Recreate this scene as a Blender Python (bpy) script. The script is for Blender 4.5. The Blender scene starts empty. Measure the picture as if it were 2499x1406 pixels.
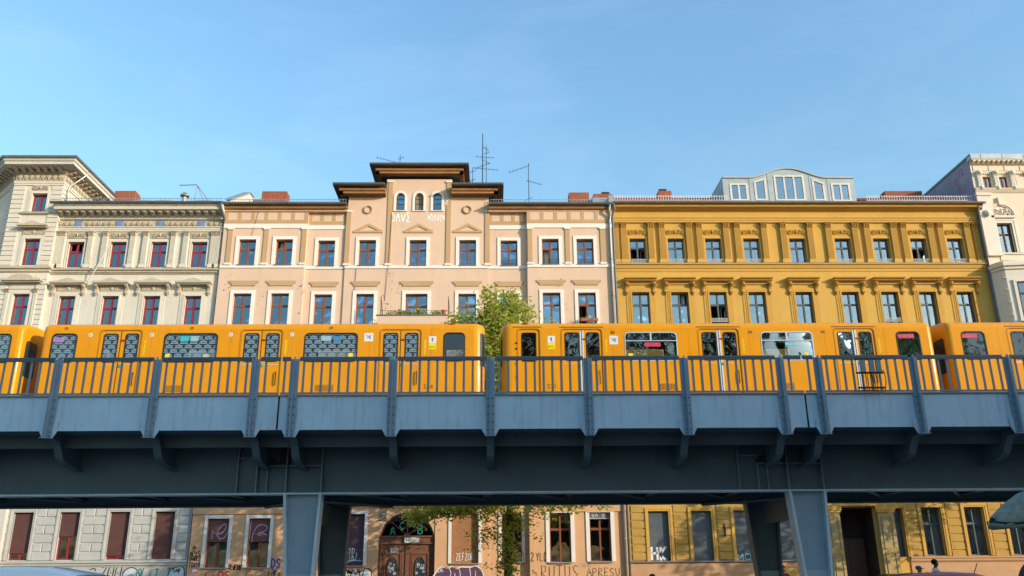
import bpy, math, random
from mathutils import Vector, Matrix, Euler
R = math.radians
rnd = random.Random(7)
sc = bpy.context.scene
col = sc.collection

# ------------------------------------------------------------------ camera
CAMZ = 1.5
cd = bpy.data.cameras.new('camera'); cam = bpy.data.objects.new('camera', cd); col.objects.link(cam)
cd.sensor_width = 36.0; cd.lens = 36.0*2080.0/2499.0; cd.clip_start = 0.1; cd.clip_end = 3000
cam.matrix_world = Matrix.Translation((0, 0, CAMZ)) @ (Matrix.Rotation(R(-1.3), 4, 'Z') @ Matrix.Rotation(R(90+18.59), 4, 'X') @ Matrix.Rotation(R(-0.5), 4, 'Z'))
sc.camera = cam
# ------------------------------------------------------------------ sky and sun
SUN_AZ, SUN_EL = 57.0, 15.0            # azimuth to the right of the facade normal (which faces -Y)
sdir = Vector((math.sin(R(SUN_AZ))*math.cos(R(SUN_EL)), -math.cos(R(SUN_AZ))*math.cos(R(SUN_EL)), math.sin(R(SUN_EL))))
w = bpy.data.worlds.new('World'); sc.world = w; w.use_nodes = True
nt = w.node_tree; nt.nodes.clear()
out = nt.nodes.new('ShaderNodeOutputWorld'); bg = nt.nodes.new('ShaderNodeBackground'); sky = nt.nodes.new('ShaderNodeTexSky')
sky.sky_type = 'NISHITA'; sky.sun_disc = False; sky.sun_elevation = R(SUN_EL); sky.sun_rotation = R(180-SUN_AZ)
sky.air_density = 2.0; sky.dust_density = 1.6; sky.ozone_density = 6.0; sky.altitude = 0
# a few thin wisps of high cloud over the whole sky
tc = nt.nodes.new('ShaderNodeTexCoord'); mp = nt.nodes.new('ShaderNodeMapping'); mp.inputs['Scale'].default_value = (2.2, 2.2, 7.0)
cn = nt.nodes.new('ShaderNodeTexNoise'); cn.inputs['Scale'].default_value = 1.7; cn.inputs['Detail'].default_value = 9; cn.inputs['Roughness'].default_value = .6; cn.inputs['Distortion'].default_value = .5
cr_ = nt.nodes.new('ShaderNodeMapRange'); cr_.inputs[1].default_value = .48; cr_.inputs[2].default_value = .85; cr_.inputs[4].default_value = .14
cm_ = nt.nodes.new('ShaderNodeMix'); cm_.data_type = 'RGBA'; cm_.blend_type = 'ADD'; cm_.inputs['B'].default_value = (1.6, 1.5, 1.4, 1)
nt.links.new(tc.outputs['Generated'], mp.inputs[0]); nt.links.new(mp.outputs[0], cn.inputs['Vector']); nt.links.new(cn.outputs[0], cr_.inputs[0]); nt.links.new(cr_.outputs[0], cm_.inputs['Factor'])
nt.links.new(sky.outputs[0], cm_.inputs['A']); nt.links.new(cm_.outputs['Result'], bg.inputs[0]); bg.inputs[1].default_value = 0.15
nt.links.new(bg.outputs[0], out.inputs[0])
sl = bpy.data.lights.new('sun', 'SUN'); sl.energy = 2.0; sl.angle = R(0.5); sl.color = (1.0, 0.86, 0.68)
so = bpy.data.objects.new('sun', sl); col.objects.link(so); so.location = (40, -40, 40)
so.rotation_euler = sdir.to_track_quat('Z', 'Y').to_euler()
sc.view_settings.view_transform = 'Standard'; sc.view_settings.look = 'None'
sc.view_settings.exposure = 1.28; sc.view_settings.gamma = 1.0
sc.cycles.max_bounces = 6; sc.cycles.transparent_max_bounces = 16

# ------------------------------------------------------------------ materials
MATS = {}
def nodes(name):
    m = bpy.data.materials.new(name); m.use_nodes = True
    t = m.node_tree; b = t.nodes['Principled BSDF']
    MATS[name] = m
    return m, t, b
def c4(c): return (c[0], c[1], c[2], 1.0)
def mat(name, c, rough=.7, var=.12, scale=1.5, bump=0., bscale=60., metal=0., streak=0., ss=1.6, dirt=(.25, .22, .18), spec=.3, c2=None, patch=0.):
    if name in MATS: return MATS[name]
    m, t, b = nodes(name); L = t.links.new; N = t.nodes.new
    geo = N('ShaderNodeNewGeometry')
    n1 = N('ShaderNodeTexNoise'); n1.inputs['Scale'].default_value = scale; n1.inputs['Detail'].default_value = 6; n1.inputs['Roughness'].default_value = .65
    L(geo.outputs['Position'], n1.inputs['Vector'])
    mr = N('ShaderNodeMapRange'); mr.inputs[1].default_value = .3; mr.inputs[2].default_value = .7
    L(n1.outputs[0], mr.inputs[0])
    mx = N('ShaderNodeMix'); mx.data_type = 'RGBA'
    lo = c2 if c2 else tuple(x*(1-var) for x in c)
    hi = c if c2 else tuple(min(.95, x*(1+var*.6)) for x in c)
    mx.inputs['A'].default_value = c4(lo); mx.inputs['B'].default_value = c4(hi)
    L(mr.outputs[0], mx.inputs['Factor'])
    last = mx.outputs['Result']
    if streak > 0:
        mp = N('ShaderNodeMapping'); mp.inputs['Scale'].default_value = (2.6, 2.6, .22)
        L(geo.outputs['Position'], mp.inputs['Vector'])
        n2 = N('ShaderNodeTexNoise'); n2.inputs['Scale'].default_value = ss; n2.inputs['Detail'].default_value = 8; n2.inputs['Roughness'].default_value = .7
        L(mp.outputs[0], n2.inputs['Vector'])
        m2 = N('ShaderNodeMapRange'); m2.inputs[1].default_value = .5; m2.inputs[2].default_value = .78; m2.inputs[4].default_value = streak
        L(n2.outputs[0], m2.inputs[0])
        x2 = N('ShaderNodeMix'); x2.data_type = 'RGBA'; x2.inputs['B'].default_value = c4(dirt)
        L(m2.outputs[0], x2.inputs['Factor']); L(last, x2.inputs['A']); last = x2.outputs['Result']
    if patch > 0:
        n3 = N('ShaderNodeTexNoise'); n3.inputs['Scale'].default_value = 2.3; n3.inputs['Detail'].default_value = 9; n3.inputs['Roughness'].default_value = .75
        L(geo.outputs['Position'], n3.inputs['Vector'])
        m3 = N('ShaderNodeMapRange'); m3.inputs[1].default_value = .66; m3.inputs[2].default_value = .70; m3.inputs[4].default_value = patch
        L(n3.outputs[0], m3.inputs[0])
        x3 = N('ShaderNodeMix'); x3.data_type = 'RGBA'; x3.inputs['B'].default_value = c4(dirt)
        L(m3.outputs[0], x3.inputs['Factor']); L(last, x3.inputs['A']); last = x3.outputs['Result']
    L(last, b.inputs['Base Color'])
    b.inputs['Roughness'].default_value = rough; b.inputs['Metallic'].default_value = metal
    b.inputs['Specular IOR Level'].default_value = spec
    if bump > 0:
        nb = N('ShaderNodeTexNoise'); nb.inputs['Scale'].default_value = bscale; nb.inputs['Detail'].default_value = 4
        L(geo.outputs['Position'], nb.inputs['Vector'])
        bp = N('ShaderNodeBump'); bp.inputs['Strength'].default_value = bump; bp.inputs['Distance'].default_value = .01
        L(nb.outputs[0], bp.inputs['Height']); L(bp.outputs[0], b.inputs['Normal'])
    return m
def glass(name, ior=2.0, tint=(.75, .82, .9), rough=.015, wav=.02, gcol=(1, 1, 1)):
    m = bpy.data.materials.new(name); m.use_nodes = True; t = m.node_tree; t.nodes.clear(); L = t.links.new; N = t.nodes.new
    o = N('ShaderNodeOutputMaterial'); mix = N('ShaderNodeMixShader'); tr = N('ShaderNodeBsdfTransparent'); gl = N('ShaderNodeBsdfGlossy'); fr = N('ShaderNodeFresnel')
    tr.inputs[0].default_value = c4(tint); gl.inputs['Color'].default_value = c4(gcol); gl.inputs['Roughness'].default_value = rough; fr.inputs['IOR'].default_value = ior
    geo = N('ShaderNodeNewGeometry'); nb = N('ShaderNodeTexNoise'); nb.inputs['Scale'].default_value = 1.3; nb.inputs['Detail'].default_value = 1
    oi = N('ShaderNodeObjectInfo'); va_ = N('ShaderNodeVectorMath'); va_.operation = 'ADD'; sc_ = N('ShaderNodeMath'); sc_.operation = 'MULTIPLY'; sc_.inputs[1].default_value = 37.0
    L(oi.outputs['Random'], sc_.inputs[0]); L(geo.outputs['Position'], va_.inputs[0]); L(sc_.outputs[0], va_.inputs[1]); L(va_.outputs[0], nb.inputs['Vector'])
    bp = N('ShaderNodeBump'); bp.inputs['Strength'].default_value = wav*10; bp.inputs['Distance'].default_value = .08
    L(nb.outputs[0], bp.inputs['Height']); L(bp.outputs[0], gl.inputs['Normal'])
    L(fr.outputs[0], mix.inputs[0]); L(tr.outputs[0], mix.inputs[1]); L(gl.outputs[0], mix.inputs[2]); L(mix.outputs[0], o.inputs[0])
    MATS[name] = m; return m

# ------------------------------------------------------------------ mesh helpers
ORG = {}
def setp(o, label=None, cat=None, group=None, kind=None):
    if label: o['label'] = label
    if cat: o['category'] = cat
    if group: o['group'] = group
    if kind: o['kind'] = kind
    return o
def empty(name, loc, label, cat, group=None, rz=0):
    o = bpy.data.objects.new(name, None); col.objects.link(o); o.location = loc; o.rotation_euler = (0, 0, rz)
    o.empty_display_size = .2
    ORG[o.name] = Vector(loc); return setp(o, label, cat, group)
def inst(name, me, parent, at, rz=0., scale=None, rot=None):
    o = bpy.data.objects.new(name, me); col.objects.link(o)
    at = Vector(at)
    if parent is not None:
        o.parent = parent; o.location = at-ORG[parent.name]
    else: o.location = at
    if rot: o.rotation_euler = rot
    elif rz: o.rotation_euler = (0, 0, rz)
    if scale: o.scale = scale
    ORG[o.name] = at; return o
class MB:
    def __init__(s): s.v = []; s.f = []
    def add(s, vs, fs):
        n = len(s.v); s.v += [tuple(p) for p in vs]; s.f += [tuple(i+n for i in f) for f in fs]; return s
    def box(s, x0, x1, y0, y1, z0, z1):
        if x0 > x1: x0, x1 = x1, x0
        if y0 > y1: y0, y1 = y1, y0
        if z0 > z1: z0, z1 = z1, z0
        return s.add([(x0, y0, z0), (x1, y0, z0), (x1, y1, z0), (x0, y1, z0), (x0, y0, z1), (x1, y0, z1), (x1, y1, z1), (x0, y1, z1)],
              [(0, 3, 2, 1), (4, 5, 6, 7), (0, 1, 5, 4), (1, 2, 6, 5), (2, 3, 7, 6), (3, 0, 4, 7)])
    def poly(s, pts): return s.add(pts, [tuple(range(len(pts)))])
    def _pr(s, a, b, flip):
        n = len(a); fs = [tuple(range(n))[::-1], tuple(range(n, 2*n))]
        fs += [(i, (i+1) % n, n+(i+1) % n, n+i) for i in range(n)]
        if flip: fs = [f[::-1] for f in fs]
        return s.add(a+b, fs)
    @staticmethod
    def area(p): return sum(p[i][0]*p[(i+1) % len(p)][1]-p[(i+1) % len(p)][0]*p[i][1] for i in range(len(p)))
    def py(s, pts, y0, y1):      # polygon in x,z extruded along y
        return s._pr([(x, y0, z) for x, z in pts], [(x, y1, z) for x, z in pts], MB.area(pts) > 0)
    def px(s, pts, x0, x1):      # polygon in y,z extruded along x
        return s._pr([(x0, y, z) for y, z in pts], [(x1, y, z) for y, z in pts], MB.area(pts) < 0)
    def pz(s, pts, z0, z1):      # polygon in x,y
        return s._pr([(x, y, z0) for x, y in pts], [(x, y, z1) for x, y in pts], MB.area(pts) < 0)
    def path(s, pts, r, n=6, r1=None, cap=True):
        pts = [Vector(p) for p in pts]; rings = []
        for i, p in enumerate(pts):
            if i == 0: d = pts[1]-p
            elif i == len(pts)-1: d = p-pts[i-1]
            else: d = (pts[i+1]-p).normalized()+(p-pts[i-1]).normalized()
            d = d.normalized() if d.length > 1e-9 else Vector((0, 0, 1))
            a = d.orthogonal().normalized() if abs(d.z) < .9 else Vector((1, 0, 0))
            a = (a-d*a.dot(d)).normalized()
            if abs(d.z) < .9: a = Vector((0, 0, 1)).cross(d).normalized()
            b = d.cross(a)
            rr = r if r1 is None else r+(r1-r)*i/(len(pts)-1)
            rings.append([p+a*rr*math.cos(2*math.pi*k/n)+b*rr*math.sin(2*math.pi*k/n) for k in range(n)])
        vs = [q for rg in rings for q in rg]; fs = []
        for i in range(len(rings)-1):
            for k in range(n): fs.append((i*n+k, i*n+(k+1) % n, (i+1)*n+(k+1) % n, (i+1)*n+k))
        if cap: fs += [tuple(range(n))[::-1], tuple(range((len(rings)-1)*n, len(rings)*n))]
        return s.add(vs, fs)
    def lathe(s, prof, c, n=12, axis='z'):
        vs = []; fs = []
        for r, h in prof:
            for k in range(n):
                a = 2*math.pi*k/n
                if axis == 'z': vs.append((c[0]+r*math.cos(a), c[1]+r*math.sin(a), c[2]+h))
                elif axis == 'y': vs.append((c[0]+r*math.cos(a), c[1]-h, c[2]+r*math.sin(a)))
                else: vs.append((c[0]+h, c[1]+r*math.cos(a), c[2]+r*math.sin(a)))
        m = len(prof)
        for i in range(m-1):
            for k in range(n): fs.append((i*n+k, i*n+(k+1) % n, (i+1)*n+(k+1) % n, (i+1)*n+k))
        fs.append(tuple(range(n))[::-1]); fs.append(tuple(range((m-1)*n, m*n)))
        return s.add(vs, fs)
    def ball(s, c, r, nu=8, nv=5):
        rx, ry, rz = r if isinstance(r, tuple) else (r, r, r)
        vs = [(c[0], c[1], c[2]-rz)]; fs = []
        for j in range(1, nv):
            t = math.pi*j/nv-math.pi/2
            for k in range(nu):
                a = 2*math.pi*k/nu; vs.append((c[0]+rx*math.cos(t)*math.cos(a), c[1]+ry*math.cos(t)*math.sin(a), c[2]+rz*math.sin(t)))
        vs.append((c[0], c[1], c[2]+rz)); top = len(vs)-1
        for k in range(nu):
            fs.append((0, 1+(k+1) % nu, 1+k)); fs.append((top, top-nu+k, top-nu+(k+1) % nu))
        for j in range(nv-2):
            for k in range(nu):
                a = 1+j*nu; fs.append((a+k, a+(k+1) % nu, a+nu+(k+1) % nu, a+nu+k))
        return s.add(vs, fs)
    def mesh(s, name, m, o=(0, 0, 0), smooth=False):
        me = bpy.data.meshes.new(name); ox, oy, oz = o
        me.from_pydata([(x-ox, y-oy, z-oz) for x, y, z in s.v], [], s.f)
        if m is not None: me.materials.append(m)
        if smooth: me.polygons.foreach_set('use_smooth', [True]*len(me.polygons))
        me.update(); return me
    def build(s, name, m, parent=None, smooth=False, kind=None, at=None):
        o3 = Vector(at) if at is not None else (ORG[parent.name] if parent is not None else Vector((0, 0, 0)))
        o = inst(name, s.mesh(name, m, o3, smooth), parent, o3)
        if kind: o['kind'] = kind
        return o
def bx(name, m, parent, *b): return MB().box(*b).build(name, m, parent)
def structure(o): o['kind'] = 'structure'; return o

def wall_grid(mb, x0, x1, z0, z1, y, ops, depth=.3):
    """front sheet facing -Y with rectangular openings and their reveals"""
    xs = sorted({x0, x1, *[v for o in ops for v in o[:2] if x0 < v < x1]}); zs = sorted({z0, z1, *[v for o in ops for v in o[2:4] if z0 < v < z1]})
    for i in range(len(xs)-1):
        for j in range(len(zs)-1):
            cx = (xs[i]+xs[i+1])/2; cz = (zs[j]+zs[j+1])/2
            if any(o[0] < cx < o[1] and o[2] < cz < o[3] for o in ops): continue
            mb.poly([(xs[i], y, zs[j]), (xs[i+1], y, zs[j]), (xs[i+1], y, zs[j+1]), (xs[i], y, zs[j+1])])
    for a, b, c, d in [o[:4] for o in ops]:
        Y = y+depth
        mb.poly([(a, y, c), (a, y, d), (a, Y, d), (a, Y, c)]); mb.poly([(b, y, d), (b, y, c), (b, Y, c), (b, Y, d)])
        mb.poly([(a, y, d), (b, y, d), (b, Y, d), (a, Y, d)]); mb.poly([(b, y, c), (a, y, c), (a, Y, c), (b, Y, c)])
    return mb

# ------------------------------------------------------------------ windows
WM = {}
def frame_mesh(w, h, tr, fm, b=.042, mul=.06, trb=.07, d=.07, sash=.028):
    key = (round(w, 3), round(h, 3), tr, fm.name, b, d)
    if key in WM: return WM[key]
    mb = MB(); a = w/2
    mb.box(-a, a, 0, d, 0, b); mb.box(-a, a, 0, d, h-b, h); mb.box(-a, -a+b, 0, d, b, h-b); mb.box(a-b, a, 0, d, b, h-b)
    cells = []
    if tr:
        zt = h*tr; mb.box(-a+b, a-b, -.012, d, zt-trb/2, zt+trb/2); rows = [(b, zt-trb/2), (zt+trb/2, h-b)]
    else: rows = [(b, h-b)]
    for z0, z1 in rows:
        mb.box(-mul/2, mul/2, -.02, d, z0, z1)
        for x0, x1 in ((-a+b, -mul/2), (mul/2, a-b)):
            y0 = .008
            mb.box(x0, x1, y0, d-.01, z0, z0+sash); mb.box(x0, x1, y0, d-.01, z1-sash, z1); mb.box(x0, x0+sash, y0, d-.01, z0+sash, z1-sash); mb.box(x1-sash, x1, y0, d-.01, z0+sash, z1-sash)
            cells.append((x0+sash, x1-sash, z0+sash, z1-sash))
    WM[key] = (mb.mesh('window_frame', fm), cells); return WM[key]
PM = {}
def pane_mesh(w, h, gm):
    k = (round(w, 3), round(h, 3), gm.name)
    if k not in PM: PM[k] = MB().box(-w/2, w/2, 0, .006, 0, h).mesh('pane', gm)
    return PM[k]
def curtain(parent, x0, x1, y, z0, z1, m, waves=7, amp=.03, taper=0.):
    mb = MB(); n = waves*6; vs = []
    for i in range(n+1):
        t = i/n; x = x0+(x1-x0)*t; yy = y+amp*math.sin(t*waves*2*math.pi+x*3)+amp*.5*math.sin(t*waves*5.1+x*7)
        xm = x0+(x1-x0)*(t*(1-taper))
        vs += [(xm, yy, z0), (x, yy*.4+y*.6, z1)]
    mb.add(vs, [(2*i, 2*i+2, 2*i+3, 2*i+1) for i in range(n)])
    return mb.build('curtain', m, parent, smooth=True)
def window(parent, cx, z0, z1, w, y, fm, gm, tr=.645, rec=.2, inner=None, curt=None, cm=None, opened=(), room=None, swing=1.1, name='window', cwid=.36):
    h = z1-z0; me, cells = frame_mesh(w, h, tr, fm)
    o = inst(name, me, parent, (cx, y+rec, z0))
    for k, (a, b, c, d) in enumerate(cells):
        if k in opened:
            # casement swung into the room, hinged on the jamb
            left = k % 2 == 0
            mb = MB(); ww = b-a+.05; s_ = .04; sg = 1 if left else -1
            hx = (a-.03) if left else (b+.03)
            ang = swing if left else -swing
            def P(u, v): return (cx+hx+sg*u*math.cos(swing), y+rec+.06+u*math.sin(swing), z0+v)
            for (u0, u1, v0, v1) in ((0, ww, c-.03, c+.01), (0, ww, d-.01, d+.03), (0, s_, c, d), (ww-s_, ww, c, d)):
                pts = [P(u0, v0), P(u1, v0), P(u1, v1), P(u0, v1)]
                nrm = Vector((-sg*math.sin(swing), math.cos(swing), 0))*.04
                mb.add(pts+[tuple(Vector(p)+nrm) for p in pts], [(0, 1, 2, 3), (7, 6, 5, 4), (0, 4, 5, 1), (1, 5, 6, 2), (2, 6, 7, 3), (3, 7, 4, 0)])
            mb.build('casement', inner or fm, o)
            g = MB().poly([P(s_, c), P(ww-s_, c), P(ww-s_, d), P(s_, d)]); g.build('pane', gm, o)
            continue
        inst('pane', pane_mesh(b-a, d-c, gm), o, (cx+(a+b)/2, y+rec+.03, z0+c))
    if inner and not opened:
        mi, _ = frame_mesh(w-.04, h-.04, tr, inner, .055, .08, .065, .05)
        inst('inner_frame', mi, o, (cx, y+rec+.17, z0+.02))
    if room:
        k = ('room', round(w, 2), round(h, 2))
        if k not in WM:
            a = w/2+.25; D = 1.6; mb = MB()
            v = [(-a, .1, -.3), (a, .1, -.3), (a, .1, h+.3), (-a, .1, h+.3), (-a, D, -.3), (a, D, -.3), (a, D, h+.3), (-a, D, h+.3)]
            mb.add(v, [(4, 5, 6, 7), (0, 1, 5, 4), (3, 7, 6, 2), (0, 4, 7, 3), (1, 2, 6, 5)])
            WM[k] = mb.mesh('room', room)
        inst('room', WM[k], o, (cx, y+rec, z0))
    if curt and cm:
        a = w/2-.03; yc = y+rec+.3; zt = z1-.03; zb = z0+.05
        if curt == 'full': curtain(o, cx-a, cx+a, yc, zb, zt, cm, 9, .022)
        if curt == 'gap': curtain(o, cx-a, cx-.02, yc, zb, zt, cm, 5, .025, .12); curtain(o, cx+a, cx+.05, yc, zb, zt, cm, 5, .025, .12)
        if curt in ('sides', 'left'): curtain(o, cx-a, cx-a+cwid*w, yc, zb, zt, cm, 4, .03, .35)
        if curt in ('sides', 'right'): curtain(o, cx+a, cx+a-cwid*w, yc, zb, zt, cm, 4, .03, .35)
        if curt == 'half': curtain(o, cx-a, cx+a, yc, zb, z0+h*.6, cm, 9, .022)
    return o
def roller(parent, cx, z0, z1, w, y, m, mbar=None):
    """slatted roller shutter hanging in a window opening"""
    mb = MB(); n = int((z1-z0)/.055)
    for i in range(n):
        z = z1-(i+1)*(z1-z0)/n; hh = (z1-z0)/n
        mb.px([(y, z+.006), (y+.02, z), (y+.02, z+hh), (y, z+hh-.006), (y-.009, z+hh*.5)], cx-w/2, cx+w/2)
    o = mb.build('roller_shutter', m, parent)
    MB().box(cx-w/2, cx+w/2, y-.014, y+.022, z0-.04, z0).build('bottom_bar', mbar or m, o)
    return o
def surround(parent, cx, z0, z1, w, y, m, t=.2, d=.04, bottom=False, name='surround'):
    a = w/2; mb = MB(); mb.box(cx-a-t, cx-a, y-d, y+.05, z0-(t if bottom else 0), z1+t); mb.box(cx+a, cx+a+t, y-d, y+.05, z0-(t if bottom else 0), z1+t); mb.box(cx-a, cx+a, y-d, y+.05, z1, z1+t)
    return mb.build(name, m, parent)
def casing(parent, cx, z0, z1, w, y, m, steps=((.13, .05), (.26, .03)), name='casing'):
    a = w/2; mb = MB(); t0 = 0
    for t, d in steps:
        mb.box(cx-a-t, cx-a-t0, y-d, y+.05, z0, z1+t); mb.box(cx+a+t0, cx+a+t, y-d, y+.05, z0, z1+t); mb.box(cx-a-t0, cx+a+t0, y-d, y+.05, z1+t0, z1+t); t0 = t
    return mb.build(name, m, parent)
def molding(parent, name, m, x0, x1, y, prof):
    """cornice: profile of (out, z) points extruded along x in front of the wall y"""
    pts = [(y+.06, prof[0][1])]+[(y-o, z) for o, z in prof]+[(y+.06, prof[-1][1])]
    return MB().px(pts, x0, x1).build(name, m, parent)
def gutter(parent, x0, x1, y, z, m, r=.085, n=None):
    mb = MB(); pts = [(y+r*math.cos(a), z+r*math.sin(a)) for a in [math.pi+math.pi*k/8 for k in range(9)]]+[(y+r, z+.012), (y-r, z+.012)]
    mb.px(pts, x0, x1)
    mb.path([(x0, y-r, z+.012), (x1, y-r, z+.012)], .014, 6)
    o = mb.build('gutter', m, parent)
    k = int((x1-x0)/1.0); hb = MB().box(-.015, .015, -r-.012, r, -r*.9, .02).mesh('gutter_bracket', m)
    for i in range(k):
        inst('gutter_bracket', hb, o, (x0+.5+i*(x1-x0-.6)/max(1, k-1), y, z))
    return o
def snow_guard(parent, x0, x1, y, z, m, h=.22, step=.16):
    mb = MB()
    for zz in (.06, h): mb.box(x0, x1, y-.01, y+.01, z+zz-.012, z+zz+.012)
    n = int((x1-x0)/step)
    for i in range(n+1):
        x = x0+(x1-x0)*i/n; mb.box(x-.012, x+.012, y-.008, y+.008, z, z+h+.05)
    return mb.build('snow_guard', m, parent)
def downpipe(parent, pts, m, r=.06):
    mb = MB().path(pts, r, 8)
    zs = [p[2] for p in pts]; x, y = pts[-1][0], pts[-1][1]
    z = min(zs)+1
    while z < pts[-2][2]: mb.lathe([(r+.015, -.03), (r+.02, 0), (r+.015, .03)], (x, y, z), 8); z += 2.2
    return mb.build('downpipe', m, parent, smooth=True)
def chimney(parent, x0, x1, y0, y1, z0, z1, m, mm, cap=None, courses=True):
    ch = MB().box(x0+.012, x1-.012, y0+.012, y1-.012, z0, z1-.01).build('chimney', mm, parent)
    mb = MB(); z = z1-.075; row = 0; rr = random.Random(int(x0*100))
    while z > z0-.05:
        L_ = .25; off = 0 if row % 2 else .125
        for (ax, a0, a1, f0, f1) in (('x', x0, x1, y0, y0+.1), ('y', y0, y1, x0, x0+.1), ('y', y0, y1, x1-.1, x1)):
            t = a0-off
            while t < a1:
                u0, u1 = max(t, a0), min(t+L_-.012, a1); j = rr.uniform(-.004, .004)
                if u1-u0 > .03:
                    if ax == 'x': mb.box(u0, u1, f0+j, f1, z, z+.065)
                    else: mb.box(f0 + (j if f0 == x0 else 0), f1+(j if f0 != x0 else 0), u0+.001, u1, z, z+.065)
                t += L_
        z -= .077; row += 1
    mb.build('brickwork', m, ch, kind='stuff')
    if cap:
        c = MB(); xm = (x0+x1)/2+cap
        for dx in (-.18, .0, .18): c.box(xm+dx-.02, xm+dx+.02, y0+.1, y0+.14, z1, z1+.1)
        c.box(xm-.25, xm+.25, y0+.04, y0+.5, z1+.1, z1+.14); c.build('chimney_cap', mat('lead', (.12, .13, .14), .5, metal=.6), ch)
    return ch

# ------------------------------------------------------------------ ornament
def scroll(mb, cx, y, cz, r, turns=1.4, a0=0., th=.022, sgn=1, n=14):
    pts = []
    for i in range(n):
        t = i/(n-1); a = a0+sgn*turns*2*math.pi*t; rr = r*(1-.8*t)
        pts.append((cx+rr*math.cos(a), y-.01*math.sin(math.pi*t), cz+rr*math.sin(a)))
    mb.path(pts, th, 5, th*.5)
def relief_mesh(w, h, m, seed=1):
    mb = MB(); rr = random.Random(seed)
    mb.ball((0, -.03, 0), (h*.16, .05, h*.36), 7, 5); mb.ball((0, -.04, h*.3), (h*.1, .04, h*.1), 6, 4)
    for s in (-1, 1):
        scroll(mb, s*w*.17, -.02, 0, h*.36, 1.3, math.pi/2, h*.075, -s); scroll(mb, s*w*.35, -.02, 0, h*.4, 1.5, -math.pi/2, h*.075, s)
        for k in range(9):
            mb.ball((s*w*(.08+.045*k), -.02, rr.uniform(-.38, .38)*h), (h*.08*rr.uniform(.7, 1.4), .03, h*.1*rr.uniform(.6, 1.3)), 5, 4)
    return mb.mesh('relief', m, smooth=True)
def capital_mesh(w, h, m):
    mb = MB(); a = w/2
    mb.box(-a*1.08, a*1.08, -.02, .1, 0, h*.08); mb.box(-a*1.35, a*1.35, -.1, .1, h*.9, h)
    for row, (z, n, r) in enumerate(((.2, 4, .2), (.45, 3, .22), (.68, 4, .2))):
        for k in range(n):
            x = (-1+2*(k+.5)/n)*a*(1+.1*row)
            mb.path([(x, 0, h*(z-.14)), (x, -.05-.02*row, h*(z+.05)), (x, -.085-.02*row, h*(z+.16)), (x, -.07-.02*row, h*(z+.08))], w*.11, 5, w*.05)
    for s in (-1, 1): scroll(mb, s*a*.95, -.1, h*.78, h*.16, 1.3, math.pi/2, h*.05, -s, 9)
    mb.box(-a*.95, a*.95, -.01, .1, h*.08, h*.9)
    return mb.mesh('capital', m, smooth=False)
def bracket_mesh(h, wd, dp, m):
    """scrolled console: s-curve profile"""
    mb = MB(); prof = [(.02, 0), (-.35*dp, .02*h), (-.5*dp, .1*h), (-.35*dp, .22*h), (-.28*dp, .4*h), (-.45*dp, .6*h), (-.85*dp, .75*h), (-dp, .88*h), (-.95*dp, h), (.02, h)]
    mb.px(prof, -wd/2, wd/2)
    mb.px([(p[0]*1.12, p[1]) for p in prof], -wd*.18, wd*.18)
    mb.ball((0, -.25*dp, -.06*h), (wd*.35, dp*.2, h*.1), 6, 4)
    return mb.mesh('bracket', m)
def modillion_mesh(w, h, d, m):
    mb = MB(); mb.px([(.02, 0), (-d*.35, -h*.02), (-d*.55, h*.3), (-d*.8, h*.4), (-d*.97, h*.55), (-d, h*.85), (-d, h), (.02, h)], -w/2, w/2)
    mb.lathe([(h*.24, -w*.56), (h*.24, w*.56)], (0, -d*.82, h*.62), 8, 'x')
    return mb.mesh('modillion', m)
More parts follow.
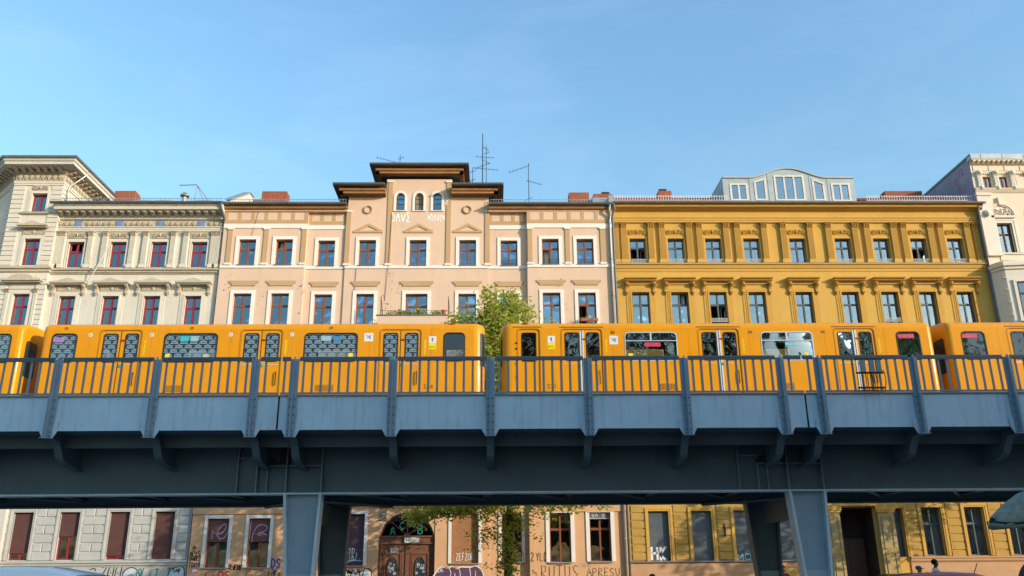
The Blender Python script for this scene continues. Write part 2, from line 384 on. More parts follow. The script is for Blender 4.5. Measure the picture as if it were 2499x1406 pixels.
# ------------------------------------------------------------------ hand-painted lettering (stroke letters)
GL = {'A': [[(0, 0), (.45, 1), (.9, 0)], [(.15, .38), (.78, .4)]], 'B': [[(0, 0), (0, 1), (.6, .9), (.65, .65), (0, .52), (.7, .4), (.7, .1), (0, 0)]], 'C': [[(.8, .85), (.45, 1), (.05, .7), (.05, .3), (.4, 0), (.8, .15)]],
 'D': [[(0, 0), (.05, 1), (.6, .85), (.85, .5), (.6, .12), (0, 0)]], 'E': [[(.75, 1), (.05, 1), (0, 0), (.75, .02)], [(.02, .52), (.6, .52)]], 'F': [[(.75, 1), (.05, 1), (0, 0)], [(.02, .52), (.6, .52)]],
 'H': [[(0, 0), (.03, 1)], [(.75, 0), (.78, 1)], [(.02, .5), (.78, .55)]], 'I': [[(.3, 0), (.35, 1)]], 'i': [[(.3, 0), (.35, .62)], [(.34, .85), (.38, .93)]], 'K': [[(0, 0), (.03, 1)], [(.75, 1), (.03, .45), (.8, 0)]],
 'L': [[(.05, 1), (0, 0), (.7, .02)]], 'M': [[(0, 0), (.08, 1), (.45, .4), (.85, 1), (.95, 0)]], 'O': [[(.45, 1), (.05, .75), (.05, .25), (.45, 0), (.85, .25), (.85, .75), (.45, 1)]], 'P': [[(0, 0), (.04, 1), (.65, .95), (.7, .6), (.03, .45)]],
 'Q': [[(.45, 1), (.05, .75), (.05, .25), (.45, 0), (.85, .25), (.85, .75), (.45, 1)], [(.5, .3), (.95, -.1)]], 'R': [[(0, 0), (.04, 1), (.65, .95), (.68, .62), (.03, .48), (.75, 0)]], 'S': [[(.8, .88), (.4, 1), (.05, .78), (.4, .52), (.78, .28), (.45, 0), (.02, .12)]],
 'T': [[(0, .98), (.85, 1)], [(.42, 1), (.4, 0)]], 'U': [[(.03, 1), (.02, .25), (.4, 0), (.78, .25), (.8, 1)]], 'V': [[(0, 1), (.42, 0), (.85, 1)]], 'X': [[(0, 1), (.8, 0)], [(.8, 1), (0, 0)]], 'Y': [[(0, 1), (.42, .5), (.85, 1)], [(.42, .5), (.4, 0)]],
 'Z': [[(0, .97), (.8, 1), (0, .02), (.85, 0)]], '1': [[(.1, .75), (.45, 1), (.42, 0)]], '2': [[(.05, .8), (.4, 1), (.75, .75), (.05, 0), (.85, .02)]], '9': [[(.75, .6), (.35, .5), (.1, .75), (.4, 1), (.75, .85), (.75, .5), (.5, 0)]],
 '4': [[(.6, 0), (.6, 1), (0, .3), (.85, .3)]], 's': [[(.8, 1), (0, 1), (.5, .5), (0, 0), (.85, 0)]], 'e': [[(.1, .5), (.8, .55), (.6, .9), (.2, .8), (.05, .4), (.35, 0), (.8, .12)]], 'r': [[(.1, 0), (.12, .7)], [(.12, .45), (.4, .75), (.7, .65)]], 't': [[(.35, 1), (.3, .1), (.65, 0)], [(0, .65), (.7, .68)]],
 '.': [[(.2, 0), (.28, .06)]], '>': [[(0, .8), (.35, .5), (0, .2)], [(.35, .8), (.7, .5), (.35, .2)]], '<': [[(.35, .8), (0, .5), (.35, .2)], [(.7, .8), (.35, .5), (.7, .2)]], '*': [[(.4, 1), (.4, 0)], [(0, .6), (.85, .6)], [(.1, .05), (.45, .75), (.8, .1)]], ' ': [],
 'o': [[(0, 0), (.05, 1), (.75, 1), (.8, 0)], [(.38, .55), (.44, .6)]], 'b': [[(.05, 1), (0, 0), (.7, 0), (.7, .5), (0, .5)]]}
def ribbon(mb, pts, wd, y, sm=True):
    if sm and len(pts) > 2:
        q = []
        for i in range(len(pts)-1):
            p0 = pts[max(i-1, 0)]; p1 = pts[i]; p2 = pts[i+1]; p3 = pts[min(i+2, len(pts)-1)]
            for k in range(4):
                t = k/4; q.append(tuple(.5*(2*p1[j]+(p2[j]-p0[j])*t+(2*p0[j]-5*p1[j]+4*p2[j]-p3[j])*t*t+(3*p1[j]-p0[j]-3*p2[j]+p3[j])*t**3) for j in (0, 1)))
        q.append(pts[-1]); pts = q
    vs = []
    for i, p in enumerate(pts):
        a = pts[max(i-1, 0)]; b = pts[min(i+1, len(pts)-1)]; dx, dz = b[0]-a[0], b[1]-a[1]; l = math.hypot(dx, dz) or 1
        nx, nz = -dz/l*wd/2, dx/l*wd/2; vs += [(p[0]+nx, y, p[1]+nz), (p[0]-nx, y, p[1]-nz)]
    mb.add(vs, [(2*i, 2*i+1, 2*i+3, 2*i+2) for i in range(len(pts)-1)])
def paint(name):
    cs = {'white': (.8, .8, .78), 'black': (.02, .02, .025), 'green': (.03, .3, .2), 'blue': (.03, .08, .35), 'red': (.6, .05, .06), 'pink': (.75, .35, .5), 'cyan': (.35, .65, .8), 'grey': (.28, .25, .23), 'purple': (.12, .06, .12), 'brown': (.1, .05, .03), 'paleblue': (.6, .68, .72), 'darkgreen': (.02, .18, .12)}
    return mat('spray_'+name, cs[name], .6, .15)
def tag(parent, text, x0, x1, z0, z1, y, colr, st=.03, jit=.05, slant=0., vertical=False, sm=True, label=None):
    rr = random.Random(hash_(text)); mb = MB(); n = len(text)
    for i, ch in enumerate(text):
        if vertical: cw = x1-x0; chh = (z1-z0)/n*.82; ox = x0; oz = z1-(i+1)*(z1-z0)/n
        else: cw = (x1-x0)/n*.82; chh = z1-z0; ox = x0+i*(x1-x0)/n; oz = z0+rr.uniform(-jit, jit)*chh
        for s in GL.get(ch, []):
            pts = [(ox+(p[0]+rr.uniform(-jit, jit))*cw+slant*p[1]*chh, oz+(p[1]+rr.uniform(-jit, jit))*chh) for p in s]
            if len(pts) == 2: pts = [pts[0], ((pts[0][0]+pts[1][0])/2, (pts[0][1]+pts[1][1])/2), pts[1]]
            ribbon(mb, pts, st, y, sm)
    o = mb.build('graffiti', paint(colr), parent)
    if label: o['label'] = label
    return o
def hash_(s): return sum((i+1)*ord(c) for i, c in enumerate(s))
def strokes(parent, lines, y, colr, st, label=None, name='graffiti', sm=True):
    mb = MB()
    for l in lines: ribbon(mb, l, st, y, sm)
    o = mb.build(name, paint(colr), parent)
    if label: o['label'] = label
    return o
def blob(parent, pts, y, colr, label=None, grow=0.):
    q = []; n = len(pts)
    for i in range(n):
        p0, p1, p2, p3 = pts[i-1], pts[i], pts[(i+1) % n], pts[(i+2) % n]
        for k in range(4):
            t = k/4; q.append(tuple(.5*(2*p1[j]+(p2[j]-p0[j])*t+(2*p0[j]-5*p1[j]+4*p2[j]-p3[j])*t*t+(3*p1[j]-p0[j]-3*p2[j]+p3[j])*t**3) for j in (0, 1)))
    cx = sum(p[0] for p in q)/len(q); cz = sum(p[1] for p in q)/len(q)
    mb = MB(); mb.add([(cx, y, cz)]+[(x, y, z) for x, z in q], [(0, 1+(i+1) % len(q), 1+i) for i in range(len(q))])
    o = mb.build('graffiti_fill', paint(colr), parent)
    if label: o['label'] = label
    return q
def text_mesh(body, size, m, extrude=0.):
    cu = bpy.data.curves.new('txt', 'FONT'); cu.body = body; cu.size = size; cu.extrude = extrude; cu.align_x = 'CENTER'; cu.align_y = 'CENTER'; cu.resolution_u = 2
    ob = bpy.data.objects.new('txt', cu); col.objects.link(ob); dg = bpy.context.evaluated_depsgraph_get()
    me = bpy.data.meshes.new_from_object(ob.evaluated_get(dg)); bpy.data.objects.remove(ob); me.materials.clear(); me.materials.append(m); me.name = 'lettering'; return me
FACE = (R(90), 0, 0)      # turns a flat text so that it faces -Y

# common materials
zinc = mat('zinc_sheet', (.33, .36, .37), .42, .2, 1.2, metal=.35, streak=.25, dirt=(.2, .21, .2))
zincd = mat('gutter_zinc', (.16, .185, .19), .45, .2, 2, metal=.4)
brick = mat('chimney_brick', (.44, .14, .075), .85, .35, 9, bump=.3, c2=(.24, .075, .045), streak=.5, dirt=(.08, .05, .04))
mortar = mat('mortar', (.42, .36, .3), .9)
white = mat('white_paint', (.72, .71, .68), .55, .06)
curt_m = mat('curtain_cloth', (.72, .72, .7), .9, .05)
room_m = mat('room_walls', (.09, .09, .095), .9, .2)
gl_blue = glass('window_glass', 3.3, (.62, .74, .85), gcol=(.68, .87, 1.0))
gl_pale = glass('window_glass_pale', 3.9, (.9, .94, .97), gcol=(.86, .95, 1.0))
gl_gf = glass('street_glass', 1.75, (.8, .86, .88))
steel = mat('galvanised_steel', (.4, .41, .42), .4, .1, metal=.7)
darkmetal = mat('dark_metal', (.045, .047, .05), .5, .1, metal=.5)
# ================================================================== GROUND
FY = 46.0
asph = mat('asphalt', (.052, .052, .055), .9, .25, 3, bump=.4, bscale=90)
pave = mat('paving_stone', (.34, .33, .31), .85, .2, 2, bump=.3, bscale=30)
structure(MB().poly([(-900, -900, -.13), (900, -900, -.13), (900, 900, -.13), (-900, 900, -.13)]).build('ground', mat('ground_soil', (.15, .15, .15), .95, .3, .5)))
structure(MB().box(-300, 300, 30.5, 41, -.4, -.12).build('road', asph))
structure(MB().box(-300, 300, 5.5, 20, -.4, -.12).build('road', asph))
structure(MB().box(-300, 300, 41.14, FY+.3, -.4, .0).build('pavement', pave))
structure(MB().box(-300, 300, -6, 5.36, -.4, .0).build('pavement', pave))
structure(MB().box(-300, 300, 20.14, 30.36, -.4, .0).build('median_strip', pave))
kerb = mat('kerb_granite', (.34, .33, .32), .8, .2, 5)
for y in (41.0, 5.36, 20.0, 30.36): structure(MB().box(-300, 300, y, y+.14, -.4, .012).build('kerb', kerb))
mk = mat('road_paint', (.75, .75, .72), .7)
for yc in (35.7, 12.8):
    for k in range(-12, 13): structure(MB().box(k*9-2, k*9+2, yc-.06, yc+.06, -.118, -.116).build('road_marking', mk))

def block(parent, x0, x1, y0, y1, z0, z1, m, name='side_wall'):
    """sides, back and inner dark core of a house (front sheet is built separately)"""
    mb = MB()
    mb.poly([(x0, y0, z0), (x0, y0, z1), (x0, y1, z1), (x0, y1, z0)]); mb.poly([(x1, y0, z0), (x1, y1, z0), (x1, y1, z1), (x1, y0, z1)])
    mb.poly([(x0, y1, z0), (x0, y1, z1), (x1, y1, z1), (x1, y1, z0)])
    return mb.build(name, m, parent)

# ================================================================== CREAM HOUSE
cream = mat('cream_render', (.615, .575, .49), .85, .08, .7, bump=.15, streak=.3, dirt=(.38, .34, .27))
creamd = mat('cream_stucco', (.48, .42, .315), .85, .15, 3, bump=.2, streak=.25, dirt=(.3, .25, .18))
creams = mat('cream_stone', (.50, .49, .445), .85, .12, 1.2, bump=.25, bscale=25, streak=.2, dirt=(.33, .32, .28))
redf = mat('red_window_paint', (.30, .03, .055), .45, .1)
cg = empty('apartment_house', (-21, FY, 0), 'cream stucco house with red window frames and a tower bay at the far left', 'house', 'row of old apartment houses')
CW = [-23.9, -21.5, -19.19, -16.9]; ops = []
for x in CW: ops += [(x-.45, x+.45, 18.24, 19.8), (x-.46, x+.46, 14.5, 16.52)]
GX = [-26.75, -24.28, -21.9, -19.35, -17.03]
for x in GX[1:]: ops.append((x-.515, x+.515, 2.4, 4.76))
cw = wall_grid(MB(), -25.1, -15.6, 0, 5.0, FY, [o for o in ops if o[3] < 5]).build('ground_floor_wall', creams, cg)
wall_grid(MB(), -25.1, -15.6, 5.0, 22.0, FY, [o for o in ops if o[3] > 5]).build('front_wall', cream, cg)
block(cg, -31, -15.6, FY, 58, 0, 22, cream)
def cream_hood(wo, x, z, y, kind='peak', wd=1.0):
    """pediment on consoles above a window"""
    a = wd; mb = MB(); top = []
    if kind == 'peak': top = [(-a, z), (-a, z+.1), (-a*.55, z+.12), (0, z+.3), (a*.55, z+.12), (a, z+.1), (a, z)]
    else: top = [(-a, z), (-a, z+.1), (-a*.62, z+.12)]+[(a*.62*math.sin(t), z+.12+.26*math.cos(t)) for t in [-1.3+.26*k for k in range(11)]]+[(a*.62, z+.12), (a, z+.1), (a, z)]
    mb.py([(x+p, q) for p, q in top], y-.42, y+.04)
    mb.py([(x+p*.93, q-.07) for p, q in top], y-.33, y+.03)
    h_ = mb.build('hood', creamd, wo)
    return h_
den = MB().box(-.035, .035, -.05, .02, 0, .07).mesh('dentil', creamd)
br_c = bracket_mesh(.55, .17, .3, creamd)
rel_c = relief_mesh(.9, .3, creamd, 3)
def hood_panel(wo, x, z0, z1, y, w_):
    o = MB().box(x-w_/2, x+w_/2, y-.05, y+.02, z0, z1).build('hood_panel', creamd, wo)
    mb = MB()
    for k in range(13):
        xx = x-w_/2+.06+k*(w_-.12)/12
        if abs(xx-x) > .12: mb.box(xx-.016, xx+.016, y-.075, y-.045, z0+.05, z1-.05)
    mb.lathe([(.11, 0), (.11, .03), (.06, .055), (.0, .06)], (x, y-.05, (z0+z1)/2), 10, 'y')
    mb.build('flutes', creamd, wo); return o
cst = [(None, ()), ('full', ()), ('left', ()), ('right', ()), ('sides', ()), ('gap', ()), ('half', ())]
for i, x in enumerate(CW):
    wo = window(cg, x, 18.24, 19.8, .9, FY, redf, gl_blue, inner=white, room=room_m, curt=('right', 'left', 'sides', 'half')[i], cm=curt_m, opened=(2, 3) if i == 0 else ())
    # carved panel above
    MB().box(x-.54, x+.54, FY-.05, FY+.02, 20.02, 20.38).build('lintel_panel', creamd, wo)
    inst('relief', rel_c, wo, (x, FY-.06, 20.2))
    casing(wo, x, 18.24, 19.8, .9, FY, cream, ((.09, .035),))
    wo = window(cg, x, 14.5, 16.52, .92, FY, redf, gl_blue, tr=.67, inner=white, room=room_m, curt=('sides', 'right', None, 'left')[i], cm=curt_m)
    casing(wo, x, 14.5, 16.52, .92, FY, cream, ((.08, .07), (.16, .05), (.27, .035)))
    cream_hood(wo, x, 17.2, FY)
    hood_panel(wo, x, 16.8, 17.13, FY, 1.3)
    for s in (-1, 1): inst('bracket', br_c, wo, (x+s*.84, FY-.01, 16.62))
# pilasters of the top storey
capm = capital_mesh(.3, .27, creamd)
def flute_pil(parent, x, y, z0, z1, w_, d, m, cm_, capz, n=5, base=.22):
    mb = MB(); mb.box(x-w_/2, x+w_/2, y-d, y+.04, z0+base, z1-capz)
    for k in range(n):
        xx = x-w_/2+w_*(k+.5)/n; mb.box(xx-w_/n*.26, xx+w_/n*.26, y-d-.022, y-d+.005, z0+base+.05, z1-capz-.03)
    p = mb.build('pilaster', m, parent)
    MB().box(x-w_/2-.045, x+w_/2+.045, y-d-.04, y+.03, z0, z0+base-.05).box(x-w_/2-.02, x+w_/2+.02, y-d-.02, y+.03, z0+base-.05, z0+base).build('base', m, p)
    inst('capital', cm_, p, (x, y-d-.005, z1-capz)); return p
for x in CW:
    for s in (-1, 1): flute_pil(cg, x+s*.79, FY, 18.2, 20.42, .3, .1, cream, capm, .28, 6)
flute_pil(cg, -15.85, FY, 18.2, 20.42, .26, .1, cream, capm, .28, 6); flute_pil(cg, -24.95, FY, 18.2, 20.42, .26, .1, cream, capm, .28, 6)
# entablature
molding(cg, 'architrave', cream, -25.1, -15.62, FY, [(.06, 20.43), (.06, 20.52), (.09, 20.53), (.09, 20.63), (.14, 20.66), (.14, 20.71), (.05, 20.72)])
fr = MB().box(-25.1, -15.62, FY-.04, FY+.05, 20.72, 21.09).build('frieze', creamd, cg)
pal = MB(); 
for k in range(5):
    a = -1.1+.55*k; pal.path([(0, -.02, -.13), (.09*math.sin(a), -.045, -.02), (.14*math.sin(a), -.03, .12*math.cos(a)+.02)], .022, 5, .03)
pal.lathe([(.05, 0), (.03, .04)], (0, -.01, -.12), 7, 'y')
scroll(pal, .14, -.02, -.08, .05, 1.2, 0, .016, 1, 8); scroll(pal, -.14, -.02, -.08, .05, 1.2, math.pi, .016, -1, 8)
palm = pal.mesh('palmette', creamd, smooth=True)
for k in range(30):
    x = -24.95+k*.318
    if all(abs(x-b) > .3 for b in (-23.96, -21.6, -19.26, -16.9)): inst('palmette', palm, fr, (x, FY-.05, 20.9))
bluem = mat('blue_tile', (.13, .2, .42), .5, .3, 12, c2=(.2, .29, .5))
sq = MB().box(-.2, .2, -.03, .03, -.18, .18); sq.lathe([(.13, 0), (.13, .015), (.1, .02), (.05, .01), (.03, .03)], (0, -.03, 0), 10, 'y')
sqm = sq.mesh('blue_panel', bluem)
for b in (-23.96, -21.6, -19.26, -16.9): inst('blue_panel', sqm, fr, (b, FY-.06, 20.9))
cor = molding(cg, 'cornice', cream, -25.15, -15.58, FY, [(.05, 21.1), (.16, 21.16), (.16, 21.22), (.2, 21.24), (.2, 21.52), (.74, 21.54), (.76, 21.72), (.82, 21.74), (.86, 21.86)])
mod = modillion_mesh(.17, .22, .42, creamd)
for k in range(22): inst('modillion', mod, cor, (-24.85+k*.437, FY-.2, 21.31))
gutter(cg, -25.3, -15.55, FY-.93, 21.9, zincd)
snow_guard(cg, -24.9, -15.7, FY-.55, 22.05, steel, .24)
# string course with dentils
st = molding(cg, 'string_course', creamd, -25.1, -15.6, FY, [(.04, 17.82), (.1, 17.88), (.1, 17.99), (.2, 18.04), (.22, 18.14), (.0, 18.19)])
for k in range(78): inst('dentil', den, st, (-25.0+k*.12, FY-.1, 17.9))
# ground floor: rusticated blocks, each one a stone
segs = [(-23.6, -22.62), (-21.18, -20.07), (-18.63, -17.75), (-16.3, -15.75)]
for (a, b) in segs+[(-25.9, -25.0)]:
    for r in range(6):
        z0 = 2.36+r*.435; z1 = z0+.4; full = r % 2 == 0 or b-a < .7
        for (u0, u1) in ([(a, b)] if full else [(a, (a+b)/2-.018), ((a+b)/2+.018, b)]):
            d = .05; mb = MB(); e = .03
            mb.add([(u0, FY+.01, z0), (u1, FY+.01, z0), (u1, FY+.01, z1), (u0, FY+.01, z1), (u0+e, FY-d, z0+e), (u1-e, FY-d, z0+e), (u1-e, FY-d, z1-e), (u0+e, FY-d, z1-e)],
                   [(4, 5, 6, 7), (0, 1, 5, 4), (1, 2, 6, 5), (2, 3, 7, 6), (3, 0, 4, 7)])
            mb.build('stone', creams, cw)
shut_c = mat('brown_shutter', (.17, .075, .06), .6, .2, 3, c2=(.125, .06, .055))
for i, x in enumerate(GX[1:]):
    wo = window(cg, x, 2.4, 4.76, 1.03, FY, redf, gl_gf, tr=.66, inner=white, room=room_m, curt=('full', 'right', 'sides', None)[i], cm=mat('beige_curtain', (.5, .38, .22), .9) if i == 0 else curt_m)
    casing(wo, x, 2.4, 4.76, 1.03, FY, creams, ((.07, .06), (.15, .08), (.21, .05)))
    roller(wo, x, (2.8, 3.6, 2.64, 2.44)[i], 4.74, .98, FY+.12, shut_c, mat('shutter_bar', (.22, .05, .05), .5))
molding(cg, 'plinth_cornice', creams, -31, -15.6, FY, [(.03, 2.0), (.05, 2.08), (.12, 2.12), (.12, 2.2), (.2, 2.24), (.2, 2.3), (.0, 2.36)])
MB().box(-31, -15.62, FY-.03, FY+.02, 0, 2.0).build('plinth', creams, cg)
# low roof behind the eave, ridge, chimney, vent
rooft = mat('grey_roof_felt', (.085, .09, .1), .8, .25, 2)
MB().poly([(-25.05, FY-.9, 21.95), (-15.6, FY-.9, 21.95), (-15.6, 50.5, 24.25), (-25.05, 50.5, 24.25)]).poly([(-25.05, 50.5, 24.25), (-15.6, 50.5, 24.25), (-15.6, 58, 24.2), (-25.05, 58, 24.2)]).build('roof', rooft, cg)
for x in (-22.2, -20.9, -18.4): MB().px([(47.6, 23.02), (49.3, 23.86), (49.3, 23.94), (47.6, 23.1)], x, x+.75).build('skylight', zinc, cg)
chimney(cg, -24.2, -22.9, 50.2, 51, 23.6, 25.0, brick, mortar)
vt = MB(); vt.lathe([(.16, 0), (.16, .35), (.1, .36), (.1, .42), (.27, .44), (.29, .5), (.2, .6), (.12, .66), (.1, .72), (.0, .73)], (-19.27, 49, 23.6), 14); vt.build('roof_vent', steel, cg, smooth=False)
ld = MB()
for a_, b_ in (((-18.88, 47, 23.86), (-17.85, 47, 23.9)), ((-17.85, 47, 23.9), (-17.85, 47, 22.75)), ((-17.85, 47, 23.9), (-17.0, 47.2, 22.8)), ((-17.85, 47, 23.9), (-17.45, 47.6, 22.95))): ld.path([a_, b_], .028, 6)
ld.build('roof_hoist_frame', steel, cg)
downpipe(cg, [(-15.62, FY-.9, 21.85), (-15.62, FY-.75, 21.55), (-15.55, FY-.3, 21.15), (-15.55, FY-.12, 20.8), (-15.55, FY-.12, 0)], mat('pipe_paint', (.12, .17, .2), .45, .2, 3), .075)
pl = MB().path([(-22.92, FY-.1, 17.1), (-21.55, FY-1.0, 19.3)], .028, 7).path([(-22.75, FY-.06, 17.4), (-22.6, FY-.35, 17.6)], .02, 5).build('flag_pole', white, cg)
# ---- tower bay of the cream house
TY = FY-.3; tx0, tx1 = -27.85, -25.08
tops = [(-26.75, -25.85, 18.27, 19.88), (-26.78, -25.84, 14.5, 16.57), (-26.75, -25.86, 21.55, 22.7)]
tops_g = [(-27.1, -26.1, 2.4, 4.76)]
tw = wall_grid(MB(), tx0, tx1, 0, 24.1, TY, tops+tops_g)
# side wall to the right, canted wall to the left
tw.poly([(tx1, TY, 0), (tx1, 53, 0), (tx1, 53, 24.1), (tx1, TY, 24.1)])
cl = (-30.6, TY+2.75)
tw.build('tower_wall', cream, cg)
cant = wall_grid(MB(), 0, 3.9, 0, 24.1, 0, [(.75, 1.6, 18.27, 19.88), (.75, 1.6, 14.5, 16.57), (.75, 1.6, 21.55, 22.7), (.7, 1.65, 2.4, 4.76)])
ca = math.atan2(-2.75, 2.75)
co = inst('canted_wall', cant.mesh('canted_wall', cream), cg, (cl[0], cl[1], 0), ca)
def tower_win(par, x, z0, z1, w_, y, tr, hood, k=0):
    wo = window(cg, x, z0, z1, w_, y, redf, gl_blue, tr=tr, inner=white, room=room_m, curt=(None, 'sides', 'right')[k], cm=curt_m)
    casing(wo, x, z0, z1, w_, y, cream, ((.1, .05), (.22, .035)))
    return wo
wo = tower_win(cg, -26.25, 18.27, 19.88, .9, TY, .645, None, 1); cream_hood(wo, -26.25, 20.55, TY, 'peak', .85); hood_panel(wo, -26.25, 20.12, 20.45, TY, 1.25)
wo = tower_win(cg, -26.31, 14.5, 16.57, .92, TY, .67, None, 2); cream_hood(wo, -26.31, 17.25, TY, 'arc', 1.1); MB().box(-27.0, -25.6, TY-.05, TY+.02, 16.85, 17.2).build('hood_panel', cream, wo)
for s in (-1, 1): flute_pil(cg, -26.31+s*.78, TY, 14.4, 16.85, .2, .07, cream, capital_mesh(.22, .22, creamd), .22, 3)
wo = tower_win(cg, -26.3, 21.55, 22.7, .88, TY, 0, None, 0); MB().box(-26.75, -25.85, TY-.05, TY+.02, 22.88, 23.2).build('lintel_panel', creamd, wo); inst('relief', rel_c, wo, (-26.3, TY-.06, 23.04))
molding(cg, 'sill_course', creamd, -27.15, -25.45, TY, [(.03, 21.36), (.14, 21.4), (.18, 21.5), (.0, 21.54)])
wo = window(cg, -26.6, 2.4, 4.76, 1.0, TY, redf, gl_gf, inner=white, room=room_m, curt='full', cm=curt_m); roller(wo, -26.6, 3.0, 4.74, .95, TY+.12, shut_c)
# rusticated piers: every band is one block
for (a, b) in ((-27.86, -27.2), (-25.66, -25.06)):
    z = 14.5
    while z < 23.1:
        if not (17.75 < z+.13 < 18.15):
            MB().box(a, b, TY-.05, TY+.02, z+.012, z+.262).build('rustic_band', cream, cg)
        z += .29
z = 14.5; rbm = MB().box(3.2, 3.92, -.05, .02, .012, .262).mesh('rustic_band', cream)
while z < 23.1: inst('rustic_band', rbm, cg, (cl[0], cl[1], z), ca); z += .29
z = 21.0
while z < 23.1: MB().box(tx1-.02, tx1+.05, TY-.03, TY+.55, z+.012, z+.262).build('rustic_band', cream, cg); z += .29
# canted windows
for (z0, z1) in ((18.27, 19.88), (14.5, 16.57), (21.55, 22.7)):
    me, cells = frame_mesh(.85, z1-z0, .645, redf); rm = Matrix.Rotation(ca, 4, 'Z')
    def LC(u, v, z): q = rm @ Vector((u, v, 0)); return (cl[0]+q.x, cl[1]+q.y, z)
    wo = inst('window', me, cg, LC(1.175, .2, z0), ca)
    for (a, b, c, d) in cells:
        o = bpy.data.objects.new('pane', pane_mesh(b-a, d-c, gl_blue)); col.objects.link(o); o.parent = wo; o.location = ((a+b)/2, .03, c); ORG[o.name] = Vector((0, 0, 0))
    MB().box(-.9, .9, .3, .32, -.3, z1-z0+.3).build('room', room_m, None).parent = wo
def tower_ring(name, prof, m):
    """cornice profile swept round the canted corner, the front and the right flank of the tower bay"""
    mb = MB(); n = len(prof); k = math.tan(math.pi/8)
    paths = []
    for o_, z in prof:
        s2 = o_*math.sqrt(.5)
        paths.append([(cl[0]-s2-1.2, cl[1]-s2+1.2, z), (tx0-o_*k, TY-o_, z), (tx1+o_, TY-o_, z), (tx1+o_, 53, z)])
    vs = [p for pt in paths for p in pt]; fs = []
    for i in range(n-1):
        for j in range(3): fs.append((i*4+j, i*4+j+1, (i+1)*4+j+1, (i+1)*4+j))
    mb.add(vs, fs); return mb.build(name, m, cg)
tower_ring('string_course', [(.0, 17.82), (.1, 17.88), (.1, 17.99), (.2, 18.04), (.22, 18.14), (.0, 18.19)], creamd)
tower_ring('architrave', [(0, 23.2), (.06, 23.21), (.06, 23.32), (.09, 23.33), (.09, 23.45), (.13, 23.5), (0, 23.52)], cream)
tower_ring('frieze', [(0, 23.53), (.03, 23.54), (.03, 23.9), (.12, 23.95), (.14, 24.02), (.14, 24.2)], creamd)
tc = tower_ring('cornice', [(.14, 24.19), (.82, 24.2), (.84, 24.36), (.9, 24.38), (.96, 24.52), (.0, 24.54)], cream)
tower_ring('gutter', [(.9, 24.5), (1.03, 24.52), (1.06, 24.64), (.2, 24.9)], zincd)
for k in range(8): inst('palmette', palm, cg, (-27.6+k*.33, TY-.04, 23.73), scale=(.95, 1, 1.1))
for k in range(7): inst('modillion', mod, tc, (-27.75+k*.42, TY-.14, 23.97))
for k in range(9): inst('modillion', mod, tc, (tx1+.14, TY+.15+k*.48, 23.97), R(90))
for k in range(8): inst('palmette', palm, cg, (tx1+.04, TY+.3+k*.4, 23.73), R(90), (.95, 1, 1.1))
for k in range(7): o = inst('modillion', mod, tc, LC(3.75-k*.42, -.14, 23.97), ca)
for k in range(8): inst('palmette', palm, cg, LC(3.6-k*.36, -.04, 23.73), ca, (.95, 1, 1.1))
MB().poly([(cl[0]-1.5, cl[1]+1, 24.66), (tx0-.4, TY-1.0, 24.66), (tx1+1.0, TY-1.0, 24.66), (tx1+1.0, 53, 24.66), (cl[0]-1.5, 53, 24.66)]).build('tower_roof', rooft, cg)
downpipe(cg, [(tx1+.95, TY+.75, 24.55), (tx1+.9, TY+.75, 24.3), (tx1+.2, TY+.45, 23.35), (tx1+.12, TY+.4, 23.1), (tx1+.12, TY+.4, 22.0)], steel, .05)
# painted lettering on the plinth
y_ = FY-.036
blob(cg, [(-18.85, 1.5), (-18.75, 1.85), (-18.45, 2.0), (-18.15, 1.9), (-17.95, 1.6), (-18.2, 1.3), (-18.6, 1.3)], y_+.002, 'paleblue')
strokes(cg, [[(-18.85, 1.5), (-18.75, 1.85), (-18.45, 2.0), (-18.15, 1.9), (-17.95, 1.6)], [(-18.6, 1.55), (-18.4, 1.66), (-18.25, 1.55)]], y_-.002, 'black', .045)
blob(cg, [(-16.55, 1.5), (-16.45, 1.85), (-16.2, 2.0), (-15.8, 1.98), (-15.72, 1.55), (-16.1, 1.3)], y_+.002, 'paleblue')
strokes(cg, [[(-16.55, 1.5), (-16.45, 1.85), (-16.2, 2.0), (-15.8, 1.98), (-15.72, 1.55)]], y_-.002, 'black', .045)
tag(cg, 'Zoo', -20.0, -18.85, 1.4, 2.02, y_, 'black', .05, .02, .12)
tag(cg, 'QLiT T', -18.15, -16.35, 1.5, 1.96, y_-.003, 'green', .055, .05, .1)
tag(cg, 'SAR', -16.33, -15.9, 1.75, 1.92, y_-.004, 'black', .036, .06)
strokes(cg, [[(-21.25, 1.6), (-21.2, 1.93), (-20.7, 1.88), (-20.25, 1.96), (-20.25, 1.6)], [(-20.25, 1.85), (-20.18, 1.75), (-20.25, 1.65)]], y_, 'black', .05)
# ================================================================== PEACH HOUSE
peach = mat('peach_render', (.66, .475, .35), .85, .07, .6, bump=.15, streak=.38, dirt=(.5, .36, .27))
apric = mat('apricot_render', (.64, .375, .20), .85, .1, .7, bump=.15, streak=.2, dirt=(.42, .3, .22))
tan = mat('tan_render', (.47, .315, .17), .85, .08, .8, bump=.15)
pwhite = mat('white_render', (.74, .71, .65), .8, .06, 1, bump=.1)
wood = mat('eave_wood', (.36, .17, .06), .6, .25, 3, bump=.1)
woodd = mat('soffit_wood', (.17, .11, .07), .7, .2, 3)
brownf = mat('brown_window_wood', (.25, .085, .04), .45, .15, 4)
ph = empty('apartment_house', (-4.35, FY, 0), 'peach rendered house with stepped tower, white window surrounds and DAVE graffiti', 'house', 'row of old apartment houses')
OFF = {'l': .2, 'm': 0., 't': .08, 'r': .26}
W4 = [(-14.1, 'l'), (-12.0, 'l'), (-9.62, 'm'), (-7.26, 't'), (-4.36, 't'), (-1.5, 't'), (.89, 'm'), (3.27, 'r'), (5.27, 'r')]
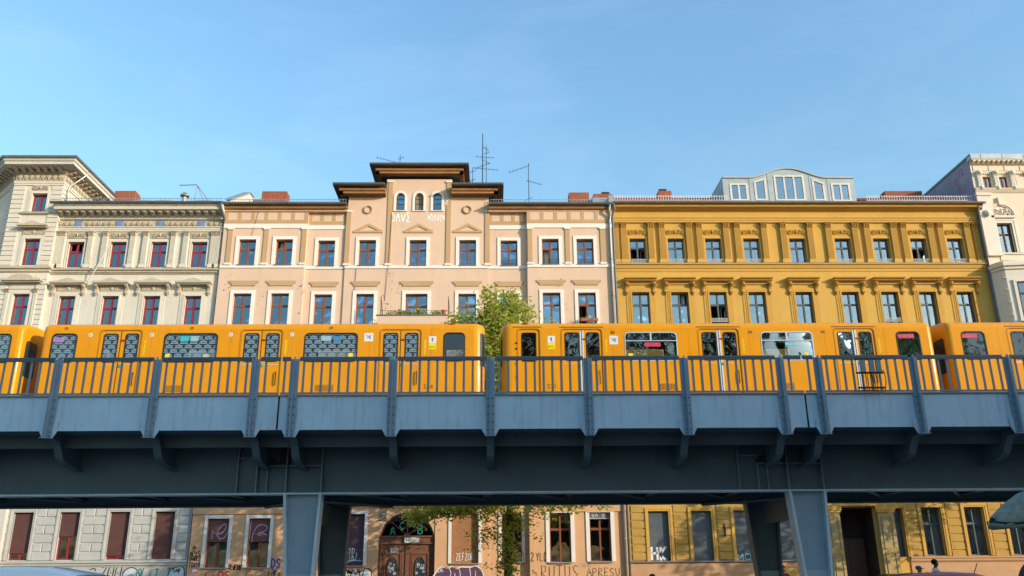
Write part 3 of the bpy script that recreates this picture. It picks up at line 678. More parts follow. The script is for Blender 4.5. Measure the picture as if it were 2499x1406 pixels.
sections = [('l', -15.55, -10.75, 22.0), ('m', -10.75, -8.5, 22.0), ('t', -8.5, -.28, 22.85), ('m', -.28, 1.93, 22.0), ('r', 1.93, 6.87, 22.0)]
gf = [(-14.19, 1.1, 1.95, 4.37, 'l'), (-12.08, 1.1, 1.95, 4.37, 'l'), (-9.75, 1.0, 2.0, 4.5, 'm'), (-7.2, 1.0, 2.0, 4.56, 't'), (-1.5, 1.4, 2.07, 4.6, 't'), (.92, 1.05, 2.12, 4.55, 'm'), (3.42, 1.1, 2.08, 4.54, 'r'), (5.5, 1.1, 2.1, 4.55, 'r')]
for s, a, b, zt in sections:
    ops = [(x-.485, x+.485, 18.32, 19.87) for x, q in W4 if a < x < b]
    ops += [(x-(.62 if x == -4.36 else .5), x+(.62 if x == -4.36 else .5), 14.5, 16.6) for x, q in W4 if a < x < b]
    ops += [(x-w_/2, x+w_/2, z0, z1) for x, w_, z0, z1, q in gf if a < x < b]
    if s == 't': ops += [(-5.95, -3.05, 0, 4.9), (-5.71, -5.21, 21.75, 22.86), (-4.62, -4.1, 21.75, 22.86), (-3.55, -3.05, 21.75, 22.86)]
    y = FY-OFF[s]
    lowb = wall_grid(MB(), a, b, 0, 4.88, y, [o for o in ops if o[2] < 4.8 and o[3] < 4.88]+[(o[0], o[1], 0, 4.88) for o in ops if o[2] < 4.8 and o[3] >= 4.88])
    if s in 'ltr':
        for xx, sg in ((a, 1), (b, -1)): lowb.poly([(xx, y, 0), (xx, y, 4.88), (xx, FY+.1, 4.88), (xx, FY+.1, 0)][::sg])
    lowb = lowb.build('ground_floor_wall', apric, ph)
    mb = wall_grid(MB(), a, b, 4.88, zt, y, [o for o in ops if o[2] > 4.8])
    if s in 'ltr':
        for xx, sg in ((a, 1), (b, -1)): mb.poly([(xx, y, 4.88), (xx, y, zt), (xx, FY+.1, zt), (xx, FY+.1, 4.88)][::sg])
    pw = mb.build('front_wall', peach, ph)
    if s == 't': tower_w = pw
block(ph, -15.55, 6.87, FY, 58, 0, 22.0, peach)
# upper part of the middle tower
ty = FY-OFF['t']
MB().poly([(-6.3, ty, 22.85), (-2.45, ty, 22.85), (-2.45, ty, 23.75), (-6.3, ty, 23.75)]).poly([(-6.3, ty, 22.0), (-6.3, ty, 23.75), (-6.3, 51, 23.75), (-6.3, 51, 22)]).poly([(-2.45, ty, 22.0), (-2.45, 51, 22), (-2.45, 51, 23.75), (-2.45, ty, 23.75)]).build('tower_wall', peach, ph)
MB().poly([(-8.5, ty, 21.8), (-8.5, ty, 22.85), (-8.5, 50, 22.85), (-8.5, 50, 21.8)]).poly([(-.28, ty, 21.8), (-.28, 50, 21.8), (-.28, 50, 22.85), (-.28, ty, 22.85)]).build('tower_flank', peach, ph)
def eave(x0, x1, y0, y1, z, over, zb, lft=True, rgt=True):
    """projecting timber eave: box cornice, dark soffit, fascia gutter"""
    e = MB().box(x0, x1, y0, y1, z-.05, z-.01).build('eave_soffit', woodd, ph)
    a = x0+(over*.34 if lft else 0); b = x1-(over*.34 if rgt else 0)
    MB().px([(y0+over*.36, z-.42), (y0+over*.36, z-.3), (y0+over*.26, z-.27), (y0+over*.22, z-.14), (y0+over*.6, z-.05), (y0+over*.6, z-.42)], a, b).build('eave_board', wood, e)
    mb = MB().box(x0+over*.55 if lft else x0, x1-over*.55 if rgt else x1, y0+over*.55, y0+over, z-.45, z-.05); mb.build('eave_frieze', woodd, e)
    if lft: MB().box(x0+over*.34, x0+over*.6, y0+over*.36, y1, z-.42, z-.06).build('eave_board', wood, e)
    if rgt: MB().box(x1-over*.6, x1-over*.34, y0+over*.36, y1, z-.42, z-.06).build('eave_board', wood, e)
    gutter(ph, x0, x1, y0-.03, z+.04, zincd, .09)
    mb = MB()
    for xx in ([x0] if lft else [])+([x1] if rgt else []): mb.box(xx-.04, xx+.04, y0-.06, y1, z-.06, z+.1)
    if mb.v: mb.build('verge_flashing', zincd, e)
    return e
eave(-7.22, -1.48, FY-.78, 51, 24.38, .85, 23.6); eave(-9.28, -6.3, FY-.88, 50, 23.05, .88, 22.6, True, False); eave(-2.45, .55, FY-.88, 50, 23.05, .88, 22.6, False, True)
MB().poly([(-7.2, FY-.75, 24.45), (-1.5, FY-.75, 24.45), (-2.5, 49, 25.0), (-6.2, 49, 25.0)]).poly([(-6.2, 49, 25), (-2.5, 49, 25), (-1.5, 52, 24.45), (-7.2, 52, 24.45)]).poly([(-7.2, FY-.75, 24.45), (-6.2, 49, 25), (-7.2, 52, 24.45)]).poly([(-1.5, FY-.75, 24.45), (-1.5, 52, 24.45), (-2.5, 49, 25)]).build('tower_roof', rooft, ph)
MB().poly([(-9.28, FY-.88, 23.1), (-6.3, FY-.88, 23.1), (-6.3, 49, 23.8), (-9.28, 49, 23.2)]).poly([(-2.45, FY-.88, 23.1), (.55, FY-.88, 23.1), (.55, 49, 23.2), (-2.45, 49, 23.8)]).build('tower_roof', rooft, ph)
# wing eaves
for a, b in ((-15.6, -8.5), (-.28, 6.9)):
    MB().px([(FY-.5, 21.86), (FY-.5, 21.93), (FY+.1, 21.93), (FY+.1, 21.86)], a, b).build('eave_soffit', woodd, ph)
    MB().px([(FY-.44, 21.72), (FY-.48, 21.8), (FY-.42, 21.86), (FY-.27, 21.86), (FY-.27, 21.72)], a, b).build('eave_board', wood, ph)
    MB().box(a, b, FY-.29, FY+.02, 21.6, 21.72).build('eave_frieze', peach, ph)
    gutter(ph, a, b, FY-.58, 22.0, zincd, .09)
    snow_guard(ph, a+.1, b-.1, FY-.3, 22.1, steel, .24)
    MB().poly([(a, FY-.55, 22.02), (b, FY-.55, 22.02), (b, 50, 23.6), (a, 50, 23.6)]).poly([(a, 50, 23.6), (b, 50, 23.6), (b, 58, 23.4), (a, 58, 23.4)]).build('roof', rooft, ph)
# bands
for s, a, b, zt in sections:
    y = FY-OFF[s]
    MB().box(a, b, y-.05, y+.03, 18.13, 18.31).build('string_course', pwhite, ph)
    if s != 't':
        MB().box(a, b, y-.045, y+.03, 20.57, 20.81).build('white_band', pwhite, ph)
        MB().box(a, b, y-.02, y+.03, 20.9, 21.09).build('tan_band', tan, ph)
        n = max(2, round((b-a)/.87)); 
        for k in range(n+1):
            x = a+.1+(b-a-.2)*k/n; MB().box(x-.1, x+.1, y-.018, y+.03, 21.092, 21.6).build('tan_strip', tan, ph)
for x, s, z1 in [(-15.13, 'l', 20.57), (-13.07, 'l', 20.57), (-10.9, 'l', 20.57), (-8.42, 't', 21.72), (-6.05, 't', 23.62), (-2.62, 't', 23.62), (-.36, 't', 21.72), (2.1, 'r', 20.57), (4.27, 'r', 20.57), (6.3, 'r', 20.57)]:
    y = FY-OFF[s]; p = MB().box(x-.135, x+.135, y-.05, y+.03, 18.4, z1-.1).build('pilaster_strip', tan, ph)
    MB().box(x-.17, x+.17, y-.09, y+.03, z1-.1, z1).build('cap', pwhite, p); MB().box(x-.18, x+.18, y-.1, y+.03, 18.31, 18.42).build('base', pwhite, p)
c4_ = ['left', 'sides', 'full', None, None, 'left', None, 'gap', 'full']; c3_ = [None, None, 'sides', 'right', None, 'sides', None, 'left', None]
rail_m = darkmetal
for i, (x, s) in enumerate(W4):
    y = FY-OFF[s]
    wo = window(ph, x, 18.32, 19.87, .97, y, brownf, gl_blue, inner=mat('pale_wood', (.5, .38, .27), .6) if i % 2 else white, room=room_m, curt=c4_[i], cm=curt_m, opened={1: (2,), 7: (0,)}.get(i, ()))
    surround(wo, x, 18.32, 19.87, .97, y, pwhite, .19, .045)
    MB().box(x-.5, x+.5, y-.09, y+.1, 18.285, 18.325).build('sill', zincd, wo)
    if i >= 6:
        mb = MB()
        for zz in (18.45, 18.56, 18.62): mb.path([(x-.49, y-.02, zz), (x+.49, y-.02, zz)], .009, 5)
        mb.build('guard_rail', rail_m, wo)
    w3 = 1.24 if i == 4 else 1.0
    wo = window(ph, x, 14.5, 16.6, w3, y, brownf, gl_blue, tr=.675, inner=white, room=room_m, curt=c3_[i], cm=curt_m, opened=(0,) if i == 8 else ())
    surround(wo, x, 14.5, 16.6, w3, y, pwhite, .19, .045)
    a = .83 if i != 4 else .95
    z0, z1 = 17.06, 17.36
    MB().py([(x-a, z1), (x+a, z1), (x+a, z1-.12), (x+a-.08, z1-.12), (x+a-.08, z1-.18), (x+a-.16, z1-.18), (x+a-.16, z0), (x-a+.16, z0), (x-a+.16, z1-.18), (x-a+.08, z1-.18), (x-a+.08, z1-.12), (x-a, z1-.12)], y-.05, y+.03).build('lintel', tan, wo)
    if s == 't':
        o = MB()
        A = .85
        o.py([(x-A, 20.33), (x+A, 20.33), (x+A, 20.45), (x-A, 20.45)], y-.05, y+.03)
        o.py([(x-A, 20.452), (x-A+.28, 20.452), (x, 20.74), (x, 20.92)], y-.045, y+.03); o.py([(x+A, 20.452), (x, 20.92), (x, 20.74), (x+A-.28, 20.452)], y-.045, y+.03)
        o.build('pediment', tan, ph)
# arched tower lights
grid_m = mat('blind_panel', (.23, .19, .14), .7, .2, 5)
for k, x in enumerate((-5.46, -4.36, -3.3)):
    zs = 22.6; r = .25; mb = MB(); n = 12
    for j in range(n):
        a0, a1 = math.pi*j/n, math.pi*(j+1)/n
        mb.poly([(x+r*math.cos(a0), ty, zs+r*math.sin(a0)), (x+.26*(1 if a0 < 1.57 else -1) if False else x+r*1.04*math.cos(a0), ty, 22.862), (x+r*1.04*math.cos(a1), ty, 22.862), (x+r*math.cos(a1), ty, zs+r*math.sin(a1))])
        mb.poly([(x+r*math.cos(a0), ty, zs+r*math.sin(a0)), (x+r*math.cos(a1), ty, zs+r*math.sin(a1)), (x+r*math.cos(a1), ty+.2, zs+r*math.sin(a1)), (x+r*math.cos(a0), ty+.2, zs+r*math.sin(a0))])
    mb.build('arch_spandrel', peach, tower_w)
    wo = MB(); wo.box(x-.27, x-.22, ty+.13, ty+.17, 21.75, 22.9); wo.box(x+.22, x+.27, ty+.13, ty+.17, 21.75, 22.9); wo.box(x-.22, x+.22, ty+.13, ty+.17, 21.75, 21.8); wo.box(x-.22, x+.22, ty+.128, ty+.168, 22.2, 22.225); wo.box(x-.22, x+.22, ty+.128, ty+.168, 22.5, 22.52)
    wo = wo.build('arched_window', darkmetal, ph)
    MB().box(x-.23, x+.23, ty+.15, ty+.158, 21.78, 22.88).build('pane', gl_blue if k != 1 else grid_m, wo)
    MB().box(x-.4, x+.4, ty+.6, ty+.62, 21.6, 23).build('room', room_m, wo)
    mb = MB(); ro, ri = .39, .255
    for sg in (-1, 1): mb.box(x+sg*ri, x+sg*ro, ty-.045, ty+.02, 21.72, zs)
    for j in range(n):
        a0, a1 = math.pi*j/n, math.pi*(j+1)/n
        mb.py([(x+ri*math.cos(a0), zs+ri*math.sin(a0)), (x+ro*math.cos(a0), zs+ro*math.sin(a0)), (x+ro*math.cos(a1), zs+ro*math.sin(a1)), (x+ri*math.cos(a1), zs+ri*math.sin(a1))], ty-.045, ty+.02)
    mb.box(x-.4, x+.4, ty-.07, ty+.1, 21.69, 21.73)
    mb.build('surround', pwhite, wo)
for x in (-7.32, -1.53):
    mb = MB(); n = 20
    for j in range(n):
        a0, a1 = 2*math.pi*j/n, 2*math.pi*(j+1)/n
        mb.py([(x+.2*math.cos(a0), 21.78+.2*math.sin(a0)), (x+.255*math.cos(a0), 21.78+.255*math.sin(a0)), (x+.255*math.cos(a1), 21.78+.255*math.sin(a1)), (x+.2*math.cos(a1), 21.78+.2*math.sin(a1))], ty-.09, ty+.02)
    o = mb.build('roundel', tan, ph); MB().lathe([(.2, .0), (.2, .012)], (x, ty, 21.78), 20, 'y').build('roundel_panel', peach, o)
# painted names on the tower
tag(ph, 'DAVs', -5.98, -4.78, 21.02, 21.54, ty-.006, 'white', .065, .03); tag(ph, '>DAVe<', -3.85, -2.78, 21.06, 21.5, ty-.006, 'white', .042, .02)
tag(ph, 'SCHOS', -4.97, -4.84, 21.86, 22.82, ty-.006, 'white', .025, .03, vertical=True); tag(ph, 'DAVE', -2.8, -2.64, 22.08, 22.86, ty-.054, 'white', .03, .03, vertical=True)
# balcony with side trellises
bal = MB().box(-6.35, -2.42, FY-1.25, FY-OFF['t'], 13.75, 13.95); bal.box(-6.35, -2.42, FY-1.25, FY-1.13, 13.95, 14.98); bal.box(-6.35, -6.23, FY-1.13, FY-.08, 13.95, 14.98); bal.box(-2.54, -2.42, FY-1.13, FY-.08, 13.95, 14.98)
bal = bal.build('balcony', peach, ph)
MB().box(-6.42, -2.35, FY-1.3, FY-1.08, 14.98, 15.03).build('coping', zincd, bal)
mb = MB()
for x in (-6.2, -2.5):
    mb.path([(x, FY-1.15, 15.03), (x, FY-1.15, 16.1)], .018, 5); mb.path([(x, FY-1.15, 16.1), (x, FY-.35, 15.1)], .014, 5); mb.path([(x+.12, FY-1.15, 15.05), (x, FY-1.15, 16.05)], .012, 5)
    for k in range(4): mb.path([(x, FY-1.15, 15.2+.22*k), (x, FY-1.0+.1*(3-k), 15.2+.22*k)], .008, 4)
mb.path([(-6.2, FY-1.17, 15.28), (-2.5, FY-1.17, 15.28)], .012, 5)
mb.build('trellis', darkmetal, bal)
# ground floor
LZ = 4.56
for s, a, b, zt in sections:
    if s == 't': continue
    y = FY-OFF[s]; molding(ph, 'ledge', apric, a, b, y, [(.0, LZ), (.07, LZ+.03), (.07, 4.9), (.0, 4.95)])
y = FY-OFF['t']
for a, b in ((-8.5, -6.0), (-3.0, -.28)): MB().box(a, b, y-.07, y+.02, 4.885, 5.1).build('ledge', apric, ph)
shut_p = mat('peach_shutter', (.2, .1, .085), .6, .12, 4); shut_t = mat('tan_shutter', (.42, .21, .1), .6, .12, 4); shut_d = mat('plum_shutter', (.13, .075, .09), .6, .12, 4)
lace = mat('lace_curtain', (.34, .47, .5), .9, .25, 14)
for i, (x, w_, z0, z1, s) in enumerate(gf):
    y = FY-OFF[s]
    wo = window(ph, x, z0, z1, w_, y, brownf, gl_gf, tr=.66, inner=white if i < 3 else None, room=room_m, curt='full' if i < 2 else None, cm=lace, rec=.26)
    surround(wo, x, z0, z1, w_, y, pwhite, .16 if i < 6 else .19, .05)
    MB().box(x-w_/2-.03, x+w_/2+.03, y-.12, y+.25, z0-.05, z0+.01).build('sill', zinc, wo)
    if i < 2:
        roller(wo, x, 3.27, z1, w_-.04, y+.14, shut_p)
        if i == 0: strokes(wo, [[(-14.53, 3.82), (-14.4, 3.68), (-14.2, 3.62), (-13.95, 3.72), (-13.82, 3.95), (-13.9, 4.1), (-14.05, 4.02), (-14.25, 3.72), (-14.22, 3.5), (-14.05, 3.38), (-13.85, 3.45), (-13.7, 3.75)], [(-14.5, 3.8), (-14.5, 3.36)], [(-14.1, 3.4), (-14.1, 3.3)]], y+.125, 'pink', .042)
        else: strokes(wo, [[(-12.45, 3.2), (-12.42, 3.55), (-12.25, 3.95), (-12.0, 4.05), (-11.75, 3.98), (-11.75, 3.8), (-12.0, 3.68), (-12.42, 3.55), (-12.2, 3.62), (-12.1, 3.52), (-11.9, 3.62), (-11.7, 3.52)], [(-12.56, 4.3), (-12.58, 3.3)]], y+.125, 'pink', .042)
    if i == 3:
        roller(wo, x, z0+.06, z1-.02, w_-.04, y+.16, shut_d); tag(wo, 'BetRi.', x-.62, x+.42, 2.32, 2.82, y+.14, 'paleblue', .045, .03); strokes(wo, [[(x-.5, 2.08), (x-.1, 2.24), (x+.4, 2.24)], [(x-.3, 2.26), (x+.1, 2.3)]], y+.14, 'paleblue', .04)
    if i == 4:
        roller(wo, x, z0+.06, z1-.02, w_-.04, y+.2, shut_t); tag(wo, '.ZEFZOB.', x-.6, x+.62, 2.24, 2.55, y+.18, 'white', .03, .06)
    if i == 7:
        roller(wo, x, 4.26, z1, w_-.04, y+.1, mat('grey_shutter', (.16, .19, .19), .5), mat('grey_shutter_bar', (.5, .5, .55), .5)); tag(wo, 'VANV', x-.4, x+.3, 4.3, 4.52, y+.085, 'white', .02, .08)
# flower pot and plant behind the sixth window pane
# portal with fan light
dw = mat('door_wood', (.19, .085, .05), .45, .25, 6, bump=.1); dwd = mat('door_frame_wood', (.1, .055, .04), .5, .2, 6)
Y0 = FY-OFF['t']; cx_, r_, zs_ = -4.5, 1.43, 3.2
mb = MB(); n = 20
for j in range(n):
    a0, a1 = math.pi*j/n, math.pi*(j+1)/n
    for yy in (Y0+.04,): mb.poly([(cx_+r_*math.cos(a0), yy, zs_+r_*math.sin(a0)), (cx_+1.46*(math.cos(a0)), yy, 4.9), (cx_+1.46*math.cos(a1), yy, 4.9), (cx_+r_*math.cos(a1), yy, zs_+r_*math.sin(a1))])
    mb.poly([(cx_+r_*math.cos(a0), Y0+.04, zs_+r_*math.sin(a0)), (cx_+r_*math.cos(a1), Y0+.04, zs_+r_*math.sin(a1)), (cx_+r_*math.cos(a1), Y0+.4, zs_+r_*math.sin(a1)), (cx_+r_*math.cos(a0), Y0+.4, zs_+r_*math.sin(a0))])
mb.box(-5.96, -3.04, Y0-.07, Y0+.3, 4.88, 5.1)
mb.build('arch_spandrel', apric, tower_w)
mb = MB()
for j in range(n):
    a0, a1 = math.pi*j/n, math.pi*(j+1)/n
    mb.py([(cx_+1.36*math.cos(a0), zs_+1.36*math.sin(a0)), (cx_+1.43*math.cos(a0), zs_+1.43*math.sin(a0)), (cx_+1.43*math.cos(a1), zs_+1.43*math.sin(a1)), (cx_+1.36*math.cos(a1), zs_+1.36*math.sin(a1))], Y0+.08, Y0+.3)
for s in (-1, 1): mb.box(cx_+s*1.36, cx_+s*1.43, Y0+.08, Y0+.3, 0, zs_)
door = mb.build('portal', dwd, ph)
MB().box(cx_-1.4, cx_+1.4, Y0+.16, Y0+.32, 3.08, 3.42).box(cx_-1.4, cx_+1.4, Y0+.1, Y0+.2, 3.38, 3.46).box(cx_-1.4, cx_+1.4, Y0+.11, Y0+.2, 3.04, 3.1).build('transom', dw, door)
fan = MB()
for ang in (45, 90, 135): fan.path([(cx_+.15*math.cos(R(ang)), Y0+.2, 3.44+.15*math.sin(R(ang))), (cx_+1.36*math.cos(R(ang)), Y0+.2, 3.3+1.36*math.sin(R(ang)))], .02, 5)
fan.lathe([(.18, 0), (.18, .05)], (cx_, Y0+.22, 3.44), 12, 'y'); fan.build('fan_light_bars', dwd, door)
MB().add([(cx_, Y0+.24, 3.3)]+[(cx_+1.4*math.cos(math.pi*j/24), Y0+.24, 3.22+1.38*math.sin(math.pi*j/24)) for j in range(25)], [(0, j+1, j+2) for j in range(24)]).build('fan_light', glass('fan_glass', 1.7, (.1, .2, .2)), door)
MB().box(cx_-1.45, cx_+1.45, Y0+.6, Y0+.62, 2.5, 4.9).build('room', room_m, door)
for t_, a, b, c, d in (('A', -5.38, -5.06, 3.52, 3.9), ('C', -4.9, -4.58, 3.82, 4.12), ('A', -4.4, -4.14, 3.88, 4.18), ('B', -3.95, -3.6, 3.55, 4.0)): tag(door, t_, a, b, c, d, Y0+.232, 'darkgreen', .06, .02)
sticker = mat('sticker_mix', (.5, .45, .45), .5, .6, 14, c2=(.12, .2, .3))
for s in (-1, 1):
    x0, x1 = (cx_-1.36, cx_-.06) if s < 0 else (cx_+.06, cx_+1.36)
    leaf = MB().box(x0, x1, Y0+.22, Y0+.28, 0, 3.06).build('door_leaf', dw, door)
    mb = MB(); 
    for (i_, dd) in ((.14, .03), (.22, .05)): mb.box(x0+i_, x1-i_, Y0+.22-dd, Y0+.225, .9, .98); mb.box(x0+i_, x1-i_, Y0+.22-dd, Y0+.225, 2.66-i_*.5, 2.72-i_*.5); mb.box(x0+i_, x0+i_+.06, Y0+.22-dd, Y0+.225, .98, 2.66-i_*.5); mb.box(x1-i_-.06, x1-i_, Y0+.22-dd, Y0+.225, .98, 2.66-i_*.5)
    mb.build('panel_molding', dw, leaf)
    xm = (x0+x1)/2; mb = MB()
    pts = [(xm+.27*math.cos(2*math.pi*j/24), 1.75+.66*math.sin(2*math.pi*j/24)) for j in range(24)]
    mb.add([(xm, Y0+.19, 1.75)]+[(p, Y0+.19, q) for p, q in pts], [(0, 1+(j+1) % 24, 1+j) for j in range(24)]); mb.build('oval_pane', mat('door_oval_glass', (.03, .045, .05), .1, .3, 6, spec=.6), leaf)
    mb = MB(); mb.path([(p, Y0+.185, q) for p, q in pts+[pts[0]]], .03, 6); mb.build('oval_frame', dwd, leaf)
    mb = MB(); rr = random.Random(4+s)
    for k in range(14):
        a, q = rr.uniform(-.2, .2), rr.uniform(1.2, 2.1); ss = rr.uniform(.03, .08); mb.poly([(xm+a-ss, Y0+.184-.001*k, q-ss), (xm+a+ss, Y0+.184-.001*k, q-ss*.8), (xm+a+ss*.9, Y0+.184-.001*k, q+ss), (xm+a-ss, Y0+.184-.001*k, q+ss*.9)])
    mb.build('stickers', sticker, leaf, kind='stuff')
MB().box(cx_-.06, cx_+.06, Y0+.17, Y0+.25, 0, 3.04).build('meeting_stile', dw, door)
npl = MB().box(-4.62, -4.36, Y0+.03, Y0+.06, 3.1, 3.37).build('number_plate', white, door); inst('lettering', text_mesh('44', .19, paint('black')), npl, (-4.49, Y0+.026, 3.235), rot=FACE)
MB().box(-4.34, -3.86, Y0+.04, Y0+.07, 3.12, 3.37).build('blank_plate', mat('plate_grey', (.45, .45, .42), .6), door)
MB().box(-5.34, -4.95, Y0+.13, Y0+.15, 2.62, 2.88).build('notice_plate', mat('notice_grey', (.4, .38, .33), .6, .4, 20), door)
mb = MB().box(-5.94, -5.6, Y0-.03, Y0+.04, 4.23, 4.68); mb.lathe([(.13, 0), (.13, .03), (.09, .02), (.05, .05)], (-5.77, Y0-.03, 4.52), 12, 'y'); mb.build('wall_lamp_plaque', mat('plaque_grey', (.26, .25, .22), .7, .3, 8), ph)
MB().box(1.83, 2.1, FY-OFF['r']-.06, FY-OFF['r']+.02, 0, 4.56).build('pilaster_strip', apric, ph)
# street level lettering
yl = FY-OFF['l']-.006; yt = FY-OFF['t']-.006; yr = FY-OFF['r']-.006
tag(ph, '*', -15.4, -15.1, 2.82, 3.05, yl, 'black', .034); tag(ph, 'ARXS', -15.5, -14.95, 2.5, 2.78, yl, 'black', .036, .08); tag(ph, 'SHADEZ', -15.5, -14.92, 2.3, 2.47, yl, 'black', .034, .08); tag(ph, 'TOX19', -15.48, -14.92, 2.0, 2.22, yl, 'black', .036, .08)
tag(ph, 'REVERB', -13.47, -12.82, 1.86, 2.08, yl, 'black', .045, .1); tag(ph, 'DS', -11.33, -10.8, 1.95, 2.36, yl, 'blue', .07, .03); strokes(ph, [[(-11.3, 1.92), (-11.2, 1.84), (-11.06, 1.74)], [(-11.25, 1.74), (-11.1, 1.74), (-11.02, 1.9)]], yl, 'blue', .05)
tag(ph, 'LiOS', -14.6, -13.3, 1.35, 1.78, yl, 'red', .075, .04); tag(ph, 'TONEZZ', -12.6, -11.5, 1.56, 1.78, yl, 'grey', .03, .1); tag(ph, 'FOES', -11.45, -10.8, 1.5, 1.7, yl, 'black', .036, .08)
o = MB().box(-15.34, -15.04, yl-.01, yl+.01, 1.72, 1.95).build('notice_plate', mat('red_plate', (.5, .1, .12), .5), ph); MB().box(-15.31, -15.07, yl-.014, yl, 1.75, 1.92).build('notice_paper', white, o)
q = blob(ph, [(-7.9, 1.2), (-7.9, 1.75), (-7.6, 1.85), (-7.35, 1.6), (-7.15, 1.85), (-6.85, 1.65), (-6.6, 1.86), (-6.25, 1.65), (-6.1, 1.2)], yt, 'white'); strokes(ph, [[(-7.9, 1.2), (-7.85, 1.78), (-7.55, 1.82), (-7.4, 1.5)], [(-7.4, 1.2), (-7.2, 1.8), (-7.05, 1.55), (-6.9, 1.8), (-6.8, 1.3)], [(-6.7, 1.5), (-6.6, 1.83), (-6.3, 1.8), (-6.25, 1.5)], [(-6.4, 1.5), (-6.1, 1.4)]], yt-.003, 'black', .05)
fat = [(-3.0, 1.2), (-2.95, 1.7), (-2.7, 1.93), (-2.4, 1.85), (-2.15, 1.95), (-1.95, 1.82), (-1.7, 1.92), (-1.2, 1.9), (-.9, 1.97), (-.62, 1.75), (-.5, 1.4), (-.5, 1.2)]
blob(ph, fat, yt, 'white'); blob(ph, [(x*.97-.05, z-.05) for x, z in fat], yt-.003, 'purple')
strokes(ph, [[(-2.3, 1.85), (-2.2, 1.6), (-2.3, 1.3)], [(-1.8, 1.85), (-1.72, 1.5), (-1.8, 1.25)], [(-1.25, 1.85), (-1.2, 1.5), (-1.25, 1.25)], [(-2.0, 1.6), (-2.0, 1.4)], [(-.95, 1.7), (-.95, 1.45)]], yt-.006, 'white', .03); tag(ph, 'EH.', -2.86, -2.48, 1.66, 1.83, yt-.006, 'white', .035, .05)
tag(ph, '112', 1.42, 2.1, 2.15, 2.55, FY-OFF['r']-.068, 'brown', .042, .05); tag(ph, 'YLD', 2.15, 2.78, 2.15, 2.55, yr, 'brown', .042, .05); tag(ph, 'RUTUS', 2.4, 4.4, 1.3, 1.92, yr, 'brown', .042, .06, sm=False); tag(ph, 'APRESU', 4.75, 6.5, 1.4, 1.8, yr, 'brown', .04, .08, sm=False); tag(ph, 'CAKMi', 4.32, 5.05, 1.83, 2.0, yr, 'grey', .016, .08)
# chimneys, firewall, pipes
chimney(ph, -14.5, -12.95, 49, 49.8, 23.0, 24.42, brick, mortar); chimney(ph, -15.75, -14.95, 50.5, 51.2, 23.2, 24.55, brick, mortar)
MB().px([(46.2, 22.1), (46.2, 22.5), (49.6, 24.55), (50.4, 24.6), (50.4, 22.1)], -15.72, -15.45).build('party_wall', cream, ph)
MB().px([(46.1, 22.5), (46.1, 22.58), (49.6, 24.63), (50.4, 24.68), (50.4, 24.6), (49.6, 24.55)], -15.8, -15.38).build('wall_coping', zinc, ph)
chimney(ph, 4.76, 6.02, 49, 49.8, 23.0, 24.36, brick, mortar); chimney(ph, 6.33, 7.5, 49.2, 50, 23.0, 24.36, brick, mortar, cap=.2)
MB().px([(47.5, 22.5), (47.5, 23.3), (49.2, 23.9), (49.2, 22.5)], 6.05, 6.95).build('roof_hatch', zinc, ph)
MB().box(6.72, 7.02, FY-.62, FY+.4, 21.95, 22.5).build('party_wall_cap', zinc, ph)
pipe_m = MATS['pipe_paint']
downpipe(ph, [(6.78, FY-.6, 21.9), (6.72, FY-.55, 21.6), (6.8, FY-.4, 21.3), (6.74, FY-.36, 20.9), (6.74, FY-.36, 0)], mat('pipe_zinc', (.28, .3, .31), .4, .2, 3, metal=.4), .07)
# cables and shell scars of the render
mb = MB(); mb.path([(-7.83, ty-.02, 18.3), (-7.9, ty-.02, 16.5), (-7.95, ty-.02, 14.6)], .012, 4); mb.path([(-5.93, ty-.07, 21.5), (-6.02, ty-.06, 18.5), (-6.15, ty-.02, 16.2)], .012, 4)
mb.path([(-13.65, FY-.22, 21.6), (-13.75, FY-.23, 21.0), (-13.9, FY-.25, 20.1)], .01, 4); mb.build('facade_cable', darkmetal, ph)
scar = mat('render_scar', (.30, .20, .13), .95, .3, 8); scarl = mat('render_filler', (.5, .42, .34), .95, .15, 6); rr = random.Random(11)
for (x, z, n_, s) in ((-15.1, 17.6, 4, 'l'), (-14.9, 17.1, 5, 'l'), (-12.8, 18.1, 2, 'l'), (-12.95, 16.2, 3, 'l'), (-10.95, 16.8, 7, 'l'), (-11.1, 15.6, 3, 'l'), (-8.3, 18.0, 3, 'm'), (-5.7, 17.6, 5, 't'), (-5.6, 16.9, 6, 't'), (-5.9, 15.8, 5, 't'), (-6.3, 16.3, 4, 't'), (2.4, 17.6, 4, 'r'), (3.7, 17.2, 5, 'r'), (4.25, 15.7, 3, 'r'), (6.0, 15.6, 3, 'r'), (-8.9, 17.0, 3, 'm'), (-9.0, 15.3, 2, 'm')):
    yy = FY-OFF[s]; mb = MB()
    for k in range(n_):
        ax, az = x+rr.uniform(-.3, .3), z+rr.uniform(-.3, .3); ra, rb = rr.uniform(.02, .09), rr.uniform(.012, .05); m_ = 7; th = rr.uniform(-.6, .6)
        pp = [(ra*math.cos(2*math.pi*j/m_)*rr.uniform(.6, 1.3), rb*math.sin(2*math.pi*j/m_)*rr.uniform(.6, 1.3)) for j in range(m_)]
        mb.add([(ax, yy-.004, az)]+[(ax+p*math.cos(th)-q_*math.sin(th), yy-.005, az+p*math.sin(th)+q_*math.cos(th)) for p, q_ in pp], [(0, 1+(j+1) % m_, 1+j) for j in range(m_)])
    mb.build('render_damage', scar if rr.random() > .3 else scarl, ph, kind='stuff')
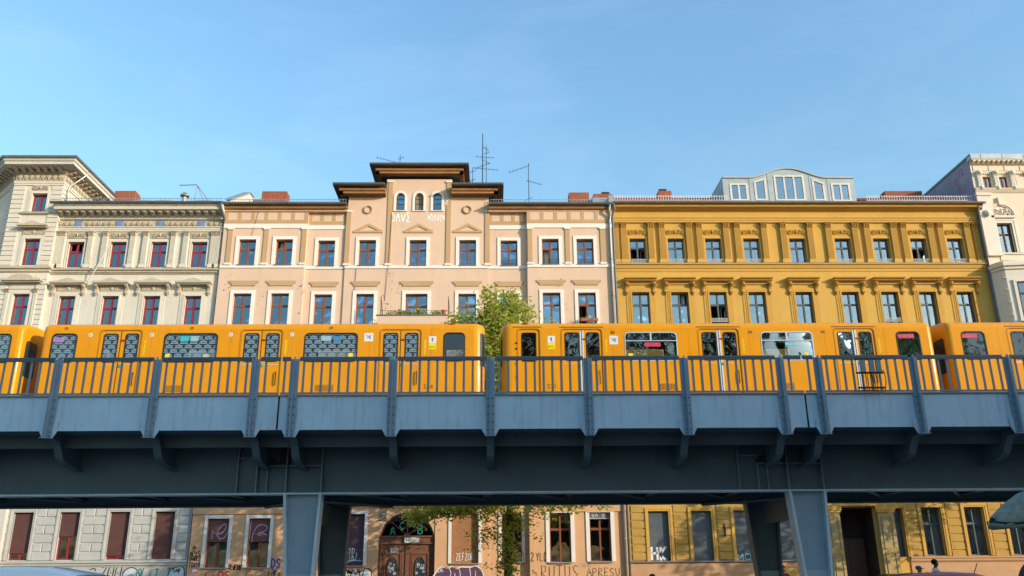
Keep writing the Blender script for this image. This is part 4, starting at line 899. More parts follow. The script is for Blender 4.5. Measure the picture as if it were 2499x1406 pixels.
# ================================================================== OCHRE HOUSE
ochre = mat('ochre_render', (.575, .34, .075), .85, .07, .6, bump=.15, streak=.5, dirt=(.42, .26, .08))
ochred = mat('ochre_stucco', (.52, .295, .058), .85, .1, 3, bump=.15)
slate = mat('slate_window_paint', (.10, .125, .14), .45, .15, 4)
oh = empty('apartment_house', (17.8, FY, 0), 'mustard yellow house with fluted pilasters and a curved zinc dormer', 'house', 'row of old apartment houses')
OX = [8.37, 10.6, 12.79, 15.03, 17.73, 20.4, 22.68, 24.87, 27.05]
OG = [(8.6, 1.06, 2.06, 4.6), (10.86, 1.06, 2.08, 4.6), (13.1, 1.06, 2.1, 4.61), (15.4, 1.06, 2.1, 4.62), (21.0, 1.06, 2.2, 4.66), (23.05, 1.06, 2.25, 4.7), (25.35, 1.06, 2.25, 4.7), (27.6, 1.06, 2.25, 4.7)]
ops = []
for x in OX: ops += [(x-.465, x+.465, 18.49, 20.0), (x-.49, x+.49, 14.5, 16.7)]
ops += [(x-w_/2, x+w_/2, a, b) for x, w_, a, b in OG]+[(18.1, 19.95, 0, 4.72)]
ow = wall_grid(MB(), 6.87, 28.7, 0, 22.05, FY, ops).build('front_wall', ochre, oh)
block(oh, 6.87, 28.7, FY, 58, 0, 22.05, ochre)
capo = capital_mesh(.36, .34, ochred); relo = relief_mesh(1.05, .34, ochred, 9); bro = bracket_mesh(.62, .16, .3, ochred)
gd = MB(); gd.box(-.47, .47, -.012, .012, .19, .215); gd.box(-.47, .47, -.012, .012, 0, .025)
for k in range(8):
    x0 = -.47+k*.1175; gd.path([(x0, 0, .02), (x0+.1175, 0, .2)], .012, 4); gd.path([(x0, 0, .2), (x0+.1175, 0, .02)], .012, 4); gd.box(x0-.008, x0+.008, -.01, .01, .02, .2)
gdm = gd.mesh('window_guard', mat('iron_guard_paint', (.5, .5, .48), .5, .1))
deno = MB().box(-.018, .018, -.05, .02, 0, .1).mesh('dentil', ochred)
co4 = ['right', 'gap', 'left', 'sides', 'gap', 'sides', 'gap', 'left', 'sides']; co3 = ['full', 'sides', None, 'gap', 'sides', 'full', 'gap', 'full', 'full']
for i, x in enumerate(OX):
    wo = window(oh, x, 18.49, 20.0, .93, FY, slate, gl_pale, inner=white, room=room_m, curt=co4[i] if i not in (0, 7) else None, cm=curt_m, opened=(0, 1) if i in (0, 7) else (), rec=.22)
    casing(wo, x, 18.49, 20.0, .93, FY, ochre, ((.1, .03),))
    inst('relief', relo, wo, (x, FY-.03, 20.4)); MB().box(x-.55, x+.55, FY-.02, FY+.02, 20.22, 20.58).build('relief_panel', ochred, wo)
    if i != 4: inst('window_guard', gdm, wo, (x, FY-.03, 18.5))
    wo = window(oh, x, 14.5, 16.7, .98, FY, slate, gl_pale, tr=.68, inner=white, room=room_m, curt=co3[i], cm=curt_m, opened={1: (3,), 2: (0, 1)}.get(i, ()), rec=.22, cwid=.3)
    casing(wo, x, 14.5, 16.7, .98, FY, ochred, ((.1, .06), (.2, .04), (.33, .025)))
    if i in (2, 6): inst('window_guard', gdm, wo, (x, FY-.03, 14.93))
    hd = MB(); hd.px([(FY-.0, 17.22), (FY-.12, 17.24), (FY-.12, 17.3), (FY-.3, 17.42), (FY-.4, 17.44), (FY-.42, 17.5), (FY, 17.54)], x-.92, x+.92); hd.box(x-.74, x+.74, FY-.1, FY+.01, 17.14, 17.23)
    hd = hd.build('hood', ochred, wo)
    MB().box(x-.62, x+.62, FY-.035, FY+.02, 16.88, 17.13).build('hood_panel', ochre, wo)
    for k in range(24): inst('dentil', deno, hd, (x-.86+k*.0748, FY-.26, 17.31))
    for s in (-1, 1): inst('bracket', bro, wo, (x+s*.78, FY-.01, 16.62))
    for s in (-1, 1): flute_pil(oh, x+s*.79, FY, 18.42, 20.98, .36, .12, ochre, capo, .34, 7, .26)
for x in (7.1, 28.35): flute_pil(oh, x, FY, 18.42, 20.98, .36, .12, ochre, capo, .34, 7, .26)
MB().px([(48.2, 16.7), (48.2, 16.75), (48.2, 16.8)], 12.78, 12.8)
lm = MB().lathe([(.015, .3), (.015, .9), (.02, 1.0)], (12.98, 47.0, 15.4), 6).lathe([(.24, .0), (.22, .06), (.1, .22), (.05, .3), (.0, .31)], (12.98, 47.0, 15.4), 14).build('pendant_lamp', darkmetal, oh)
molding(oh, 'architrave', ochre, 6.87, 28.72, FY, [(.1, 20.985), (.1, 21.1), (.13, 21.12), (.13, 21.22), (.17, 21.25), (.17, 21.3), (.08, 21.34), (.08, 21.45)])
MB().box(6.87, 28.7, FY-.06, FY+.02, 21.45, 21.72).build('frieze', ochre, oh)
molding(oh, 'cornice', ochre, 6.9, 28.85, FY, [(.06, 21.72), (.16, 21.74), (.2, 21.8), (.46, 21.84), (.5, 21.94), (.5, 22.0), (.54, 22.04)])
gutter(oh, 6.95, 28.95, FY-.6, 22.06, mat('gutter_brown', (.2, .18, .16), .45, .2, 2, metal=.3), .085)
molding(oh, 'string_course', ochre, 6.87, 28.78, FY, [(.03, 17.95), (.05, 18.05), (.05, 18.1), (.1, 18.13), (.16, 18.3), (.24, 18.34), (.24, 18.4), (.0, 18.42)])
MB().box(6.9, 28.78, FY-.25, FY, 18.41, 18.425).build('sill_flashing', zincd, oh)
# ground floor blocks
osegs = [(7.15, 7.87), (9.38, 10.1), (11.66, 12.37), (13.86, 14.6), (16.2, 17.35), (21.62, 22.3), (23.84, 24.58), (26.12, 26.85)]
ostone = mat('ochre_block', (.46, .29, .075), .85, .15, 1.5, bump=.2, streak=.3, dirt=(.35, .22, .08))
for a, b in osegs:
    for r in range(7):
        z0 = 2.14+r*.398; z1 = z0+.375; d = .05; e = .025
        MB().add([(a, FY+.01, z0), (b, FY+.01, z0), (b, FY+.01, z1), (a, FY+.01, z1), (a+e, FY-d, z0+e), (b-e, FY-d, z0+e), (b-e, FY-d, z1-e), (a+e, FY-d, z1-e)], [(4, 5, 6, 7), (0, 1, 5, 4), (1, 2, 6, 5), (2, 3, 7, 6), (3, 0, 4, 7)]).build('stone', ostone, ow)
shut_o = mat('slate_shutter', (.13, .155, .165), .5, .15, 3)
for i, (x, w_, z0, z1) in enumerate(OG):
    wo = window(oh, x, z0, z1, w_, FY, slate, gl_gf, tr=.66, inner=white if i > 3 else None, room=room_m, curt='sides' if i > 3 else None, cm=mat('grey_curtain', (.45, .46, .42), .9), rec=.24, cwid=.45)
    casing(wo, x, z0, z1, w_, FY, ochre, ((.08, .07), (.17, .09), (.22, .04)))
    if i < 4: roller(wo, x, z0+.04, z1, w_-.03, FY+.13, shut_o)
    if i == 0: tag(wo, 'HK', x-.42, x+.5, 2.15, 2.8, FY+.11, 'white', .12, .04)
    if i == 2: tag(wo, 'MO', x-.45, x+.3, 2.12, 2.42, FY+.11, 'cyan', .035, .06)
MB().box(12.0, 12.08, FY-.09, FY-.04, 3.3, 3.95).build('house_sign', darkmetal, oh)
molding(oh, 'plinth_cornice', mat('zinc_sill', (.2, .2, .2), .5, .2), 6.87, 17.4, FY, [(.05, 2.0), (.16, 2.04), (.16, 2.08), (.0, 2.12)])
molding(oh, 'plinth_cornice', mat('plinth_peach', (.52, .31, .17), .85, .12, 1, streak=.2), 21.6, 28.72, FY, [(.06, 1.95), (.12, 2.02), (.12, 2.1), (.18, 2.14), (.18, 2.2), (.0, 2.24)])
pli = MATS['plinth_peach']
for b_ in ((6.9, 14.4, 0, 1.97), (15.95, 17.45, 0, 1.97), (14.4, 15.95, 1.78, 1.97), (21.6, 28.7, 0, 1.93)): MB().box(b_[0], b_[1], FY-.06, FY+.02, b_[2], b_[3]).build('plinth', pli, oh)
for z in (1.48, 1.05, .6):
    for a, b in ((6.9, 14.4), (21.7, 28.7)): MB().box(a, b, FY-.075, FY-.05, z, z+.03).build('plinth_band', pli, oh)
MB().box(14.4, 15.95, FY+.02, FY+.06, 0, 1.78).build('cellar_window', mat('cellar_dark', (.012, .014, .018), .3, .5, 5), oh)
rr = random.Random(5); mb = MB()
for k in range(26):
    x, z, s_ = rr.uniform(14.5, 15.85), rr.uniform(.8, 1.7), rr.uniform(.02, .05); mb.ball((x, FY+.0, z), (s_, .015, s_*1.6), 5, 4)
mb.build('window_display', mat('display_blue', (.1, .25, .35), .5, .5, 7), oh, kind='stuff')
# portal
patchy = mat('patchy_ochre', (.42, .30, .10), .8, .25, 2.5, bump=.3, bscale=14, c2=(.33, .27, .15), patch=.6, dirt=(.5, .36, .13))  # two-tone ochre broken up by noise into lighter patches
for a, b in ((17.45, 18.1), (20.1, 20.95)): MB().box(a, b, FY-.28, FY+.02, 0, 4.45).build('portal_pillar', patchy, oh)
mb = MB().box(17.38, 18.14, FY-.34, FY, 4.45, 4.55).box(17.34, 18.18, FY-.38, FY, 4.55, 4.78).box(20.04, 21.0, FY-.34, FY, 4.45, 4.55).box(20.0, 21.04, FY-.38, FY, 4.55, 4.78).box(17.3, 21.08, FY-.4, FY, 4.78, 4.98); mb.build('portal_entablature', ochre, oh)
mb = MB()
for x0, x1 in ((17.55, 18.0), (20.25, 20.8)):
    for (a, b, c, d) in ((x0, x1, 4.2, 4.26), (x0, x1, 2.6, 2.66), (x0, x0+.05, 2.66, 4.2), (x1-.05, x1, 2.66, 4.2), (x0, x1, 2.4, 2.46), (x0, x0+.05, .6, 2.4), (x1-.05, x1, .6, 2.4)): mb.box(a, b, FY-.31, FY-.275, c, d)
mb.build('pillar_molding', patchy, oh)
mb = MB().box(18.1, 18.14, FY+.02, FY+1.6, 0, 4.72).box(19.91, 19.95, FY+.02, FY+1.6, 0, 4.72).box(18.1, 19.95, FY+1.6, FY+1.65, 0, 4.72).box(18.14, 19.91, FY+.02, FY+1.6, 4.68, 4.72); mb.build('passage', mat('passage_dark', (.045, .035, .03), .8, .4, 2), oh)
for a, b in ((18.16, 19.0), (19.02, 19.88)): MB().box(a, b, FY+1.4, FY+1.46, 0, 3.2).build('passage_door', dwd, oh)
# tiled roof with rows of tiles near the eave
tile_m = mat('red_roof_tile', (.30, .10, .075), .8, .3, 8, c2=(.2, .075, .06))
rs = (24.02-22.06)/(49.3-45.45)
rf = MB()
for a, b in ((6.9, 13.97), (22.06, 28.6)): rf.poly([(a, 45.45, 22.06), (b, 45.45, 22.06), (b, 49.3, 24.02), (a, 49.3, 24.02)]); rf.poly([(a, 49.3, 24.02), (b, 49.3, 24.02), (b, 58, 24.2), (a, 58, 24.2)])
rf.poly([(13.97, 45.45, 22.06), (22.06, 45.45, 22.06), (22.06, 47.0, 22.62), (13.97, 47.0, 22.62)]); rf = rf.build('roof', tile_m, oh)
tm = MB()
for r in range(12):
    y0 = 45.42+r*.32; z0 = 22.09+r*.32*rs; x = 6.95+(r % 2)*.11
    while x < 28.4:
        if not 13.7 < x < 22.1:
            tm.add([(x, y0, z0+.03), (x+.055, y0-.01, z0+.06), (x+.16, y0-.01, z0+.06), (x+.205, y0, z0+.03), (x, y0+.36, z0+.36*rs+.01), (x+.055, y0+.36, z0+.36*rs+.035), (x+.16, y0+.36, z0+.36*rs+.035), (x+.205, y0+.36, z0+.36*rs+.01), (x, y0, z0), (x+.205, y0, z0)], [(0, 1, 5, 4), (1, 2, 6, 5), (2, 3, 7, 6), (0, 8, 9, 3, 2, 1)])
        x += .22
tm.build('roof_tiles', tile_m, rf, kind='stuff')
for a, b in ((7.0, 13.8), (22.15, 28.6)): snow_guard(oh, a, b, 45.8, 22.3, white, .32, .15)
chimney(oh, 10.42, 11.26, 49, 49.7, 23.3, 24.48, brick, mortar, cap=-.1); chimney(oh, 25.4, 27.85, 50, 50.8, 23.9, 24.95, brick, mortar)
MB().box(27.0, 27.4, 50.2, 50.6, 24.95, 25.02).build('chimney_plate', steel, oh)
# curved zinc dormer
DY = 46.95
def top_z(x):
    if x < 15.7 or x > 20.3: return 24.42
    t = (x-18.0)/2.3; return 24.42+.62*(.5+.5*math.cos(math.pi*t))**.8
DW = [(14.42, 15.42, 22.9, lambda x: 23.95), (15.93, 16.57, 22.92, lambda x: 24.08+(x-15.93)*.38), (17.17, 18.92, 22.9, lambda x: 24.5), (19.5, 20.14, 22.9, lambda x: 24.3-(x-19.5)*.5), (20.64, 21.7, 22.87, lambda x: 23.97)]
mb = MB(); xs = sorted({13.97, 22.06, *[v for d in DW for v in d[:2]], *[15.7+.23*k for k in range(21)]}); xs2 = []
for x in xs:
    if not xs2 or x-xs2[-1] > 1e-6: xs2.append(x)
for a, b in zip(xs2[:-1], xs2[1:]):
    d = next((d for d in DW if d[0] <= (a+b)/2 <= d[1]), None)
    if d is None: mb.poly([(a, DY, 22.6), (b, DY, 22.6), (b, DY, top_z(b)), (a, DY, top_z(a))])
    else:
        mb.poly([(a, DY, 22.6), (b, DY, 22.6), (b, DY, d[2]), (a, DY, d[2])]); mb.poly([(a, DY, d[3](a)), (b, DY, d[3](b)), (b, DY, top_z(b)), (a, DY, top_z(a))])
    mb.poly([(a, DY-.07, top_z(a)+.03), (b, DY-.07, top_z(b)+.03), (b, 52, top_z(b)+.03), (a, 52, top_z(a)+.03)]); mb.poly([(a, DY-.07, top_z(a)-.07), (b, DY-.07, top_z(b)-.07), (b, DY-.07, top_z(b)+.03), (a, DY-.07, top_z(a)+.03)]); mb.poly([(a, DY, top_z(a)-.07), (b, DY, top_z(b)-.07), (b, DY-.07, top_z(b)-.07), (a, DY-.07, top_z(a)-.07)][::-1])
for x in (13.97, 22.06): mb.poly([(x, DY, 22.6), (x, DY, 24.42), (x, 52, 24.42), (x, 52, 22.6)])
dz = mat('dormer_zinc', (.34, .4, .42), .5, .15, 2, streak=.2, dirt=(.3, .33, .33), metal=.15)
dm = mb.build('dormer', dz, oh)
for k in range(7): MB().box(13.955, 13.975, DY+.3+k*.45, DY+.34+k*.45, 22.9, 24.4).build('standing_seam', dz, dm)
for x in (15.6, 16.75, 19.3, 20.4): MB().box(x-.012, x+.012, DY-.02, DY+.01, 22.6, top_z(x)-.08).build('standing_seam', dz, dm)
alu = mat('dormer_frame', (.62, .6, .54), .5, .1)
for k, (a, b, z0, zf) in enumerate(DW):
    mb = MB(); t = .07
    mb.py([(a-.05, z0-.04), (b+.05, z0-.04), (b+.05, z0+.05), (a-.05, z0+.05)], DY-.03, DY+.08); mb.py([(a-.05, zf(a)-.06), (b+.05, zf(b)-.06), (b+.05, zf(b)+.05), (a-.05, zf(a)+.05)], DY-.03, DY+.08)
    mb.py([(a-.05, z0+.05), (a+t, z0+.05), (a+t, zf(a)-.06), (a-.05, zf(a)-.06)], DY-.03, DY+.08); mb.py([(b-t, z0+.05), (b+.05, z0+.05), (b+.05, zf(b)-.06), (b-t, zf(b)-.06)], DY-.03, DY+.08)
    ms = {0: [.5], 2: [.33, .67], 4: [.5]}.get(k, [])
    for f_ in ms: x = a+(b-a)*f_; mb.box(x-.05, x+.05, DY-.025, DY+.08, z0+.05, zf(x)-.06)
    wo = mb.build('dormer_window', alu, dm); ed = [a+t]+[a+(b-a)*f_ for f_ in ms]+[b-t]
    for u, v in zip(ed[:-1], ed[1:]): MB().py([(u, z0+.04), (v, z0+.04), (v, zf(v)-.05), (u, zf(u)-.05)], DY+.03, DY+.036).build('pane', gl_pale, wo)
MB().box(13.99, 22.04, DY+.6, DY+.62, 22.4, 24.4).build('room', mat('pale_room', (.3, .32, .33), .9), dm)
downpipe(oh, [(28.75, FY-.6, 22.0), (28.72, FY-.5, 21.7), (28.6, FY-.2, 21.3), (28.62, FY-.15, 20.9), (28.62, FY-.15, 0)], pipe_m, .06)
downpipe(oh, [(7.0, FY-.6, 21.95), (7.05, FY-.5, 21.65), (6.93, FY-.3, 21.3), (6.95, FY-.22, 20.9), (6.95, FY-.22, 0)], pipe_m, .065)

# ================================================================== PALE HOUSE ON THE RIGHT
pale = mat('ivory_render', (.70, .60, .46), .85, .07, .8, bump=.15, streak=.1, dirt=(.45, .4, .33)); palew = mat('ivory_white', (.71, .64, .54), .85, .07, .8, bump=.15, streak=.15, dirt=(.45, .42, .38))
wh = empty('apartment_house', (33, FY, 0), 'tall ivory stucco house with lunettes and oriel at the right edge', 'house', 'row of old apartment houses')
PY = FY-.35; x0, x1 = 28.62, 39.0
smallw = [29.49, 30.48]; wins = [29.95, 32.2, 34.4, 36.6]
ops = [(x-.25, x+.25, 23.1, 23.84) for x in smallw+[32.5, 33.5, 35, 36]]+[(x-.45, x+.45, 18.99, 20.83) for x in wins]
mb = wall_grid(MB(), x0, x1, 0, 24.9, PY, ops); mb.build('front_wall', pale, wh)
gab = mat('firewall_render', (.30, .28, .36), .9, .2, .8, bump=.2, streak=.35, dirt=(.2, .18, .2), patch=.3)
MB().poly([(x0, PY, 0), (x0, PY, 25.1), (x0, 58, 25.1), (x0, 58, 0)]).poly([(x1, PY, 0), (x1, 58, 0), (x1, 58, 25.1), (x1, PY, 25.1)]).poly([(x0, 58, 0), (x0, 58, 25.1), (x1, 58, 25.1), (x1, 58, 0)]).build('firewall', gab, wh)
MB().box(x0-.06, x0+.2, PY-.3, 58, 25.1, 25.22).build('wall_coping', zincd, wh)
MB().box(x0-.05, x1, PY-.34, PY+.1, 24.86, 25.2).build('parapet', zinc, wh)
for k in range(6): MB().box(x0+.55+k*1.3, x0+.57+k*1.3, PY-.352, PY-.33, 24.88, 25.19).build('sheet_seam', zincd, wh)
MB().poly([(x0, PY, 25.15), (x1, PY, 25.15), (x1, 58, 25.1), (x0, 58, 25.1)]).build('roof', rooft, wh)
cr = molding(wh, 'cornice', pale, x0, x1, PY, [(.05, 24.6), (.1, 24.64), (.1, 24.78), (.3, 24.8), (.32, 24.86)])
mw = modillion_mesh(.14, .15, .2, pale)
for k in range(26): inst('modillion', mw, cr, (x0+.15+k*.3, PY-.1, 24.65))
for k in range(8): MB().box(x0+.15+k*.95, x0+1.02+k*.95, PY-.035, PY+.01, 24.22, 24.55).build('frieze_panel', pale, wh)
molding(wh, 'ledge', pale, x0, x1, PY, [(.03, 22.78), (.08, 22.85), (.16, 22.98), (.18, 23.04), (0, 23.08)])
cmesh = MB(); cmesh.px([(.02, 0), (-.12, .02), (-.16, .12), (-.08, .25), (-.08, .85), (-.2, 1.0), (-.22, 1.2), (.02, 1.2)], -.13, .13)
for k in range(3): cmesh.box(-.1+k*.075, -.05+k*.075, -.1, -.07, .3, .85)
cmesh.ball((0, -.15, .1), (.15, .1, .13), 7, 5); cmesh.ball((0, -.2, 1.08), (.15, .1, .12), 7, 5)
cmesh = cmesh.mesh('console', palew)
for k in range(9): inst('console', cmesh, wh, (29.0+k*1.0, PY-.01, 22.98))
for k in range(8):
    for j in range(5): MB().box(29.22+k*1.0+j*.12, 29.29+k*1.0+j*.12, PY-.06, PY+.01, 23.98, 24.1).build('dentil', pale, wh)
MB().box(31.25, 31.75, PY-.02, PY+.01, 23.1, 23.84).build('blind_panel', pale, wh)
for x in smallw+[32.5, 33.5, 35, 36]:
    me, cells = frame_mesh(.5, .74, 0, brownf); wo = inst('window', me, wh, (x, PY+.12, 23.1))
    for (a, b, c, d) in cells: inst('pane', pane_mesh(b-a, d-c, gl_blue), wo, (x+(a+b)/2, PY+.15, 23.1+c))
    MB().box(x-.4, x+.4, PY+.6, PY+.62, 22.9, 24).build('room', room_m, wo)
# corner pier
pr = MB().box(x0-.02, x0+.78, PY-.12, PY+.02, 18.9, 22.75).build('corner_pier', palew, wh)
MB().box(x0-.05, x0+.84, PY-.18, PY+.02, 22.55, 22.72).box(x0-.05, x0+.84, PY-.17, PY+.02, 18.75, 18.92).build('pier_cap', palew, pr)
hm = MB().ball((0, -.1, 0), (.13, .12, .19), 9, 7).ball((0, -.2, -.02), (.03, .05, .05), 6, 4)
for a in range(9): an = -.3+a*.47; hm.ball((.15*math.cos(an), -.06, .05+.17*math.sin(an)), (.06, .06, .06), 6, 4)
inst('carved_head', hm.mesh('carved_head', palew, smooth=True), wh, (29.0, PY-.12, 21.35))
rl = relief_mesh(1.0, .5, palew, 21)
for x in wins:
    wo = window(wh, x, 18.99, 20.83, .9, PY, mat('dark_brown_frame', (.06, .035, .03), .5), gl_pale, inner=white, room=room_m, curt='sides', cm=curt_m)
    casing(wo, x, 18.99, 20.83, .9, PY, palew, ((.14, .04), (.24, .06)))
    MB().box(x-.72, x+.72, PY-.12, PY+.02, 21.15, 21.28).build('hood', palew, wo)
    for ro, ri, d in ((.8, .68, .1), (.66, .6, .06)):
        mb = MB()
        for j in range(14):
            a0, a1 = math.pi*j/14, math.pi*(j+1)/14
            mb.py([(x+ri*math.cos(a0), 21.3+ri*math.sin(a0)), (x+ro*math.cos(a0), 21.3+ro*math.sin(a0)), (x+ro*math.cos(a1), 21.3+ro*math.sin(a1)), (x+ri*math.cos(a1), 21.3+ri*math.sin(a1))], PY-d, PY+.02)
        mb.build('arch_molding', pale, wo)
    inst('relief', rl, wo, (x, PY-.02, 21.55)); MB().box(x-.12, x+.12, PY-.16, PY+.02, 21.95, 22.45).build('keystone', palew, wo)
    MB().box(x-.8, x-.55, PY-.03, PY+.01, 19.0, 20.8).box(x+.55, x+.8, PY-.03, PY+.01, 19.0, 20.8).build('side_panel', palew, wo)
    MB().box(x-.6, x+.6, PY-.04, PY+.01, 18.5, 18.8).build('apron', pale, wo)
molding(wh, 'string_course', palew, x0, x1, PY, [(.04, 18.84), (.1, 18.88), (.1, 18.95), (0, 18.98)])
# oriel: canted bay in front of the lower floors
og = MB(); q = [(28.66, PY), (28.95, PY-.55), (29.05, PY-.62), (31.6, PY-.95), (34.0, PY-.95), (35.0, PY)]
og.pz(q, 4.9, 18.0); orl = og.build('oriel', palew, wh)
def ring(name, z0, z1, o_):
    c = (32, PY); MB().pz([(c[0]+(x-c[0])*(1+o_/4), PY if i in (0, 5) else y-o_) for i, (x, y) in enumerate(q)], z0, z1).build(name, palew, orl)
ring('oriel_cornice', 17.72, 17.9, .08); ring('oriel_cornice', 17.9, 18.08, .18); ring('oriel_cornice', 18.08, 18.22, .06); ring('oriel_band', 14.2, 14.5, .06)
an = math.atan2(-.33, 2.55); rm2 = Matrix.Rotation(an, 4, 'Z')
wf = mat('oriel_frame', (.05, .05, .06), .5)
me, cells = frame_mesh(1.5, 2.2, .68, wf, .06); p0 = Vector((30.25, PY-.62-.33*(1.2/2.55)-.03, 14.75)); wo = inst('oriel_window', me, orl, p0, an)
for (a, b, c, d) in cells:
    v = rm2 @ Vector(((a+b)/2, .02, c)); o = bpy.data.objects.new('pane', pane_mesh(b-a, d-c, glass('oriel_glass', 2.8, (.3, .45, .55)) if 'oriel_glass' not in MATS else MATS['oriel_glass'])); col.objects.link(o); o.parent = wo; o.location = ((a+b)/2, .02, c); ORG[o.name] = p0
MB().box(-.75, .75, .06, .075, .02, 2.18).build('room', room_m, None).parent = wo
mb = MB(); mb.box(-.95, .95, -.1, .02, -.12, 0); mb.box(-.92, .92, -.06, .02, 2.2, 2.34); mb.box(-.92, -.76, -.05, .02, 0, 2.2); mb.box(.76, .92, -.05, .02, 0, 2.2)
mb.build('surround', palew, None).parent = wo
for z in (15.0, 15.75, 16.5, 17.2): MB().box(28.9, 29.12, PY-.66, PY-.3, z, z+.02).build('pier_joint', pale, orl)
# faded drawing on the firewall, as seen over the yellow house's roof
mb = MB()
def fw(pts, s_=.05):
    m2 = MB(); ribbon(m2, pts, s_, 0); mb.add([(x0-.006, x, z) for x, _, z in m2.v], m2.f)
rr = random.Random(3)
for k in range(6): y0, z0 = 46.3+rr.random()*2.5, 23.2+rr.random()*1.3; fw([(y0, z0), (y0+.3, z0+.25), (y0+.15, z0+.5)]); 
for (a, b) in ((46.4, 23.3), (47.0, 23.4), (46.5, 24.4), (47.8, 23.2)): fw([(a, b), (a+.35, b), (a+.35, b+.35), (a, b+.35), (a, b)])
mb.build('graffiti', mat('spray_rust', (.36, .12, .14), .8, .3), wh)
# ================================================================== ADDED HOUSE, unseen behind the camera, height set to shade the viaduct
ab = empty('apartment_house', (54, -6, 0), 'grey rendered block added out of view to the right, shading the viaduct', 'house')
gm_ = mat('grey_render', (.45, .42, .38), .9, .1, .5); XA0, XA1, YA, HA = 28, 84, -6.0, 20.3
aw = []
for r in range(5):
    for k in range(18): aw.append((XA0+1.6+k*3.05, 2.2+r*4.1))
mb = MB(); mb.box(XA0, XA1, YA-13, YA, 0, HA); mb.build('wall', gm_, ab); MB().box(XA0-.3, XA1+.3, YA-13.3, YA+.35, HA, HA+.35).build('cornice', gm_, ab)
MB().px([(YA+.2, HA+.35), (YA-6.5, HA+1.2), (YA-13.2, HA+.35)], XA0, XA1).build('roof', rooft, ab)
wmm = MB().box(-.55, .55, 0, .05, 0, 2.0).box(-.65, .65, 0, .09, -.12, 0).mesh('window', mat('far_pane', (.05, .07, .09), .1, spec=.8))
for x, z in aw[::2]: inst('window', wmm, ab, (x, YA+.01, z))
# ================================================================== VIADUCT
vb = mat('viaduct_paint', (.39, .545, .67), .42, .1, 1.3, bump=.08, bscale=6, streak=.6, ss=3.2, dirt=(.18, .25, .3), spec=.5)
vd = mat('viaduct_paint_shaded', (.085, .135, .17), .55, .12, .8, streak=.25, dirt=(.05, .08, .1), spec=.35)  # same steel paint, darkened to carry the shade under the deck
va = empty('railway_viaduct', (1.3, 26, 0), 'blue grey riveted steel viaduct carrying the yellow train on splayed pillars', 'viaduct')
EY = 22.0
vst = mat('stiffener_paint', (.15, .22, .27), .5, .1, 2)
PX = [-16.49, -13.93, -11.37, -8.80, -6.24, -5.22, -2.65, -.09, 2.48, 5.04, 7.60, 8.62, 11.18, 13.73, 16.29]
JO = [-5.58, 8.2]
# posts: flange, fin, rivets, gusset, bracket (shared meshes)
po = MB().box(-.115, .115, -.03, 0, 4.89, 6.93); po.box(-.012, .012, -.15, -.03, 4.89, 5.95)
po.py([(-.012, 5.95), (.012, 5.95), (.012, 6.98), (-.012, 6.98)], -.11, -.03)
po.box(-.125, .125, -.155, .0, 4.87, 4.89)
vp = mat('viaduct_post_paint', (.19, .275, .355), .4, .1, 2, spec=.5)
pom = po.mesh('post', vp)
rv = MB()
for z in (5.86, 5.66, 5.45, 5.25, 5.04, 4.94):
    for s in (-1, 1): rv.lathe([(.022, 0), (.02, .014), (.01, .022)], (s*.062, -.03, z), 8, 'y')
rvm = rv.mesh('rivets', mat('rivet_paint', (.1, .15, .19), .45))
gu = MB().py([(-.24, 5.09), (.24, 5.09), (.24, 5.3), (-.24, 5.3)], .0, .028).py([(-.24, 5.09), (-.13, 4.89), (.13, 4.89), (.24, 5.09)], .0, .028); gum = gu.mesh('gusset', vb)
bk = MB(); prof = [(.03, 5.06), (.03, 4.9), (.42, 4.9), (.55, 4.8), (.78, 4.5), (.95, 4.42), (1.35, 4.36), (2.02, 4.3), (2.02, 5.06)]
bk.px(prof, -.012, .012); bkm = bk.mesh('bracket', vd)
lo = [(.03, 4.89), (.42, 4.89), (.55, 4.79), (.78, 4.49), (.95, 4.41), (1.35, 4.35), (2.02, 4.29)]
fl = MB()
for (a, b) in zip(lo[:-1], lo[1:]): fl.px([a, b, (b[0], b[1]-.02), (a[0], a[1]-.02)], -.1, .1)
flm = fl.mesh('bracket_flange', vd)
for x in PX:
    p = inst('post', pom, va, (x, EY, 0)); inst('rivets', rvm, p, (x, EY, 0))['kind'] = 'stuff'; inst('gusset', gum, p, (x, EY, 0))
    b = inst('bracket', bkm, va, (x, EY, 0)); inst('bracket_flange', flm, b, (x, EY, 0))
bar = MB().box(-.03, .03, -.007, .007, 0, .9).box(-.038, .038, -.014, .014, 0, .04).mesh('baluster', mat('railing_paint', (.2, .25, .29), .5, .08, 2)); rail_p = MATS['railing_paint']
joint_box = mat('joint_dark', (.03, .04, .045), .7)
